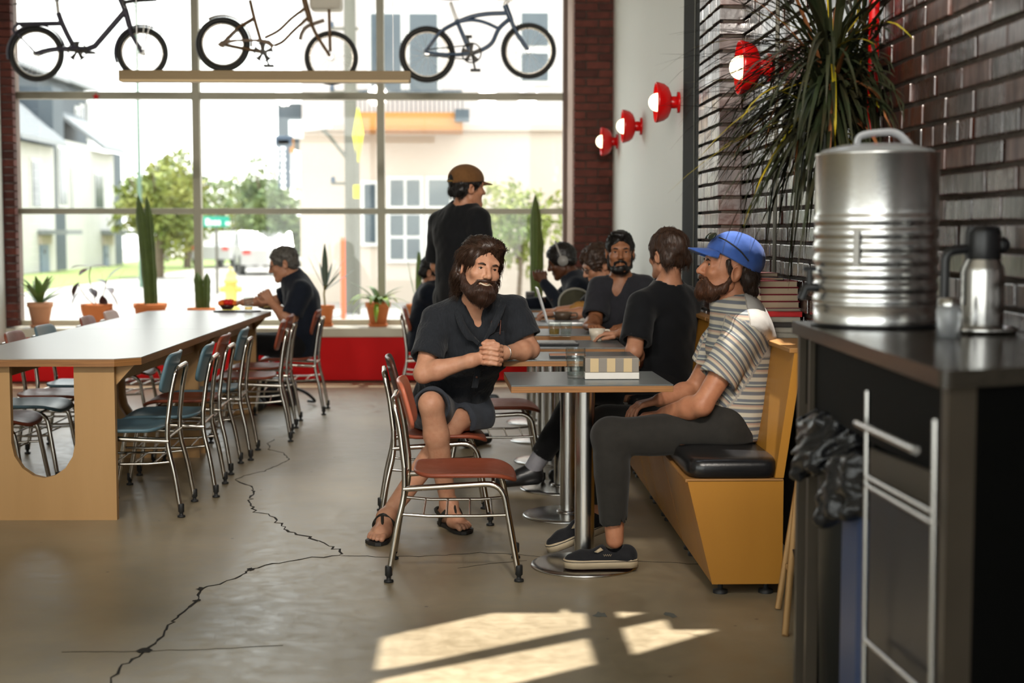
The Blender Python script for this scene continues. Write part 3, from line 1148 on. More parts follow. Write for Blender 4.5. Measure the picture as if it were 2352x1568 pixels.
# street sign
q, q2 = V(467, 521, 34), V(527, 497, 34)
ss = thing('street_sign', 'green street name sign with white lettering on a post', 'sign', ((q.x + q2.x) / 2, 34, ZG))
pl = MB().boxb((q.x, 33.98, q.z), (q2.x, 34.02, q2.z), bev=.01).build('name_plate', M['signgreen'], ss, True)
x = q.x + .06
for w_, h_, g_ in ((.09, .15, .02), (.06, .11, .02), (.07, .11, .02), (.06, .11, .12), (.05, .08, .015), (.04, .08, .015)):
    MB().box((x + w_ / 2, 33.968, q.z + .04 + h_ / 2), (w_, .012, h_), bev=.004).build('letter', M['signwhite'], pl, True)
    x += w_ + g_
MB().cyl((V(497, 600, 34).x, 34.06, ZG), (V(497, 600, 34).x, 34.06, q2.z + .05), .035, n=8).build('post', M['polegrey'], ss, True)
# thin lamp post at the left
lp = V(318, 300, 38)
lpt = thing('street_lamp', 'thin dark green lamp post rising above the round tree', 'lamp post', (lp.x, 38, ZG))
MB().cyl((0, 0, 0), (0, 0, 8.5), .055, .045, 10).build('post', mat('lamp_green', '#5f7a6a', .5), lpt)
MB().tube([(0, 0, 8.3), (.3, 0, 8.9), (.9, 0, 9.0)], .04, 8).build('arm', MATS['lamp_green'], lpt)

# yellow hydrant
hq = F(530, 705, ZG)
hq = V(530, 640, 27)
hy = thing('fire_hydrant', 'yellow fire hydrant on the pavement outside', 'hydrant', (hq.x, 27, ZG))
MB().lathe([(.17, 0), (.17, .06), (.11, .08), (.11, .5), (.14, .52), (.14, .56), (.11, .58), (.09, .68), (.03, .74), (.03, .8), (0, .8)], n=16, capb=True).build('barrel', M['hydrant'], hy)
MB().cyl((-.2, 0, .4), (.2, 0, .4), .06, n=10).build('outlet', M['hydrant'], hy)


def car(px, Y, L, lab, red=False, rz=.25):
    p_ = V(px, 600, Y)
    t = thing('car', lab, 'car', (p_.x, Y, ZG), rz, 'parked cars')
    prof = [(-L / 2, .35), (-L / 2, .75), (-L / 2 + .7, .9), (-L / 2 + 1.25, 1.42), (L / 2 - 1.0, 1.45), (L / 2 - .35, .95), (L / 2, .85), (L / 2, .35)]
    MB().prism([(x, -.85, z) for x, z in prof], (0, 1.7, 0)).build('body', M['carwhite'], t)
    MB().prism([(-L / 2 + .95, -.87, .95), (-L / 2 + 1.35, -.87, 1.36), (L / 2 - 1.05, -.87, 1.38), (L / 2 - .65, -.87, .95)], (0, 1.74, 0)).build('window', M['cardark'], t)
    for sx_ in (-L / 2 + .8, L / 2 - .8):
        for sy_ in (-.78, .78):
            MB().cyl((sx_, sy_ - .1, .33), (sx_, sy_ + .1, .33), .33, n=18).build('wheel', M['black_rubber'], t)
    MB().boxb((L / 2 - .05, -.8, .7), (L / 2 + .02, -.55, .85)).build('tail_light', M['carred'], t)
    MB().boxb((L / 2 - .05, .55, .7), (L / 2 + .02, .8, .85)).build('tail_light', M['carred'], t)


car(522, 60, 4.2, 'white car parked left of the older man seen through glass', rz=-1.75)
car(603, 50, 4.2, 'white car with red tail light just left of the older man', rz=-1.35)

# ------------------------------------------------------------------ chairs
def rounded_panel(hw, hh, th, n=40, p=4.0, dish=None, rings=(0.0, .35, .65, .85, .96, 1.0)):
    """superellipse slab in local (u, v), thickness along w; dish(u, v) -> w offset. returns verts in (u, v, w)"""
    vs, fs = [], []
    dish = dish or (lambda u, v: 0)

    def pt(a, k):
        c, s_ = math.cos(a), math.sin(a)
        u = hw * k * math.copysign(abs(c) ** (2 / p), c)
        v = hh * k * math.copysign(abs(s_) ** (2 / p), s_)
        return u, v
    lay = [(k, +1) for k in rings[1:]] + [(1.0, 0)] + [(k, -1) for k in rings[1:][::-1]]
    top_c = len(vs)
    vs.append((0, 0, dish(0, 0) + th / 2))
    idx = []
    for (k, sd_) in lay:
        ring = []
        for i in range(n):
            a = 2 * PI * i / n
            u, v = pt(a, k if sd_ else 1.012)
            e = th / 2 * (sd_ if sd_ else 0)
            if k == 1.0 and sd_:
                e *= .72
            ring.append(len(vs))
            vs.append((u, v, dish(u, v) + e))
        idx.append(ring)
    bot = len(vs)
    vs.append((0, 0, dish(0, 0) - th / 2))
    for i in range(n):
        j = (i + 1) % n
        fs.append((top_c, idx[0][i], idx[0][j]))
        for a, b in zip(idx[:-1], idx[1:]):
            fs.append((a[i], b[i], b[j], a[j]))
        fs.append((bot, idx[-1][j], idx[-1][i]))
    return vs, fs


def make_chair(label, mseat, mback, group):
    t = thing('school_chair', label, 'chair', (0, 0, 0), 0, group)
    # seat: shallow dish with rolled front
    def dish(u, v):
        return 0.016 * (abs(v) / .2) ** 2.2 - 0.022 * max(0, (u - .10) / .10) ** 2 + 0.018 * max(0, (-u - .12) / .08) ** 2 - .006
    vs, fs = rounded_panel(.20, .20, .018, 44, 4.2, dish)
    MB().add([(x + .042, y, z + .402) for x, y, z in vs], fs, True).build('seat', mseat, t)
    # backrest: tilted, curved around the sitter
    def bd(u, v):
        return 0.022 * (u / .18) ** 2
    vs, fs = rounded_panel(.178, .098, .017, 44, 5.0, bd)
    th = math.radians(15)
    out = []
    for (u, v, w_) in vs:
        x, z = w_ * math.cos(th) - v * math.sin(th), w_ * math.sin(th) + v * math.cos(th)
        out.append((x - .196, u, z + .672))
    MB().add(out, fs, True).build('backrest', mback, t)
    r = .0118
    for s_ in (-1, 1):
        # rear leg
        MB().tube(spline([(-.250, s_ * .197, .03), (-.222, s_ * .187, .20), (-.192, s_ * .176, .335), (-.190, s_ * .170, .44)], 4), r, 10).build('leg', M['chrome'], t)
        # front leg with the side rail, bent from one tube
        MB().tube(fillet([(-.195, s_ * .176, .358), (.185, s_ * .178, .380), (.246, s_ * .199, .03)], .07, 6), r, 10).build('leg', M['chrome'], t)
        for (x, y) in ((-.252, .198), (.248, .200)):
            MB().lathe([(.013, .065), (.0145, .06), (.0145, .028), (.009, .022), (.009, .012), (.018, .010), (.019, .002), (.012, 0)], (x, s_ * y, 0), 12, capb=True).build('foot_glide', M['black_rubber'], t)
    # hairpin back frame
    pts = [(-.190, -.170, .44), (-.208, -.158, .59), (-.232, -.152, .70), (-.232, .152, .70), (-.208, .158, .59), (-.190, .170, .44)]
    MB().tube(fillet(pts, .045, 6), r, 10).build('back_frame', M['chrome'], t)
    MB().cyl((-.193, -.172, .375), (-.193, .172, .375), .008, n=8).build('seat_rail', M['chrome'], t)
    MB().cyl((.15, -.172, .378), (.15, .172, .378), .008, n=8).build('seat_rail', M['chrome'], t)
    # book rack
    rk = MB()
    for s_ in (-1, 1):
        rk.tube([(-.212, s_ * .182, .262), (-.1, s_ * .176, .252), (.1, s_ * .176, .252), (.212, s_ * .188, .258)], .0062, 8)
    rk.build('book_rack', M['chrome'], t)
    for x in (-.12, -.03, .06, .145):
        MB().cyl((x, -.176, .252), (x, .176, .252), .0045, n=6).build('rung', M['chrome'], t)
    return t


CH = {}


def chair(kind, loc, rz, label, group):
    mm = {'rust': (M['rust'], M['rust']), 'teal': (M['teal'], M['teal']), 'dark': (M['rust'], M['rustdark']), 'rust_lit': (M['rust'], M['rust_lit']), 'pale': (M['palecoral'], M['palecoral'])}[kind]
    if kind not in CH:
        CH[kind] = o = make_chair(label, mm[0], mm[1], group)
    else:
        o = copy_tree(CH[kind])
    o.location = loc
    o.rotation_euler = (0, 0, rz)
    o['label'] = label
    o['group'] = group
    return o


G1 = 'chairs along the small tables'
chair('rust_lit', (-.063, 5.722, 0), 0.0, 'empty rust-seated chrome school chair nearest the camera, front left of the table', G1)
chair('dark', (-.17, 6.78, 0), .06, 'school chair with dark brown backrest under the smiling bearded man', G1)
chair('rust', (.13, 7.86, 0), .03, 'rust-seated school chair pushed in behind the bearded man', G1)
chair('rust', (-.30, 11.25, 0), .03, 'rust-seated school chair behind the standing man, by the last table', G1)

G2 = 'chairs around the long communal table'
GR = [('teal', -1.62, 7.02, PI + .03, 'teal school chair nearest the camera on the right of the communal table'),
      ('teal', -1.55, 7.53, PI + .05, 'second teal school chair along the right of the communal table'),
      ('rust', -1.58, 8.22, PI + .02, 'rust school chair third along the right of the communal table'),
      ('teal', -1.55, 8.72, PI + .04, 'dark teal school chair fourth along the right of the communal table'),
      ('rust', -1.42, 9.46, PI + .10, 'rust school chair pulled out fifth along the right of the communal table'),
      ('rust', -1.45, 10.12, PI + .04, 'rust school chair just before the older man'),
      ('rust', -1.33, 10.84, PI + .02, 'school chair that the older man with glasses sits on')]
for k, x, y, rz, lab in GR:
    chair(k, (x, y, 0), rz, lab, G2)
GL = [('rust', -2.44, 7.40, 'rust school chair nearest the left edge of the photo behind the communal table'),
      ('teal', -2.44, 7.98, 'teal school chair second along the far side of the communal table'),
      ('rust', -2.43, 8.46, 'rust school chair third along the far side of the communal table'),
      ('teal', -2.42, 9.02, 'teal school chair fourth along the far side of the communal table'),
      ('rust', -2.40, 9.95, 'faded rust school chair fifth along the far side of the communal table'),
      ('pale', -2.40, 10.6, 'pale coral school chair last along the far side of the communal table')]
for k, x, y, lab in GL:
    chair(k, (x, y, 0), random.uniform(-.05, .05), lab, G2)


# ------------------------------------------------------------------ small pedestal tables
def pedestal_table(loc, rz, label, w_=.622, d=.53, base=True):
    t = thing('pedestal_table', label, 'table', loc, rz, 'square pedestal tables in a row along the bench')
    h = .76
    MB().box((0, 0, h - .0035), (w_, d, .005), bev=.001).build('tabletop', M['laminate'], t, label='grey laminate table surface')
    MB().box((0, 0, h - .018), (w_, d, .024), bev=.0015).build('tabletop_edge', M['plyedge'], t, label='layered plywood edge')
    MB().cyl((0, 0, .014), (0, 0, h - .03), .040, n=28).build('column', M['steel'], t)
    b = MB().lathe([(.0, .018), (.05, .018), (.12, .016), (.19, .012), (.212, .009), (.2175, .004), (.2175, 0), (0, 0)][::-1], n=48)
    b.build('base', M['steel'], t, fixn=True)
    MB().lathe([(.058, .018), (.055, .026), (.041, .028)], n=28).build('collar', M['steel'], t)
    u = MB()
    u.box((0, 0, h - .034), (.36, .05, .008))
    u.box((0, 0, h - .034), (.05, .36, .008))
    u.build('mounting_plate', M['blackp'], t)
    return t


T1 = pedestal_table((.458, 5.79, 0), .03, 'grey-topped pedestal table nearest the camera, with the water glass')
T2 = pedestal_table((.463, 6.83, 0), -.01, 'second pedestal table, under the bearded man\'s elbow', d=.46)
T3 = pedestal_table((.475, 7.55, 0), -.01, 'third pedestal table with the black tray and white mug', d=.53)
T4 = pedestal_table((.47, 8.46, 0), 0, 'fourth pedestal table with two small tumblers', d=.55)
T5 = pedestal_table((.47, 9.32, 0), 0, 'fifth pedestal table with the open laptop', d=.55)
T6 = pedestal_table((.47, 10.2, 0), 0, 'sixth pedestal table with the small grey box', d=.55)
T7 = pedestal_table((.47, 11.1, 0), 0, 'last pedestal table nearest the window', d=.55)


# ------------------------------------------------------------------ communal table: two identical units end to end
def communal(loc, rz, label, near_round):
    L, W, TH, h = 2.04, .905, .036, .76
    t = thing('communal_table', label, 'table', loc, rz, 'plywood communal table units')
    c = .10

    def outline(s_=1.0):
        hw, hl = W / 2 * s_, L / 2
        if near_round:
            return [(-hw + c, -hl), (hw - c, -hl), (hw, -hl + c), (hw, hl), (-hw, hl), (-hw, -hl + c)]
        return [(-hw, -hl), (hw, -hl), (hw, hl - c), (hw - c, hl), (-hw + c, hl), (-hw, hl - c)]
    MB().prism([(x, y, h - .004) for x, y in outline()], (0, 0, .004)).build('tabletop', M['laminate_white'], t, label='pale laminate table surface', fixn=True)
    MB().prism([(x, y, h - TH) for x, y in outline()], (0, 0, TH - .004)).build('tabletop_edge', M['plyedge'], t, fixn=True)
    hw, ht = .335, h - TH
    for y in (-L / 2 + .06, L / 2 - .10):
        poly = [(-hw, 0), (hw, 0), (hw, ht), (.148, ht), (.148, .36), (.135, .30), (.10, .245), (.05, .21), (0, .198), (-.05, .21), (-.10, .245), (-.135, .30), (-.148, .36), (-.148, ht), (-hw, ht)]
        MB().prism([(x, y, z) for x, z in poly], (0, .036, 0)).build('leg_panel', M['ply_pale'], t, fixn=True, label='upright plywood leg panel with a rounded cut-out')
    for s_ in (-1, 1):
        MB().boxb((s_ * .30 - .015, -L / 2 + .1, ht - .09), (s_ * .30 + .015, L / 2 - .1, ht)).build('apron', M['ply_pale'], t)
        for e in (-1, 1):
            y0 = e * (L / 2 - .10)
            MB().prism([(s_ * .31, y0, ht), (s_ * .42, y0, ht), (s_ * .31, y0, ht - .12)], (0, .03, 0)).build('bracket', M['ply_pale'], t, fixn=True)
    return t


rzt = -.020
communal((-1.965, 7.74, 0), rzt, 'near half of the long plywood communal table with pale top', True)
communal((-1.965 + 2.045 * .02, 9.785, 0), rzt, 'far half of the long communal table, where the older man eats', False)


# ------------------------------------------------------------------ bench
def bench_unit(y0, y1, label, first):
    t = thing('bench', label, 'bench', (1.0, (y0 + y1) / 2, 0), 0, 'plywood bench units along the brick wall')
    g = .006
    prof = [(.795, .43), (.890, .045), (1.15, .045), (1.15, .43)]
    MB().prism([(x, y0 + g, z) for x, z in prof], (0, y1 - y0 - 2 * g, 0)).build('body', M['benchwood'], t, True, fixn=True)
    MB().boxb((.787, y0 + g, .425), (1.15, y1 - g, .437), bev=.003).build('seat_board', M['ply'], t, True)
    # cushion
    cx0, cx1 = .80, 1.135
    vs, fs = rounded_panel((cx1 - cx0) / 2, (y1 - y0) / 2 - .004, .07, 48, 9.0, lambda u, v: .012 * (1 - (u / .17) ** 4) * (1 - (v / .38) ** 4))
    MB().add([(x + (cx0 + cx1) / 2, y + (y0 + y1) / 2, z + .470) for x, y, z in vs], fs, True).build('cushion', M['vinyl'], t, True, 'black vinyl seat cushion')
    MB().prism([(1.118, y0 + g, .44), (1.150, y0 + g, .44), (1.215, y0 + g, .90), (1.183, y0 + g, .90)], (0, y1 - y0 - 2 * g, 0)).build('backrest', M['benchwood'], t, True, fixn=True)
    MB().boxb((1.165, y0 + g, .90), (1.322 if y1 < 7.2 else 1.222, y1 - g, .918), bev=.003).build('ledge', M['ply'], t, True, 'narrow plywood ledge on top of the bench back')
    for x in (.93, 1.10):
        for y in (y0 + .06, y1 - .06):
            MB().lathe([(.028, 0), (.028, .012), (.010, .016), (.010, .046)], (x, y, 0), 12, capb=True).build('foot', M['black_rubber'], t, True)
    return t


ys = [5.27, 6.02, 6.75, 7.19, 7.95, 8.70, 9.45, 10.2, 10.98]
labs = ['honey plywood bench unit nearest the camera, under the man in the blue cap', 'second bench unit, between the capped man and the man in black',
        'third bench unit, under the man in the black T-shirt', 'fourth bench unit behind the man in the black T-shirt', 'fifth bench unit under the dark-haired man facing the camera',
        'sixth bench unit near the person with glasses', 'seventh bench unit behind the person with glasses', 'last bench unit, under the person with headphones']
for i in range(8):
    bench_unit(ys[i], ys[i + 1], labs[i], i == 0)

# ------------------------------------------------------------------ red wall lamps
def sconce(y, z, xw, label):
    t = thing('wall_lamp', label, 'lamp', (xw, y, z), 0, 'red bowl wall lamps')
    ax = (-1, 0, 0)
    MB().lathe([(0, .0), (.062, .0), (.062, .012), (.036, .014), (.036, .05)], n=28, axis=ax).build('mount', M['redgloss'], t, fixn=True)
    prof = [(.036, .048), (.060, .052), (.090, .066), (.108, .090), (.118, .125), (.1195, .140), (.116, .140), (.105, .094), (.086, .071), (.05, .058), (0, .056)]
    MB().lathe(prof, n=40, axis=ax).build('shade', M['redgloss'], t, fixn=True)
    MB().sphere((-.128, 0, 0), .054, 20, 14).build('bulb', M['bulb'], t)
    return t


sconce(8.62, V(1535, 235, 8.62).z, XP_, 'red bowl wall lamp on the white panel next to the dark strip')
sconce(10.5, V(1455, 290, 10.5).z, XP_, 'red bowl wall lamp in the middle of the white panel')
sconce(12.2, V(1395, 325, 12.2).z, XP_, 'red bowl wall lamp nearest the brick pier')
sconce(6.5, V(1697, 155, 6.5).z, XR - .02, 'red bowl wall lamp on the brick wall beside the palm leaves')

# thin cable on the dark strip
tag(MB().tube([(XP_ - .004, 8.0, 3.8), (XP_ - .004, 8.02, 2.0), (XP_ - .004, 7.99, 1.4), (XP_ - .004, 8.01, .9)], .004, 6).build('wall_cable', mat('cable_grey', '#4a4a44', .6)), 'thin cable running down the dark wall strip', 'cable')

# ------------------------------------------------------------------ hanging timber light beam
b0, b1 = V(275, 187, 10.0), V(943, 164, 10.0)
lb = thing('pendant_beam', 'long pale timber beam hanging in front of the bicycles', 'beam', ((b0.x + b1.x) / 2, 10.0, b0.z))
MB().boxb((b0.x, 9.965, b0.z), (b1.x, 10.06, b1.z), bev=.003).build('timber', M['beam'], lb, True)
MB().boxb((b0.x + .01, 9.962, b0.z - .004), (b1.x - .01, 10.05, b0.z + .012)).build('lower_edge', mat('beam_pale_edge', '#cbb083', .5), lb, True)
for fr in (.06, .94):
    x = b0.x + (b1.x - b0.x) * fr
    MB().cyl((x, 10.01, b1.z), (x, 10.01, ZC), .0025, n=6).build('cable', M['alu'], lb, True)

# ------------------------------------------------------------------ bicycles
YBK = 12.55


def BK(px, py, dy=0.0):
    q = V(px, py, YBK)
    q.y += dy
    return q


def wheel(t, c, rpx, tw=.022, fat=1.0, fender=None, mf=None):
    cc = BK(*c)
    R = (BK(c[0] + rpx, c[1]) - cc).length
    wobj = MB().torus(cc, R - tw, tw, (0, 1, 0), 56, 10).build('tire', M['black_rubber'], t, True)
    MB().torus(cc, R - 2 * tw - .004, .0085, (0, 1, 0), 48, 6, flat=1.6).build('rim', M['chrome'], wobj, True)
    sp = MB()
    for k in range(24):
        a = 2 * PI * k / 24
        e = cc + Vector((math.cos(a), 0, math.sin(a))) * (R - 2 * tw)
        h = cc + Vector((math.cos(a + .9 * (-1) ** k), 0, math.sin(a + .9 * (-1) ** k))) * .018 + Vector((0, .022 * (-1) ** (k // 2), 0))
        sp.tube([h, e], .0013, 4, False)
    sp.build('spokes', M['alu'], wobj, True)
    MB().cyl(cc + Vector((0, -.05, 0)), cc + Vector((0, .05, 0)), .019, n=14).build('hub', M['steel'], wobj, True)
    return cc, R


def fender_arc(cc, R, a0, a1, m, t, w_=.026):
    vs, fs = [], []
    n = 18
    for k in range(n + 1):
        a = math.radians(a0 + (a1 - a0) * k / n)
        d = Vector((math.cos(a), 0, math.sin(a)))
        for (o_, rr) in ((-w_, R + .006), (-w_ * .6, R + .018), (w_ * .6, R + .018), (w_, R + .006)):
            vs.append(cc + d * rr + Vector((0, o_, 0)))
        if k:
            p_, q_ = (k - 1) * 4, k * 4
            fs += [(p_ + i, p_ + i + 1, q_ + i + 1, q_ + i) for i in range(3)]
    MB().add(vs, fs, True).build('fender', m, t, True)


def crankset(t, c, rpx, arms, m, solid=False):
    cc = BK(c[0], c[1], -.05)
    R = (BK(c[0] + rpx, c[1], -.05) - cc).length
    cr_ = MB()
    cr_.torus(cc, R, .006, (0, 1, 0), 36, 6)
    for k in range(5):
        a = 2 * PI * k / 5 + .3
        d = Vector((math.cos(a), 0, math.sin(a)))
        d2 = Vector((-d.z, 0, d.x))
        cr_.prism([cc + d2 * .006, cc - d2 * .006, cc + d * R - d2 * .02, cc + d * R + d2 * .02], (0, .004, 0))
    o = cr_.build('chainring', m, t, True)
    MB().cyl(cc + Vector((0, -.03, 0)), cc + Vector((0, .12, 0)), .018, n=12).build('bottom_bracket', m, t, True)
    for i, (px, py) in enumerate(arms):
        e = BK(px, py, -.075 if i == 0 else .075)
        s_ = cc + Vector((0, -.02 if i == 0 else .1, 0))
        MB().tube([s_, e], .009, 8).build('crank_arm', M['darkmetal'], t, True)
        MB().box(e + Vector((0, -.045 if i == 0 else .045, 0)), (.085, .07, .02), bev=.004).build('pedal', M['black_rubber'], t, True)


def bike(label, hub):
    return thing('bicycle', label, 'bicycle', BK(hub[0], hub[1]), 0, 'bicycles hung in the window')


def tubep(t, name, pts, r, m, dy=0, sm=True, n=5):
    P = [BK(x, y, dy) for x, y in pts]
    MB().tube(spline(P, n) if (sm and len(P) > 2) else P, r * 1.35, 8).build(name, m, t, True)


def hang(t, pts):
    for (x, y) in pts:
        q = BK(x, y)
        MB().cyl(q, (q.x, q.y, ZC), .0025, n=6).build('hanging_cable', M['alu'], t, True)


mb1 = mat('violet_grey_paint', '#3d3a4a', .4, var=.3, vscale=12)
mb2 = mat('orange_rusty_paint', '#6a4a22', .4, var=.6, vscale=10, col2='#3a2c1c')
mb3 = mat('navy_blue_paint', '#123a5c', .3, coat=.4, var=.15)
M['darkmetal'] = mat('dark_oily_metal', (.05, .045, .04), .45, .6, var=.3)
# bike 1: folding step-through
t = bike('dark folding bicycle with rack and front basket, leftmost of the hung bicycles', (84, 124))
c1, R1 = wheel(t, (84, 124), 64)
c2, R2 = wheel(t, (327, 122), 60)
fender_arc(c1, R1, 15, 190, mb1, t)
fender_arc(c2, R2, 40, 200, mb1, t)
tubep(t, 'seat_tube', [(134, 30), (142, 52), (155, 80), (170, 108)], .017, mb1)
tubep(t, 'rack', [(42, 56), (90, 55), (140, 54)], .010, mb1, -.05)
tubep(t, 'rack', [(42, 56), (90, 55), (140, 54)], .010, mb1, .05)
tubep(t, 'rack_loop', [(45, 55), (33, 62), (33, 75), (45, 80)], .008, mb1)
tubep(t, 'rack_stay', [(45, 80), (84, 122)], .006, mb1, -.05)
tubep(t, 'chain_stay', [(84, 124), (120, 114), (170, 112), (200, 112)], .012, mb1, -.04)
tubep(t, 'chain_stay', [(84, 124), (120, 114), (170, 112), (200, 112)], .012, mb1, .04)
tubep(t, 'main_tube', [(165, 113), (200, 113), (218, 106), (288, 25)], .019, mb1, 0, False)
tubep(t, 'head_tube', [(275, -8), (288, 25), (298, 62)], .020, mb1)
for d_ in (-.045, .045):
    tubep(t, 'fork_blade', [(299, 62), (306, 85), (328, 122)], .010, mb1, d_)
    tubep(t, 'basket_strut', [(328, 122), (337, 20)], .004, M['steel'], d_)
    tubep(t, 'basket_strut', [(334, 110), (356, 22)], .004, M['steel'], d_)
tubep(t, 'handlebar_stem', [(275, -8), (268, -60)], .013, M['steel'])
hb = [BK(268, -60, d_) + Vector((.0 - .12 * (abs(d_) / .25) ** 2, 0, .03)) for d_ in (-.25, -.12, 0, .12, .25)]
MB().tube(spline(hb, 4), .011, 8).build('handlebar', M['steel'], t, True)
crankset(t, (181, 119), 21, [(215, 125), (150, 112)], M['darkmetal'])
bs = MB()
q0, q1 = BK(292, 20, -.14), BK(388, -50, .14)
for k in range(9):
    x = q0.x + (q1.x - q0.x) * k / 8
    bs.tube([(x, q0.y, q1.z), (x, q0.y, q0.z), (x, q1.y, q0.z), (x, q1.y, q1.z)], .0018, 4, False)
for k in range(5):
    z_ = q0.z + (q1.z - q0.z) * k / 4
    bs.tube([(q0.x, q0.y, z_), (q1.x, q0.y, z_), (q1.x, q1.y, z_), (q0.x, q1.y, z_)], .0022, 4, False, closed=True)
bs.build('basket', M['steel'], t, True, 'wire front basket')
tubep(t, 'basket_bundle', [(295, 12), (320, 8), (368, 5)], .012, M['blackp'], -.15)
MB().sphere(BK(130, -25) + Vector((0, 0, .02)), (.13, .07, .035), 16, 10).build('saddle', M['blackp'], t, True)
tubep(t, 'seat_post', [(134, 30), (128, -20)], .012, M['steel'])
hang(t, [(134, 0), (288, 20)])
tubep(t, 'barbed_string_of_lights', [(48, 18), (120, 12), (262, 0)], .004, M['blackp'], -.2)

# bike 2: step-through with chain guard
t = bike('orange step-through bicycle with chain guard, middle of the hung bicycles', (512, 100))
c1, R1 = wheel(t, (512, 102), 63, .027)
c2, R2 = wheel(t, (761, 133), 62, .020)
fender_arc(c1, R1, -5, 120, mb2, t)
tubep(t, 'seat_tube', [(574, 0), (584, 42), (597, 88), (605, 120)], .012, mb2)
tubep(t, 'top_tube', [(608, 87), (640, 70), (670, 42), (702, 18)], .010, mb2)
tubep(t, 'down_tube', [(630, 105), (650, 95), (675, 70), (706, 42)], .010, mb2)
tubep(t, 'head_tube', [(696, -10), (704, 18), (713, 50)], .018, mb2)
for d_ in (-.04, .04):
    tubep(t, 'fork_blade', [(713, 48), (727, 80), (760, 132)], .010, mb2, d_)
    tubep(t, 'chain_stay', [(512, 102), (560, 112), (605, 120)], .009, mb2, d_)
    tubep(t, 'seat_stay', [(512, 100), (548, 65), (584, 42)], .007, mb2, d_)
tubep(t, 'fender', [(689, 92), (694, 75), (708, 60), (745, 47)], .012, mat('fender_taupe', '#7a6a5c', .4, var=.2), -.01)
tubep(t, 'front_strut', [(757, 18), (758, 60), (760, 120)], .010, mb2, -.05, False)
gd = MB()
gq = [(512, 96), (540, 93), (600, 92), (622, 95), (633, 106), (628, 113), (618, 106), (600, 98), (545, 98), (520, 104), (516, 112), (508, 110), (502, 104)]
gd.prism([BK(x, y, -.075) for x, y in gq], (0, .012, 0))
gd.build('chain_guard', mb2, t, True, 'orange metal chain guard', fixn=True)
crankset(t, (607, 121), 21, [(622, 155), (596, 90)], M['darkmetal'])
tubep(t, 'handlebar_stem', [(696, -10), (690, -50)], .013, M['steel'])
hb = [BK(690, -50, d_) + Vector((-.16 * (abs(d_) / .25) ** 2, 0, .08 * abs(d_) / .25)) for d_ in (-.27, -.12, 0, .12, .27)]
MB().tube(spline(hb, 4), .011, 8).build('handlebar', M['steel'], t, True)
q0, q1 = BK(714, 24, -.12), BK(785, -40, .12)
MB().boxb(q0, q1, bev=.03).build('basket', mat('white_basket', '#c9c4b8', .6), t, True, 'pale front basket')
MB().sphere(BK(570, -35), (.13, .08, .04), 16, 10).build('saddle', M['blackp'], t, True)
hang(t, [(510, 60), (516, 60), (704, 18)])

# bike 3: blue cruiser
t = bike('navy blue cruiser bicycle with knobbly tyres, rightmost of the hung bicycles', (981, 125))
c1, R1 = wheel(t, (981, 125), 64, .023)
c2, R2 = wheel(t, (1214, 117), 63, .019)
tubep(t, 'seat_tube', [(1048, 45), (1062, 78), (1080, 120)], .014, mb3, 0)
tubep(t, 'seat_post', [(1034, 5), (1050, 50)], .011, M['steel'])
tubep(t, 'top_tube', [(1052, 50), (1085, 38), (1120, 32), (1166, 30)], .014, mb3)
tubep(t, 'cross_tube', [(1052, 50), (1085, 46), (1115, 52), (1146, 66)], .011, mb3)
tubep(t, 'down_tube', [(1172, 42), (1146, 66), (1130, 98), (1108, 114), (1083, 123)], .014, mb3)
for d_ in (-.045, .045):
    tubep(t, 'seat_stay', [(975, 121), (1012, 74), (1052, 50)], .009, mb3, d_)
    tubep(t, 'chain_stay', [(975, 121), (1030, 126), (1083, 123)], .009, mb3, d_)
    tubep(t, 'fork_blade', [(1172, 42), (1186, 75), (1214, 117)], .011, mb3, d_)
tubep(t, 'head_tube', [(1160, 12), (1168, 32), (1174, 48)], .018, mb3)
tubep(t, 'handlebar_stem', [(1162, 15), (1160, 8), (1170, 0)], .011, M['steel'])
hb = [BK(1170, 0, d_) + Vector((.02 - .10 * (abs(d_) / .28) ** 2, 0, .05 * abs(d_) / .28)) for d_ in (-.3, -.15, 0, .15, .3)]
MB().tube(spline(hb, 4), .011, 8).build('handlebar', M['steel'], t, True)
crankset(t, (1083, 123), 22, [(1092, 165), (1073, 80)], M['darkmetal'])
for yy in (105, 139):
    tubep(t, 'chain', [(975, 116 if yy < 120 else 128), (1083, yy)], .004, M['blackp'], -.05, False)
MB().sphere(BK(1034, -6) + Vector((0, 0, .01)), (.13, .075, .035), 16, 10).build('saddle', M['blackp'], t, True)
for c_, R_ in ((c1, R1), (c2, R2)):
    kb = MB()
    for k in range(64):
        a = 2 * PI * k / 64
        d = Vector((math.cos(a), 0, math.sin(a)))
        kb.box(c_ + d * (R_ + .001), (.008, .034, .010), rot=(0, -a, 0))
    kb.build('tread', M['black_rubber'], t, True)
hang(t, [(1052, 50), (1168, 30)])

# ------------------------------------------------------------------ potted plants on the sill
ZS = .485
GP = 'potted plants on the window sill'


def pot_at(px, Y=13.17):
    q = V(px, 700, Y)
    return Vector((q.x, Y, ZS))


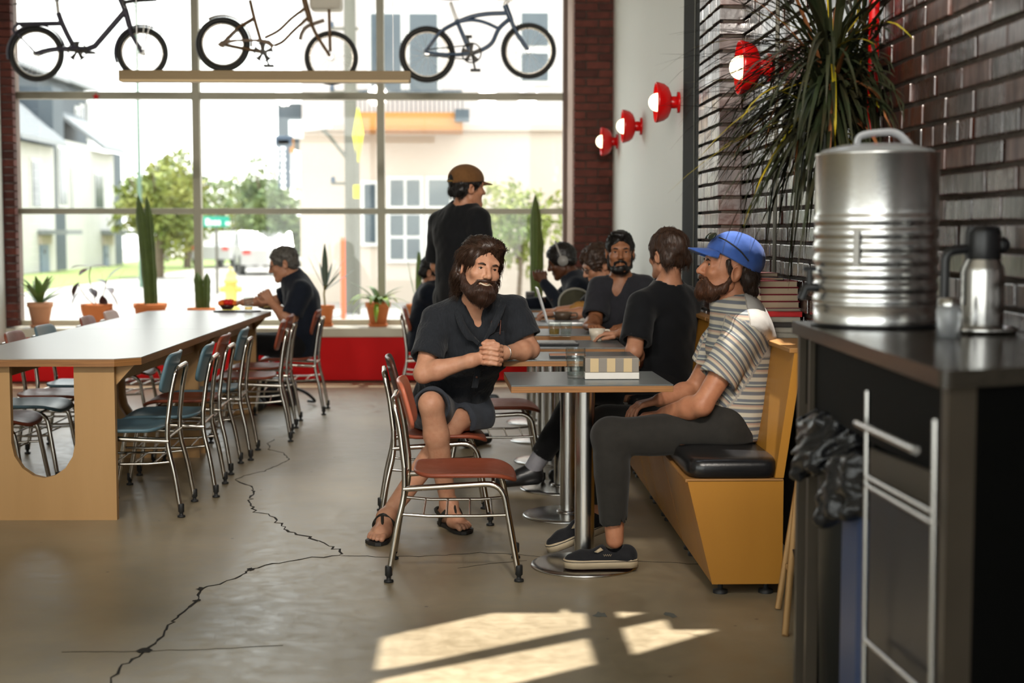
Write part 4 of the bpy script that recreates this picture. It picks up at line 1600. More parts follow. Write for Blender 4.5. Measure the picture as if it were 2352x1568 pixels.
def pot(t, r0, r1, h, m, rim=.012, saucer=True, bowl=False):
    z0 = .012 if saucer else 0
    if saucer:
        MB().lathe([(0, 0), (r0 * 1.15, 0), (r0 * 1.35, .022), (r0 * 1.3, .024), (r0 * 1.1, .010), (0, .010)], n=28).build('saucer', m, t, fixn=True)
    if bowl:
        prof = [(0, z0), (r0, z0)] + [(r0 + (r1 - r0) * math.sin(k / 8 * PI / 2) ** .8, z0 + h * k / 8) for k in range(1, 9)] + [(r1 - .015, z0 + h), (r1 - .02, z0 + h * .86), (0, z0 + h * .86)]
    else:
        prof = [(0, z0), (r0, z0), (r1 - .004, z0 + h * .80), (r1 + .006, z0 + h * .80), (r1 + .008, z0 + h), (r1 - .012, z0 + h), (r1 - .016, z0 + h * .88), (0, z0 + h * .88)]
    MB().lathe(prof, n=32).build('pot', m, t, fixn=True)
    MB().lathe([(0, z0 + h * .89), (r1 - .016, z0 + h * .885)], n=20).build('soil', M['soil'], t, fixn=True)
    return z0 + h * .88


def blade(mb, base, az, el, L, w_, droop, n=6, shape='lance', mi=0):
    pts, wid = [], []
    p = Vector(base)
    e = el
    for k in range(n + 1):
        pts.append(p.copy())
        t = k / n
        wid.append(w_ * {'lance': max(.05, math.sin(PI * min(1, t * .85 + .12)) ** .8), 'taper': (1 - t) ** .7 + .02, 'oval': max(.04, math.sin(PI * (t * .94 + .03)))}[shape])
        d = Vector((math.cos(az) * math.cos(e), math.sin(az) * math.cos(e), math.sin(e)))
        p = p + d * (L / n)
        e -= droop / n
    nrm = Vector((-math.cos(az) * math.sin(el), -math.sin(az) * math.sin(el), math.cos(el) + .05))
    mb.leaf(pts, wid, nrm, mi=mi)


# 1 agave
t = thing('potted_agave', 'spiky agave in a pale tapered clay pot at the left end of the sill', 'plant', pot_at(92), 0, GP)
zz = pot(t, .072, .108, .21, M['terracotta_pale'])
r_ = random.Random(4)
for k in range(18):
    mb = MB()
    blade(mb, (0, 0, zz), k * 2.4, r_.uniform(.5, 1.35), r_.uniform(.24, .34), .028, r_.uniform(.2, .8), shape='lance')
    mb.build('leaf', M['leafg'], t)
# 2 rubber plant in bowl
t = thing('potted_rubber_plant', 'sparse burgundy-leaved plant in a round clay bowl pot', 'plant', pot_at(222), 0, GP)
zz = pot(t, .075, .142, .195, M['terracotta'], bowl=True)
stems = [[(0, 0, zz), (-.03, 0, zz + .12), (-.06, 0, zz + .26), (-.05, .02, zz + .36)], [(.01, 0, zz), (.06, 0, zz + .10), (.10, -.02, zz + .24)], [(0, .01, zz), (-.10, .03, zz + .08), (-.16, 0, zz + .2)]]
for s_ in stems:
    MB().tube(spline(s_, 4), .005, 6).build('stem', M['bark'], t)
lv = [((-.06, 0, zz + .36), 2.9, .1, .16), ((-.05, 0, zz + .36), .2, .15, .15), ((-.05, 0, zz + .34), 4.2, -.2, .13), ((-.15, 0, zz + .22), 4.0, -.9, .13), ((-.13, 0, zz + .15), 3.6, -.8, .15),
      ((.10, 0, zz + .24), .4, .9, .16), ((.09, 0, zz + .20), 2.7, .5, .12), ((.08, 0, zz + .17), 5.4, -.1, .14), ((.05, 0, zz + .10), 5.2, -1.0, .12), ((.02, -.02, zz + .03), 5.8, -.4, .14),
      ((.10, 0, zz + .15), .1, -.9, .18), ((0, -.02, zz + .08), 2.3, .8, .13), ((.13, 0, zz), .1, -1.1, .20)]
for (b, az, el, L) in lv:
    mb = MB()
    blade(mb, b, az, el, L * 1.15, .040, .5, shape='oval')
    mb.build('leaf', M['leafr'], t)


# 3, 4, 8 columnar cacti
def cactus_col(t, base, h, r, lean=(0, 0), ribs=6, flat=1.0):
    def ring(a, z):
        return 1 + .20 * math.cos(ribs * a)
    n = 14
    prof = [(r * (1.0 if k < n - 2 else (.82, .55, .0)[k - n + 2]) * (1 + .05 * math.sin(k * 1.9)) * (.85 + .15 * min(1, k / 4)), h * (k / n if k < n else 1.012)) for k in range(n + 1)]
    mb = MB().lathe(prof, (0, 0, 0), 36, ring=ring)
    mb.v = [(x + base[0] + lean[0] * (z / h) ** 1.3, y * flat + base[1] + lean[1] * (z / h), z + base[2]) for x, y, z in mb.v]
    mb.build('cactus_column', M['cactus'], t)


t = thing('potted_cactus', 'tall twin-columned cactus in a wide orange clay pot', 'plant', pot_at(345), 0, GP)
zz = pot(t, .115, .142, .20, M['terracotta'])
cactus_col(t, (-.015, 0, zz), .99, .036, (-.075, 0))
cactus_col(t, (.026, .03, zz), .98, .034, (-.050, .02))
t = thing('potted_cactus', 'small twin-lobed cactus behind the communal table', 'plant', pot_at(462), 0, GP)
zz = pot(t, .09, .12, .16, M['terracotta'])
cactus_col(t, (-.01, 0, zz), .34, .034, (-.02, 0), ribs=5)
cactus_col(t, (.042, .02, zz), .33, .030, (.01, 0), ribs=5)
t = thing('potted_cactus', 'tall single green cactus by the right end of the window', 'plant', pot_at(1229, 13.15), 0, GP)
zz = pot(t, .09, .115, .17, M['terracotta'])
cactus_col(t, (0, 0, zz), 1.02, .046, (.0, 0), ribs=5)
cactus_col(t, (.03, .03, zz), .75, .036, (.01, 0), ribs=5)
# 5 lance-leaved plant behind the older man
t = thing('potted_zz_plant', 'slender dark-leaved plant in a narrow clay pot behind the older man', 'plant', pot_at(747), 0, GP)
zz = pot(t, .055, .078, .18, M['terracotta'])
MB().tube([(0, 0, zz), (-.01, 0, zz + .12), (0, 0, zz + .2)], .009, 7).build('stem', mat('stem_tan', '#8a7a3a', .6), t)
for (az, el, L, x) in ((1.6, 1.5, .36, 0), (3.3, 1.05, .30, 0), (.1, .95, .30, 0), (.3, .55, .27, .01), (5.9, .75, .2, 0), (2.8, 1.3, .22, 0), (.6, 1.2, .22, 0)):
    mb = MB()
    blade(mb, (x, 0, zz + .16), az, el, L * 1.15, .028, -.15, shape='lance')
    mb.build('leaf', M['leafd'], t)
# 6 bromeliad
t = thing('potted_bromeliad', 'bright green bromeliad in a clay pot on the bare part of the sill', 'plant', pot_at(868), 0, GP)
zz = pot(t, .070, .108, .205, M['terracotta'])
r_ = random.Random(9)
for k in range(16):
    mb = MB()
    L = r_.uniform(.24, .36)
    blade(mb, (0, 0, zz), k * 2.4 + .3, r_.uniform(.6, 1.4), L, .030, r_.uniform(.4, 2.6), shape='lance')
    mb.build('leaf', M['leafy'] if k % 3 else M['leafg'], t)
for az in (3.3, 6.2, 4.7):
    mb = MB()
    blade(mb, (math.cos(az) * .09, math.sin(az) * .09, zz + .02), az, -.2, .24, .022, 1.6, shape='lance')
    mb.build('leaf', M['leafy'], t)
# 7 snake-like leaves behind the standing man
t = thing('potted_snake_plant', 'upright green-leaved plant behind the standing man', 'plant', pot_at(960), 0, GP)
zz = pot(t, .07, .10, .19, M['terracotta'])
for (az, el, L) in ((.3, 1.2, .55), (.1, 1.05, .62), (1.5, 1.4, .5), (3.0, 1.25, .45), (5.0, 1.3, .5)):
    mb = MB()
    blade(mb, (0, 0, zz), az, el, L, .024, -.25, shape='lance')
    mb.build('leaf', M['leafg'], t)


# ------------------------------------------------------------------ glassware and things on the small tables
def tumbler(px, py, r, h, lab, group=None, fill=.45, z=.76, mfill=None, cat='glass'):
    q = F(px, py, z)
    t = thing('drinking_glass', lab, cat, (q.x, q.y, z), 0, group)

    def ring(a, zz_):
        return 1 + (.022 * math.cos(12 * a) if .008 < zz_ < h * .56 else 0)
    o_ = [(0, 0), (r * .80, 0), (r * .82, .004), (r * .86, h * .25), (r * .90, h * .52), (r * .93, h * .56), (r * .99, h * .60), (r, h), (r - .0022, h)]
    i_ = [(r * .97 - .002, h * .61), (r * .86 - .003, h * .5), (r * .78, .012), (0, .010)]
    MB().lathe(o_ + i_, n=48, ring=ring).build('glass_wall', M['glass'], t, fixn=True)
    if fill:
        MB().lathe([(0, .0105), (r * .775, .0125), (r * .845, h * fill), (0, h * fill)], n=32).build('drink', mfill or M['water'], t, fixn=True)
    return t


tumbler(1322, 868, .040, .121, 'clear fluted water glass, half full, on the nearest pedestal table')
tumbler(1273, 772, .034, .082, 'left of the two small tumblers on the fourth table', 'pair of tumblers', .5, mfill=M['tea'])
tumbler(1300, 772, .034, .082, 'right of the two small tumblers on the fourth table', 'pair of tumblers', .3)

# box with painted reflection stripes, white sheets under it (nearest table)
q = F(1403, 868, .76)
t = thing('napkin_box', 'low box with beige and grey stripes beside the water glass', 'box', (q.x, q.y, .76), .0)
MB().box((0, 0, .014), (.215, .105, .026), bev=.002).build('paper_stack', M['paper'], t)
MB().box((0, 0, .056), (.213, .10, .056), bev=.002).build('box_body', mat('box_grey', '#7c756c', .5), t)
for k in range(3):
    MB().box((-.070 + k * .066, -.0512, .056), (.033, .002, .054)).build('stripe', mat('beige_reflection', '#b8a27c', .6), t)  # reflection of the table edge, painted as beige bars
# notebook on the second table
q = F(1303, 820, .76)
t = thing('notebook', 'tan-topped notebook with black edge on the second table', 'notebook', (q.x, q.y, .76), 0)
MB().box((0, 0, .006), (.165, .09, .011), bev=.001).build('pages', M['blackp'], t)
MB().box((0, 0, .013), (.167, .092, .003), bev=.001).build('cover', mat('tan_card', '#a8775a', .7), t)
# third table: black tray with paper, mug, phone
q = F(1262, 793, .76)
t = thing('laptop', 'black slab-like tablet lying near the edge of the third table', 'tablet', (q.x, q.y + .05, .76), 0)
MB().box((0, 0, .008), (.30, .16, .015), bev=.003).build('body', M['blackp'], t)
MB().box((0, .01, .0165), (.27, .11, .002)).build('keys', mat('key_grey', '#9a9d9c', .35), t)


def mug(px, py, lab, r=.043, h=.066, m=None, z=.76):
    q = F(px, py, z)
    m = m or M['white_cer']
    t = thing('mug', lab, 'mug', (q.x, q.y, z))
    MB().lathe([(0, 0), (r * .66, 0), (r * .72, h * .1), (r * .86, h * .42), (r * .9, h * .44), (r, h), (r - .003, h), (r * .82, h * .4), (r * .6, .008), (0, .008)], n=32).build('cup', m, t, fixn=True)
    MB().tube(spline([(r * .93, 0, h * .88), (r * 1.5, 0, h * .86), (r * 1.55, 0, h * .5), (r * .9, 0, h * .38)], 5), .0055, 8).build('handle', m, t)
    return t


mug(1371, 783, 'off-white stoneware mug at the right of the third table')
q = F(1425, 779, .76)
tag(MB().box((q.x, q.y, .764), (.14, .065, .008), bev=.003).build('phone', M['blackp']), 'black phone lying behind the white mug', 'phone')
# fifth table: laptop seen from the side, bowl, paper bag, napkin
q = F(1258, 742, .76)
t = thing('laptop', 'open silver laptop seen edge-on on the fifth table', 'laptop', (q.x, q.y, .76), 0)
MB().boxb((0, -.15, 0), (.24, .15, .013), bev=.003).build('base', M['alu'], t)
MB().box((-.035, 0, .115), (.008, .30, .235), rot=(0, -.30, 0), bev=.003).build('screen', M['alu'], t)
MB().box((.13, 0, .014), (.18, .26, .002)).build('keyboard', M['blackp'], t)
mug(1292, 738, 'dark-bodied bowl cup behind the laptop', .060, .062, mat('brown_stoneware', '#5a4a3c', .4, var=.3))
q = F(1335, 735, .76)
t = thing('paper_bag', 'crumpled tan paper bag on the fifth table', 'bag', (q.x, q.y + .1, .76))
mb = MB().sphere((0, 0, .055), (.075, .055, .06), 18, 12)
r_ = random.Random(2)
mb.v = [(x * (1 + r_.uniform(-.12, .12)), y * (1 + r_.uniform(-.12, .12)), max(0, z * (1 + r_.uniform(-.1, .1)))) for x, y, z in mb.v]
mb.build('paper', mat('kraft_paper', '#a5783a', .8, var=.5, vscale=18, col2='#8a602a', bump=.4, bscale=40), t)
q = F(1350, 742, .76)
mb = MB().sphere((q.x, q.y, .772), (.06, .05, .02), 14, 8)
mb.v = [(x + r_.uniform(-.005, .005), y + r_.uniform(-.005, .005), max(.7605, z + r_.uniform(-.006, .006))) for x, y, z in mb.v]
tag(mb.build('napkin', M['paper']), 'crumpled white napkin in front of the paper bag', 'napkin')
# olive round-topped bag on the sixth table
q = F(1322, 722, .76)
t = thing('rucksack', 'olive round-topped bag standing behind the paper bag', 'bag', (q.x, q.y + .05, .76))
arc = [(-.115, 0, 0), (-.115, 0, .08)] + [(-.115 * math.cos(a), 0, .08 + .10 * math.sin(a)) for a in [PI * k / 12 for k in range(1, 12)]] + [(.115, 0, .08), (.115, 0, 0)]
MB().prism(arc, (0, .10, 0)).build('body', mat('olive_canvas', '#3a3826', .8, var=.4, vscale=20, bump=.2), t, fixn=True)
MB().tube(arc, .008, 8).build('piping', mat('grey_piping', '#8a877c', .7), t)
# sixth table: small grey box
q = F(1219, 686, .76)
t = thing('napkin_dispenser', 'small grey dispenser box on the table nearest the window', 'box', (.46, 11.2, .76))
MB().box((0, 0, .06), (.07, .09, .12), bev=.006).build('box_body', mat('dispenser_grey', '#6e6a66', .5), t)
MB().box((0, -.046, .07), (.05, .002, .06)).build('slot', M['blackp'], t)

# ------------------------------------------------------------------ on the communal table by the older man
q = F(545, 716, .76)
tr = thing('serving_tray', 'dark oval tray in front of the older man', 'tray', (q.x, q.y, .76))
vs, fs = rounded_panel(.17, .07, .010, 40, 3.0)
MB().add([(x, y, z + .006) for x, y, z in vs], fs, True).build('plate', M['blackp'], tr)
q = F(522, 714, .76)
t = thing('flower_bowl', 'small dark bowl heaped with orange and red flowers on the communal table', 'bowl', (q.x, q.y, .7715))
MB().lathe([(0, 0), (.035, 0), (.05, .02), (.056, .035), (.05, .035), (.03, .01), (0, .01)], n=24).build('bowl', mat('dark_bowl', '#3a1f1c', .4), t, fixn=True)
for k, (x, y, z, m_) in enumerate([(-.03, 0, .05, 'o'), (-.005, .01, .055, 'o'), (.0, -.02, .052, 'r'), (.025, -.012, .05, 'r'), (.045, .0, .046, 'o'), (-.04, -.015, .045, 'o'), (.02, .02, .055, 'o')]):
    mb = MB()
    for j in range(8):
        blade(mb, (x, y, z - .006), j * .785, .6, .036, .013, -.3, 4, 'oval')
    mb.sphere((x, y, z), (.025, .024, .022), 12, 8)
    mb.build('flower', mat('orange_petal', '#ee7418', .6) if m_ == 'o' else mat('red_petal', '#d41a12', .6), t)
q = F(571, 714, .76)
tumbler(571, 714, .034, .10, 'tall glass with a little amber drink beside the flower bowl', None, .28, z=.7715, mfill=M['tea'])
q = F(628, 711, .76)
t = thing('plate', 'dark plate with food by the older man\'s elbow', 'plate', (q.x, q.y + .02, .76))
MB().lathe([(0, 0), (.07, 0), (.12, .016), (.117, .018), (.07, .006), (0, .006)], n=32).build('rim', M['blackp'], t, fixn=True)
for k in range(6):
    MB().sphere((.05 * math.cos(k), .05 * math.sin(k * 1.3), .016), (.025, .02, .014), 10, 6).build('morsel', mat('bread', '#b89a5a', .8), t)

# backpack on the floor by the table
q = F(625, 935)
t = thing('backpack', 'black backpack lying on the floor under the older man\'s table', 'bag', (q.x - .05, q.y + .15, 0))
vs, fs = rounded_panel(.22, .14, .20, 36, 3.5, lambda u, v: -.05 * (u / .22) ** 2)
MB().add([(x, y, z + .125) for x, y, z in vs], fs, True).build('body', mat('black_nylon', (.012, .012, .014), .6, bump=.3, bscale=30, var=.2), t)
MB().tube(spline([(.2, -.1, .15), (.30, -.06, .10), (.36, .0, .03), (.30, .08, .02)], 5), .012, 8).build('strap', M['blackp'], t)

# ------------------------------------------------------------------ books on the bench ledge
GB = 'books stacked on the bench ledge'


def book(c, size, rz, mc, label, pages_side=-1):
    """lying book: two covers, a spine and a page block"""
    t = thing('book', label, 'book', (c[0], c[1], c[2]), rz, GB)
    w_, d, h = size
    MB().box((0, pages_side * .004, h / 2), (w_ - .010, d - .008, h - .006)).build('pages', M['pagecream'], t)
    cv = MB()
    cv.box((0, 0, h - .002), (w_, d, .004), bev=.001)
    cv.box((0, 0, .002), (w_, d, .004), bev=.001)
    cv.box((0, -pages_side * (d / 2 - .002), h / 2), (w_, .004, h))
    cv.build('cover', mc, t)


bx, by, bz = 1.245, 5.93, .9185
lab5 = ['bottom grey-spined book of the lower stack on the bench ledge', 'second grey-spined book from the bottom on the bench ledge', 'dark book in the middle of the lower stack on the ledge', 'grey and red book fourth from the bottom on the ledge', 'red-covered book topping the lower stack on the ledge']
z = bz
for k in range(5):
    h = .0205
    book((bx + .012, by - .05, z), (.155, .20, h), .04 * (-1) ** k - .15, [M['bookgrey'], M['bookgrey'], M['bookblack'], M['bookgrey'], M['bookred2']][k], lab5[k], 1)
    z += h + .0005
h = .010
book((bx + .005, by, z), (.150, .21, h), .05, M['bookgrey'], 'thin pale book between the two stacks on the ledge')
z += h + .0005
lab4 = ['lowest red hardback with pages facing out', 'second red hardback with pages facing out', 'third red hardback with pages facing out', 'topmost red hardback with pages facing out']
for k in range(4):
    h = .0275
    book((bx - .002 * k, by, z), (.158, .21, h), .01 * (-1) ** k, M['bookred'], lab4[k])
    z += h + .0005
h = .012
book((bx - .03, by, z), (.10, .16, h), 0, M['bookblack'], 'thin dark book above the red hardbacks')
z += h + .0005
book((bx - .045, by, z), (.085, .13, .018), .05, mat('oxblood_leather', '#4a120c', .45, var=.2), 'small oxblood book on the very top of the stack')

# steel shaker on the ledge behind the capped man's beard
q = V(1635, 745, 6.85)
t = thing('shaker', 'small steel shaker on the ledge behind the capped man\'s chin', 'shaker', (1.185, 6.72, .9185))
MB().lathe([(0, 0), (.032, 0), (.034, .01), (.034, .10), (.036, .105), (.036, .12), (.0, .122)], n=24).build('body', M['steel'], t, fixn=True)

# ------------------------------------------------------------------ service counter at the right
ZT = 1.10
A_, B_, C_ = F(1815, 737, ZT), F(2167, 852, ZT), F(2352, 842, ZT)
cdir = (C_ - B_).normalized()
XW_ = 1.325
Bn = B_ + cdir * ((XW_ - B_.x) / cdir.x)
ct = thing('service_counter', 'dark service counter with open bays and stone top at the right edge', 'counter', ((A_.x + XW_) / 2, (A_.y + B_.y) / 2, 0))
An = Vector((XW_, A_.y + .02, ZT))
top = [A_, B_, Bn, An]
rt_ = fillet([A_.lerp(An, .5)] + [A_, B_, Bn] + [An, A_.lerp(An, .5)], .03, 5)[:-1]
MB().prism([(p_.x, p_.y, ZT - .032) for p_ in rt_], (0, 0, .032)).build('countertop', M['countertop'], ct, True, 'dark polished countertop', fixn=True)


def cp(f_, g_, z_):
    """point of the counter plan: f along the front (far 0 .. near 1), g from front 0 to wall 1"""
    a = A_.lerp(B_, f_)
    b = An.lerp(Bn, f_)
    q_ = a.lerp(b, g_)
    return Vector((q_.x, q_.y, z_))


def cbox(name, f0, f1, g0, g1, z0, z1, m, lab=None, par=None):
    poly = [cp(f0, g0, z0), cp(f1, g0, z0), cp(f1, g1, z0), cp(f0, g1, z0)]
    return MB().prism(poly, (0, 0, z1 - z0)).build(name, m, par or ct, True, lab, fixn=True)


cbox('post', .015, .035, .04, .16, .0, ZT - .033, M['counteredge'])
cbox('post', .955, .985, .04, .16, .0, ZT - .033, M['counteredge'])
cbox('post', .10, .115, .05, .12, .0, ZT - .033, M['counteredge'])
cbox('end_panel', .03, .05, .16, .98, .0, ZT - .033, M['counterbody'])
cbox('end_panel', .965, .985, .16, .98, .0, ZT - .033, M['counterbody'])
cbox('back_panel', .04, .97, .95, .98, .0, ZT - .033, M['counterbody'])
cbox('plinth', .02, .98, .08, .98, .0, .05, M['counterbody'])
cbox('fascia', .03, .97, .08, .12, .88, ZT - .033, M['counterbody'])
cbox('divider', .52, .54, .10, .95, .05, .88, M['counterbody'])
kq = cp(.985, .75, .98)
MB().cyl(kq, kq + Vector((0, -.05, 0)), .014, n=14).build('knob', M['steel'], ct, True)
# metal rack frame hung on the front of the near bay
rk = thing('metal_rack', 'steel rod rack with towel bars on the front of the counter', 'rack', cp(.70, 0, 0))


def rp(px, py, off=-.02):
    # point on the counter's front plane
    d = ray(px, py)
    n_ = (B_ - A_).cross(Vector((0, 0, 1))).normalized()
    if n_.x > 0:
        n_ = -n_
    p0_ = A_ + n_ * (-off)
    tt = (p0_ - _o).dot(n_) / d.dot(n_)
    return _o + d * tt


for (a_, b_, r__) in (((1992, 897), (1983, 1700), .0055), ((2148, 963), (2136, 1800), .0055)):
    MB().cyl(rp(*a_), rp(*b_), r__, n=10).build('upright_rod', M['steel'], rk, True)
MB().cyl(rp(1968, 972, -.045), rp(2103, 1034, -.045), .0075, n=12).build('towel_bar', M['steel'], rk, True)
for a_, b_ in (((1992, 1095), (2146, 1178)), ((1992, 1115), (2146, 1203)), ((1988, 1470), (2140, 1605))):
    MB().cyl(rp(*a_), rp(*b_), .0055, n=10).build('cross_rod', M['steel'], rk, True)
pn = [rp(1998, 1030, .012), rp(2142, 1085, .012), rp(2142, 1165, .012), rp(1998, 1090, .012)]
MB().prism(pn, (.01, 0, 0)).build('drawer_front', mat('drawer_taupe', '#3c352a', .5, var=.2), rk, True, fixn=True)
pn = [rp(1998, 1125, .012), rp(2142, 1215, .012), rp(2140, 1800, .012), rp(1990, 1700, .012)]
MB().prism(pn, (.01, 0, 0)).build('lower_panel', mat('dark_navy_panel', '#0d1018', .4), rk, True, fixn=True)
# bins in the far bay
f0 = cp(.20, .30, .055)
bn = thing('trash_bin', 'grey bin with a black plastic liner in the counter bay', 'bin', f0)
MB().lathe([(0, 0), (.095, 0), (.11, .70), (.115, .72), (.105, .72), (.09, .02), (0, .02)], n=28).build('bin_body', mat('bin_dark', '#1c1d1c', .5), bn, fixn=True)
BAGS = [(bn, .115, .745, 31)]
f0 = cp(.40, .28, .055)
bb = thing('recycling_bin', 'tall blue recycling bin in the counter bay', 'bin', f0)
MB().box((0, 0, .33), (.17, .20, .66), bev=.03).build('bin_body', M['bluebin'], bb)
MB().box((0, 0, .665), (.18, .21, .03), bev=.01).build('rim', M['bluebin'], bb)
BAGS.append((bb, .095, .70, 33))
# wooden easel leg leaning beside the bench
q0, q1 = F(1803, 1462), V(1834, 1092, 5.05)
es_ = thing('wooden_stand', 'pale wooden folding stand between the bench and the counter', 'stand', (q0.x, q0.y, 0))
ax_ = (q1 - q0)
MB().tube([q0 + Vector((0, 0, .004)), q1], .013, 4).build('leg', M['ply_pale'], es_, True)
MB().tube([Vector((q0.x + .05, q0.y + .35, .004)), q1 + Vector((.01, .03, 0))], .013, 4).build('leg', M['ply_pale'], es_, True)
m0 = q0.lerp(q1, .40)
MB().tube([m0, m0 + Vector((.03, .19, -.03))], .010, 4).build('brace', M['ply_pale'], es_, True)
MB().tube([q1, q1 + Vector((.12, .0, 0))], .012, 4).build('brace', M['ply_pale'], es_, True)

# galvanised drink canister
cb = F(2008, 748, ZT)
sc = FPX / cb.y
Rc = 139 / sc
hc = (748 - 352) / sc
cn = thing('drink_canister', 'big ribbed galvanised drink canister standing on the counter', 'canister', (cb.x, cb.y, ZT))
prof = [(0, 0), (Rc * .985, 0), (Rc, .008), (Rc, hc * .13)]
for k in range(7):
    z0 = hc * (.13 + .077 * k)
    prof += [(Rc * 1.0, z0), (Rc * 1.016, z0 + hc * .012), (Rc * 1.02, z0 + hc * .026), (Rc * 1.016, z0 + hc * .04), (Rc * 1.0, z0 + hc * .052), (Rc * .985, z0 + hc * .064)]
prof += [(Rc, hc * .68), (Rc, hc * .985), (Rc * 1.012, hc * .99), (Rc * 1.012, hc * 1.0), (Rc * .98, hc * 1.0), (Rc * .97, hc * .985), (0, hc * .985)]
MB().lathe(prof, n=64).build('body', M['galv'], cn, fixn=True)
MB().lathe([(Rc * .95, hc * .99), (Rc * .93, hc * 1.015), (Rc * .6, hc * 1.05), (Rc * .2, hc * 1.06), (0, hc * 1.06)], n=48).build('lid', mat('clear_plastic_lid', (.85, .88, .9), .08, trans=.7, ior=1.4), cn, fixn=True)
MB().tube(spline([(-.055, 0, hc * 1.045), (-.045, 0, hc * 1.10), (0, 0, hc * 1.12), (.05, 0, hc * 1.115), (.095, 0, hc * 1.02)], 6), [.011] * 25, 12, flat=.6).build('lid_handle', mat('clear_plastic_handle', (.85, .88, .92), .1, trans=.6, ior=1.4), cn)
MB().lathe([(0, 0), (Rc * 1.04, 0), (Rc * 1.04, .008), (Rc * .9, .010), (0, .010)], (0, 0, .0005), 48).build('base_mat', M['blackp'], cn, fixn=True)
sp = MB()
sp.tube([(-Rc * .97, -.02, .10), (-Rc - .03, -.02, .10), (-Rc - .04, -.02, .07)], .012, 10)
sp.tube([(-Rc - .02, -.02, .10), (-Rc - .02, -.02, .145)], .008, 8)
sp.box((-Rc - .02, -.02, .148), (.035, .012, .012), bev=.003)
sp.build('spigot', M['blackp'], cn, label='black spigot')
MB().boxb((-.095, -Rc * 1.03 + .012, hc * .36), (-.083, -Rc * .97 + .012, hc * .56)).build('white_bar', M['paper'], cn)  # plain upright white bar on the canister front
# thermal carafe on a tray
cq = F(2253, 765, ZT)
s2 = FPX / cq.y
rb = 50 / s2
hb_ = (765 - 600) / s2
tr2 = thing('drip_tray', 'shallow steel tray under the carafe', 'tray', (cq.x, cq.y, ZT))
MB().lathe([(0, 0), (rb * 1.55, 0), (rb * 1.7, .016), (rb * 1.62, .016), (rb * 1.5, .006), (0, .006)], n=40).build('tray_body', M['steel'], tr2, fixn=True)
cf = thing('carafe', 'steel thermal carafe with black lid and handle on a tray', 'carafe', (cq.x, cq.y, ZT + .0065))
MB().lathe([(0, 0), (rb * .98, 0), (rb, .006), (rb, hb_ * .82), (rb * .95, hb_ * .9), (rb * .76, hb_), (rb * .74, hb_ * 1.04), (0, hb_ * 1.04)], n=40).build('body', M['steel'], cf, fixn=True)
MB().lathe([(rb * .76, hb_ * 1.0), (rb * .8, hb_ * 1.04), (rb * .8, hb_ * 1.38), (rb * .7, hb_ * 1.46), (0, hb_ * 1.48)], n=32).build('lid', M['blackp'], cf, fixn=True)
MB().tube(fillet([(-rb * .7, 0, hb_ * 1.15), (-rb * 1.75, 0, hb_ * 1.12), (-rb * 1.75, 0, hb_ * .35)], .03, 5), .012, 8).build('handle', M['blackp'], cf)
MB().sphere((rb * .9, 0, hb_ * 1.2), (.02, .014, .02), 10, 8).build('spout', M['blackp'], cf)
q = F(2185, 775, ZT)
t = thing('sugar_jar', 'small clear jar beside the carafe', 'jar', (q.x, q.y + .02, ZT))
MB().lathe([(0, 0), (.028, 0), (.03, .06), (.024, .075), (.0, .075)], n=24).build('jar', mat('frosted_jar', (.8, .82, .85), .25, trans=.7), t, fixn=True)
MB().lathe([(.026, .073), (.026, .09), (0, .092)], n=20).build('lid', M['steel'], t, fixn=True)

# ------------------------------------------------------------------ tall dracaena between the counter and the bench
pc = V(1925, 170, 4.86)
pc.x = min(pc.x, 1.20)
hp = thing('dracaena', 'tall shaggy dracaena with long thin drooping leaves before the brick wall', 'plant', (pc.x, pc.y, 0))
MB().lathe([(0, 0), (.075, 0), (.10, .24), (.105, .26), (.092, .26), (.088, .23), (0, .23)], n=28).build('pot', mat('dark_pot', '#2a1d18', .6), hp, fixn=True)
MB().tube(spline([(0, 0, .22), (.01, .01, .8), (-.01, 0, 1.3), (0, 0, pc.z)], 5), [.024] * 8 + [.02] * 8, 10).build('trunk', M['bark'], hp)
r_ = random.Random(12)
rest = MB()
lim = XR - .05 - pc.x
for k in range(560):
    az = r_.uniform(0, 2 * PI)
    el = r_.choice([r_.uniform(.2, 1.3), r_.uniform(-.7, .5), r_.uniform(-1.0, .2)])
    L = r_.uniform(.36, .62)
    u_ = r_.random()
    kind = 'palm' if u_ < .82 else ('palmy' if u_ < .92 else 'palmb')
    pts, wid = [], []
    zc = pc.z + r_.uniform(-.22, .12)
    p = Vector((.02 * math.cos(az), .02 * math.sin(az), zc))
    e = el
    n = 7
    dr = r_.uniform(.4, 1.6)
    w0 = r_.uniform(.0055, .0095)
    for i in range(n + 1):
        pts.append(p.copy())
        t_ = i / n
        wid.append(w0 * (1 - t_ ** 2.2) + .0006)
        d = Vector((math.cos(az) * math.cos(e), math.sin(az) * math.cos(e), math.sin(e)))
        p = p + d * (L / n)
        if p.x > lim:
            p.x = lim - r_.uniform(0, .015)
        e = max(-1.45, e - dr / n)
    nrm = Vector((-math.cos(az) * .5, -math.sin(az) * .5, 1))
    if k < 300:
        MB().leaf(pts, wid, nrm).build('leaf', M[kind], hp)
    else:
        rest.leaf(pts, wid, nrm)
o = rest.build('leaf_rest', M['palm'], hp)
o['kind'] = 'stuff'
# red standpipe on the brick
q = V(2011, 150, 4.72)
rpz = thing('red_standpipe', 'vertical red pipe on the brick wall behind the hanging plant', 'pipe', (1.300, 4.72, 1.08))
MB().cyl((0, 0, 0), (0, 0, ZC - 1.08), .017, n=14).build('pipe', M['redgloss'], rpz)
for z_ in (.3, 1.5):
    MB().cyl((0, 0, z_), (0, 0, z_ + .03), .022, n=14).build('clamp', M['redgloss'], rpz)
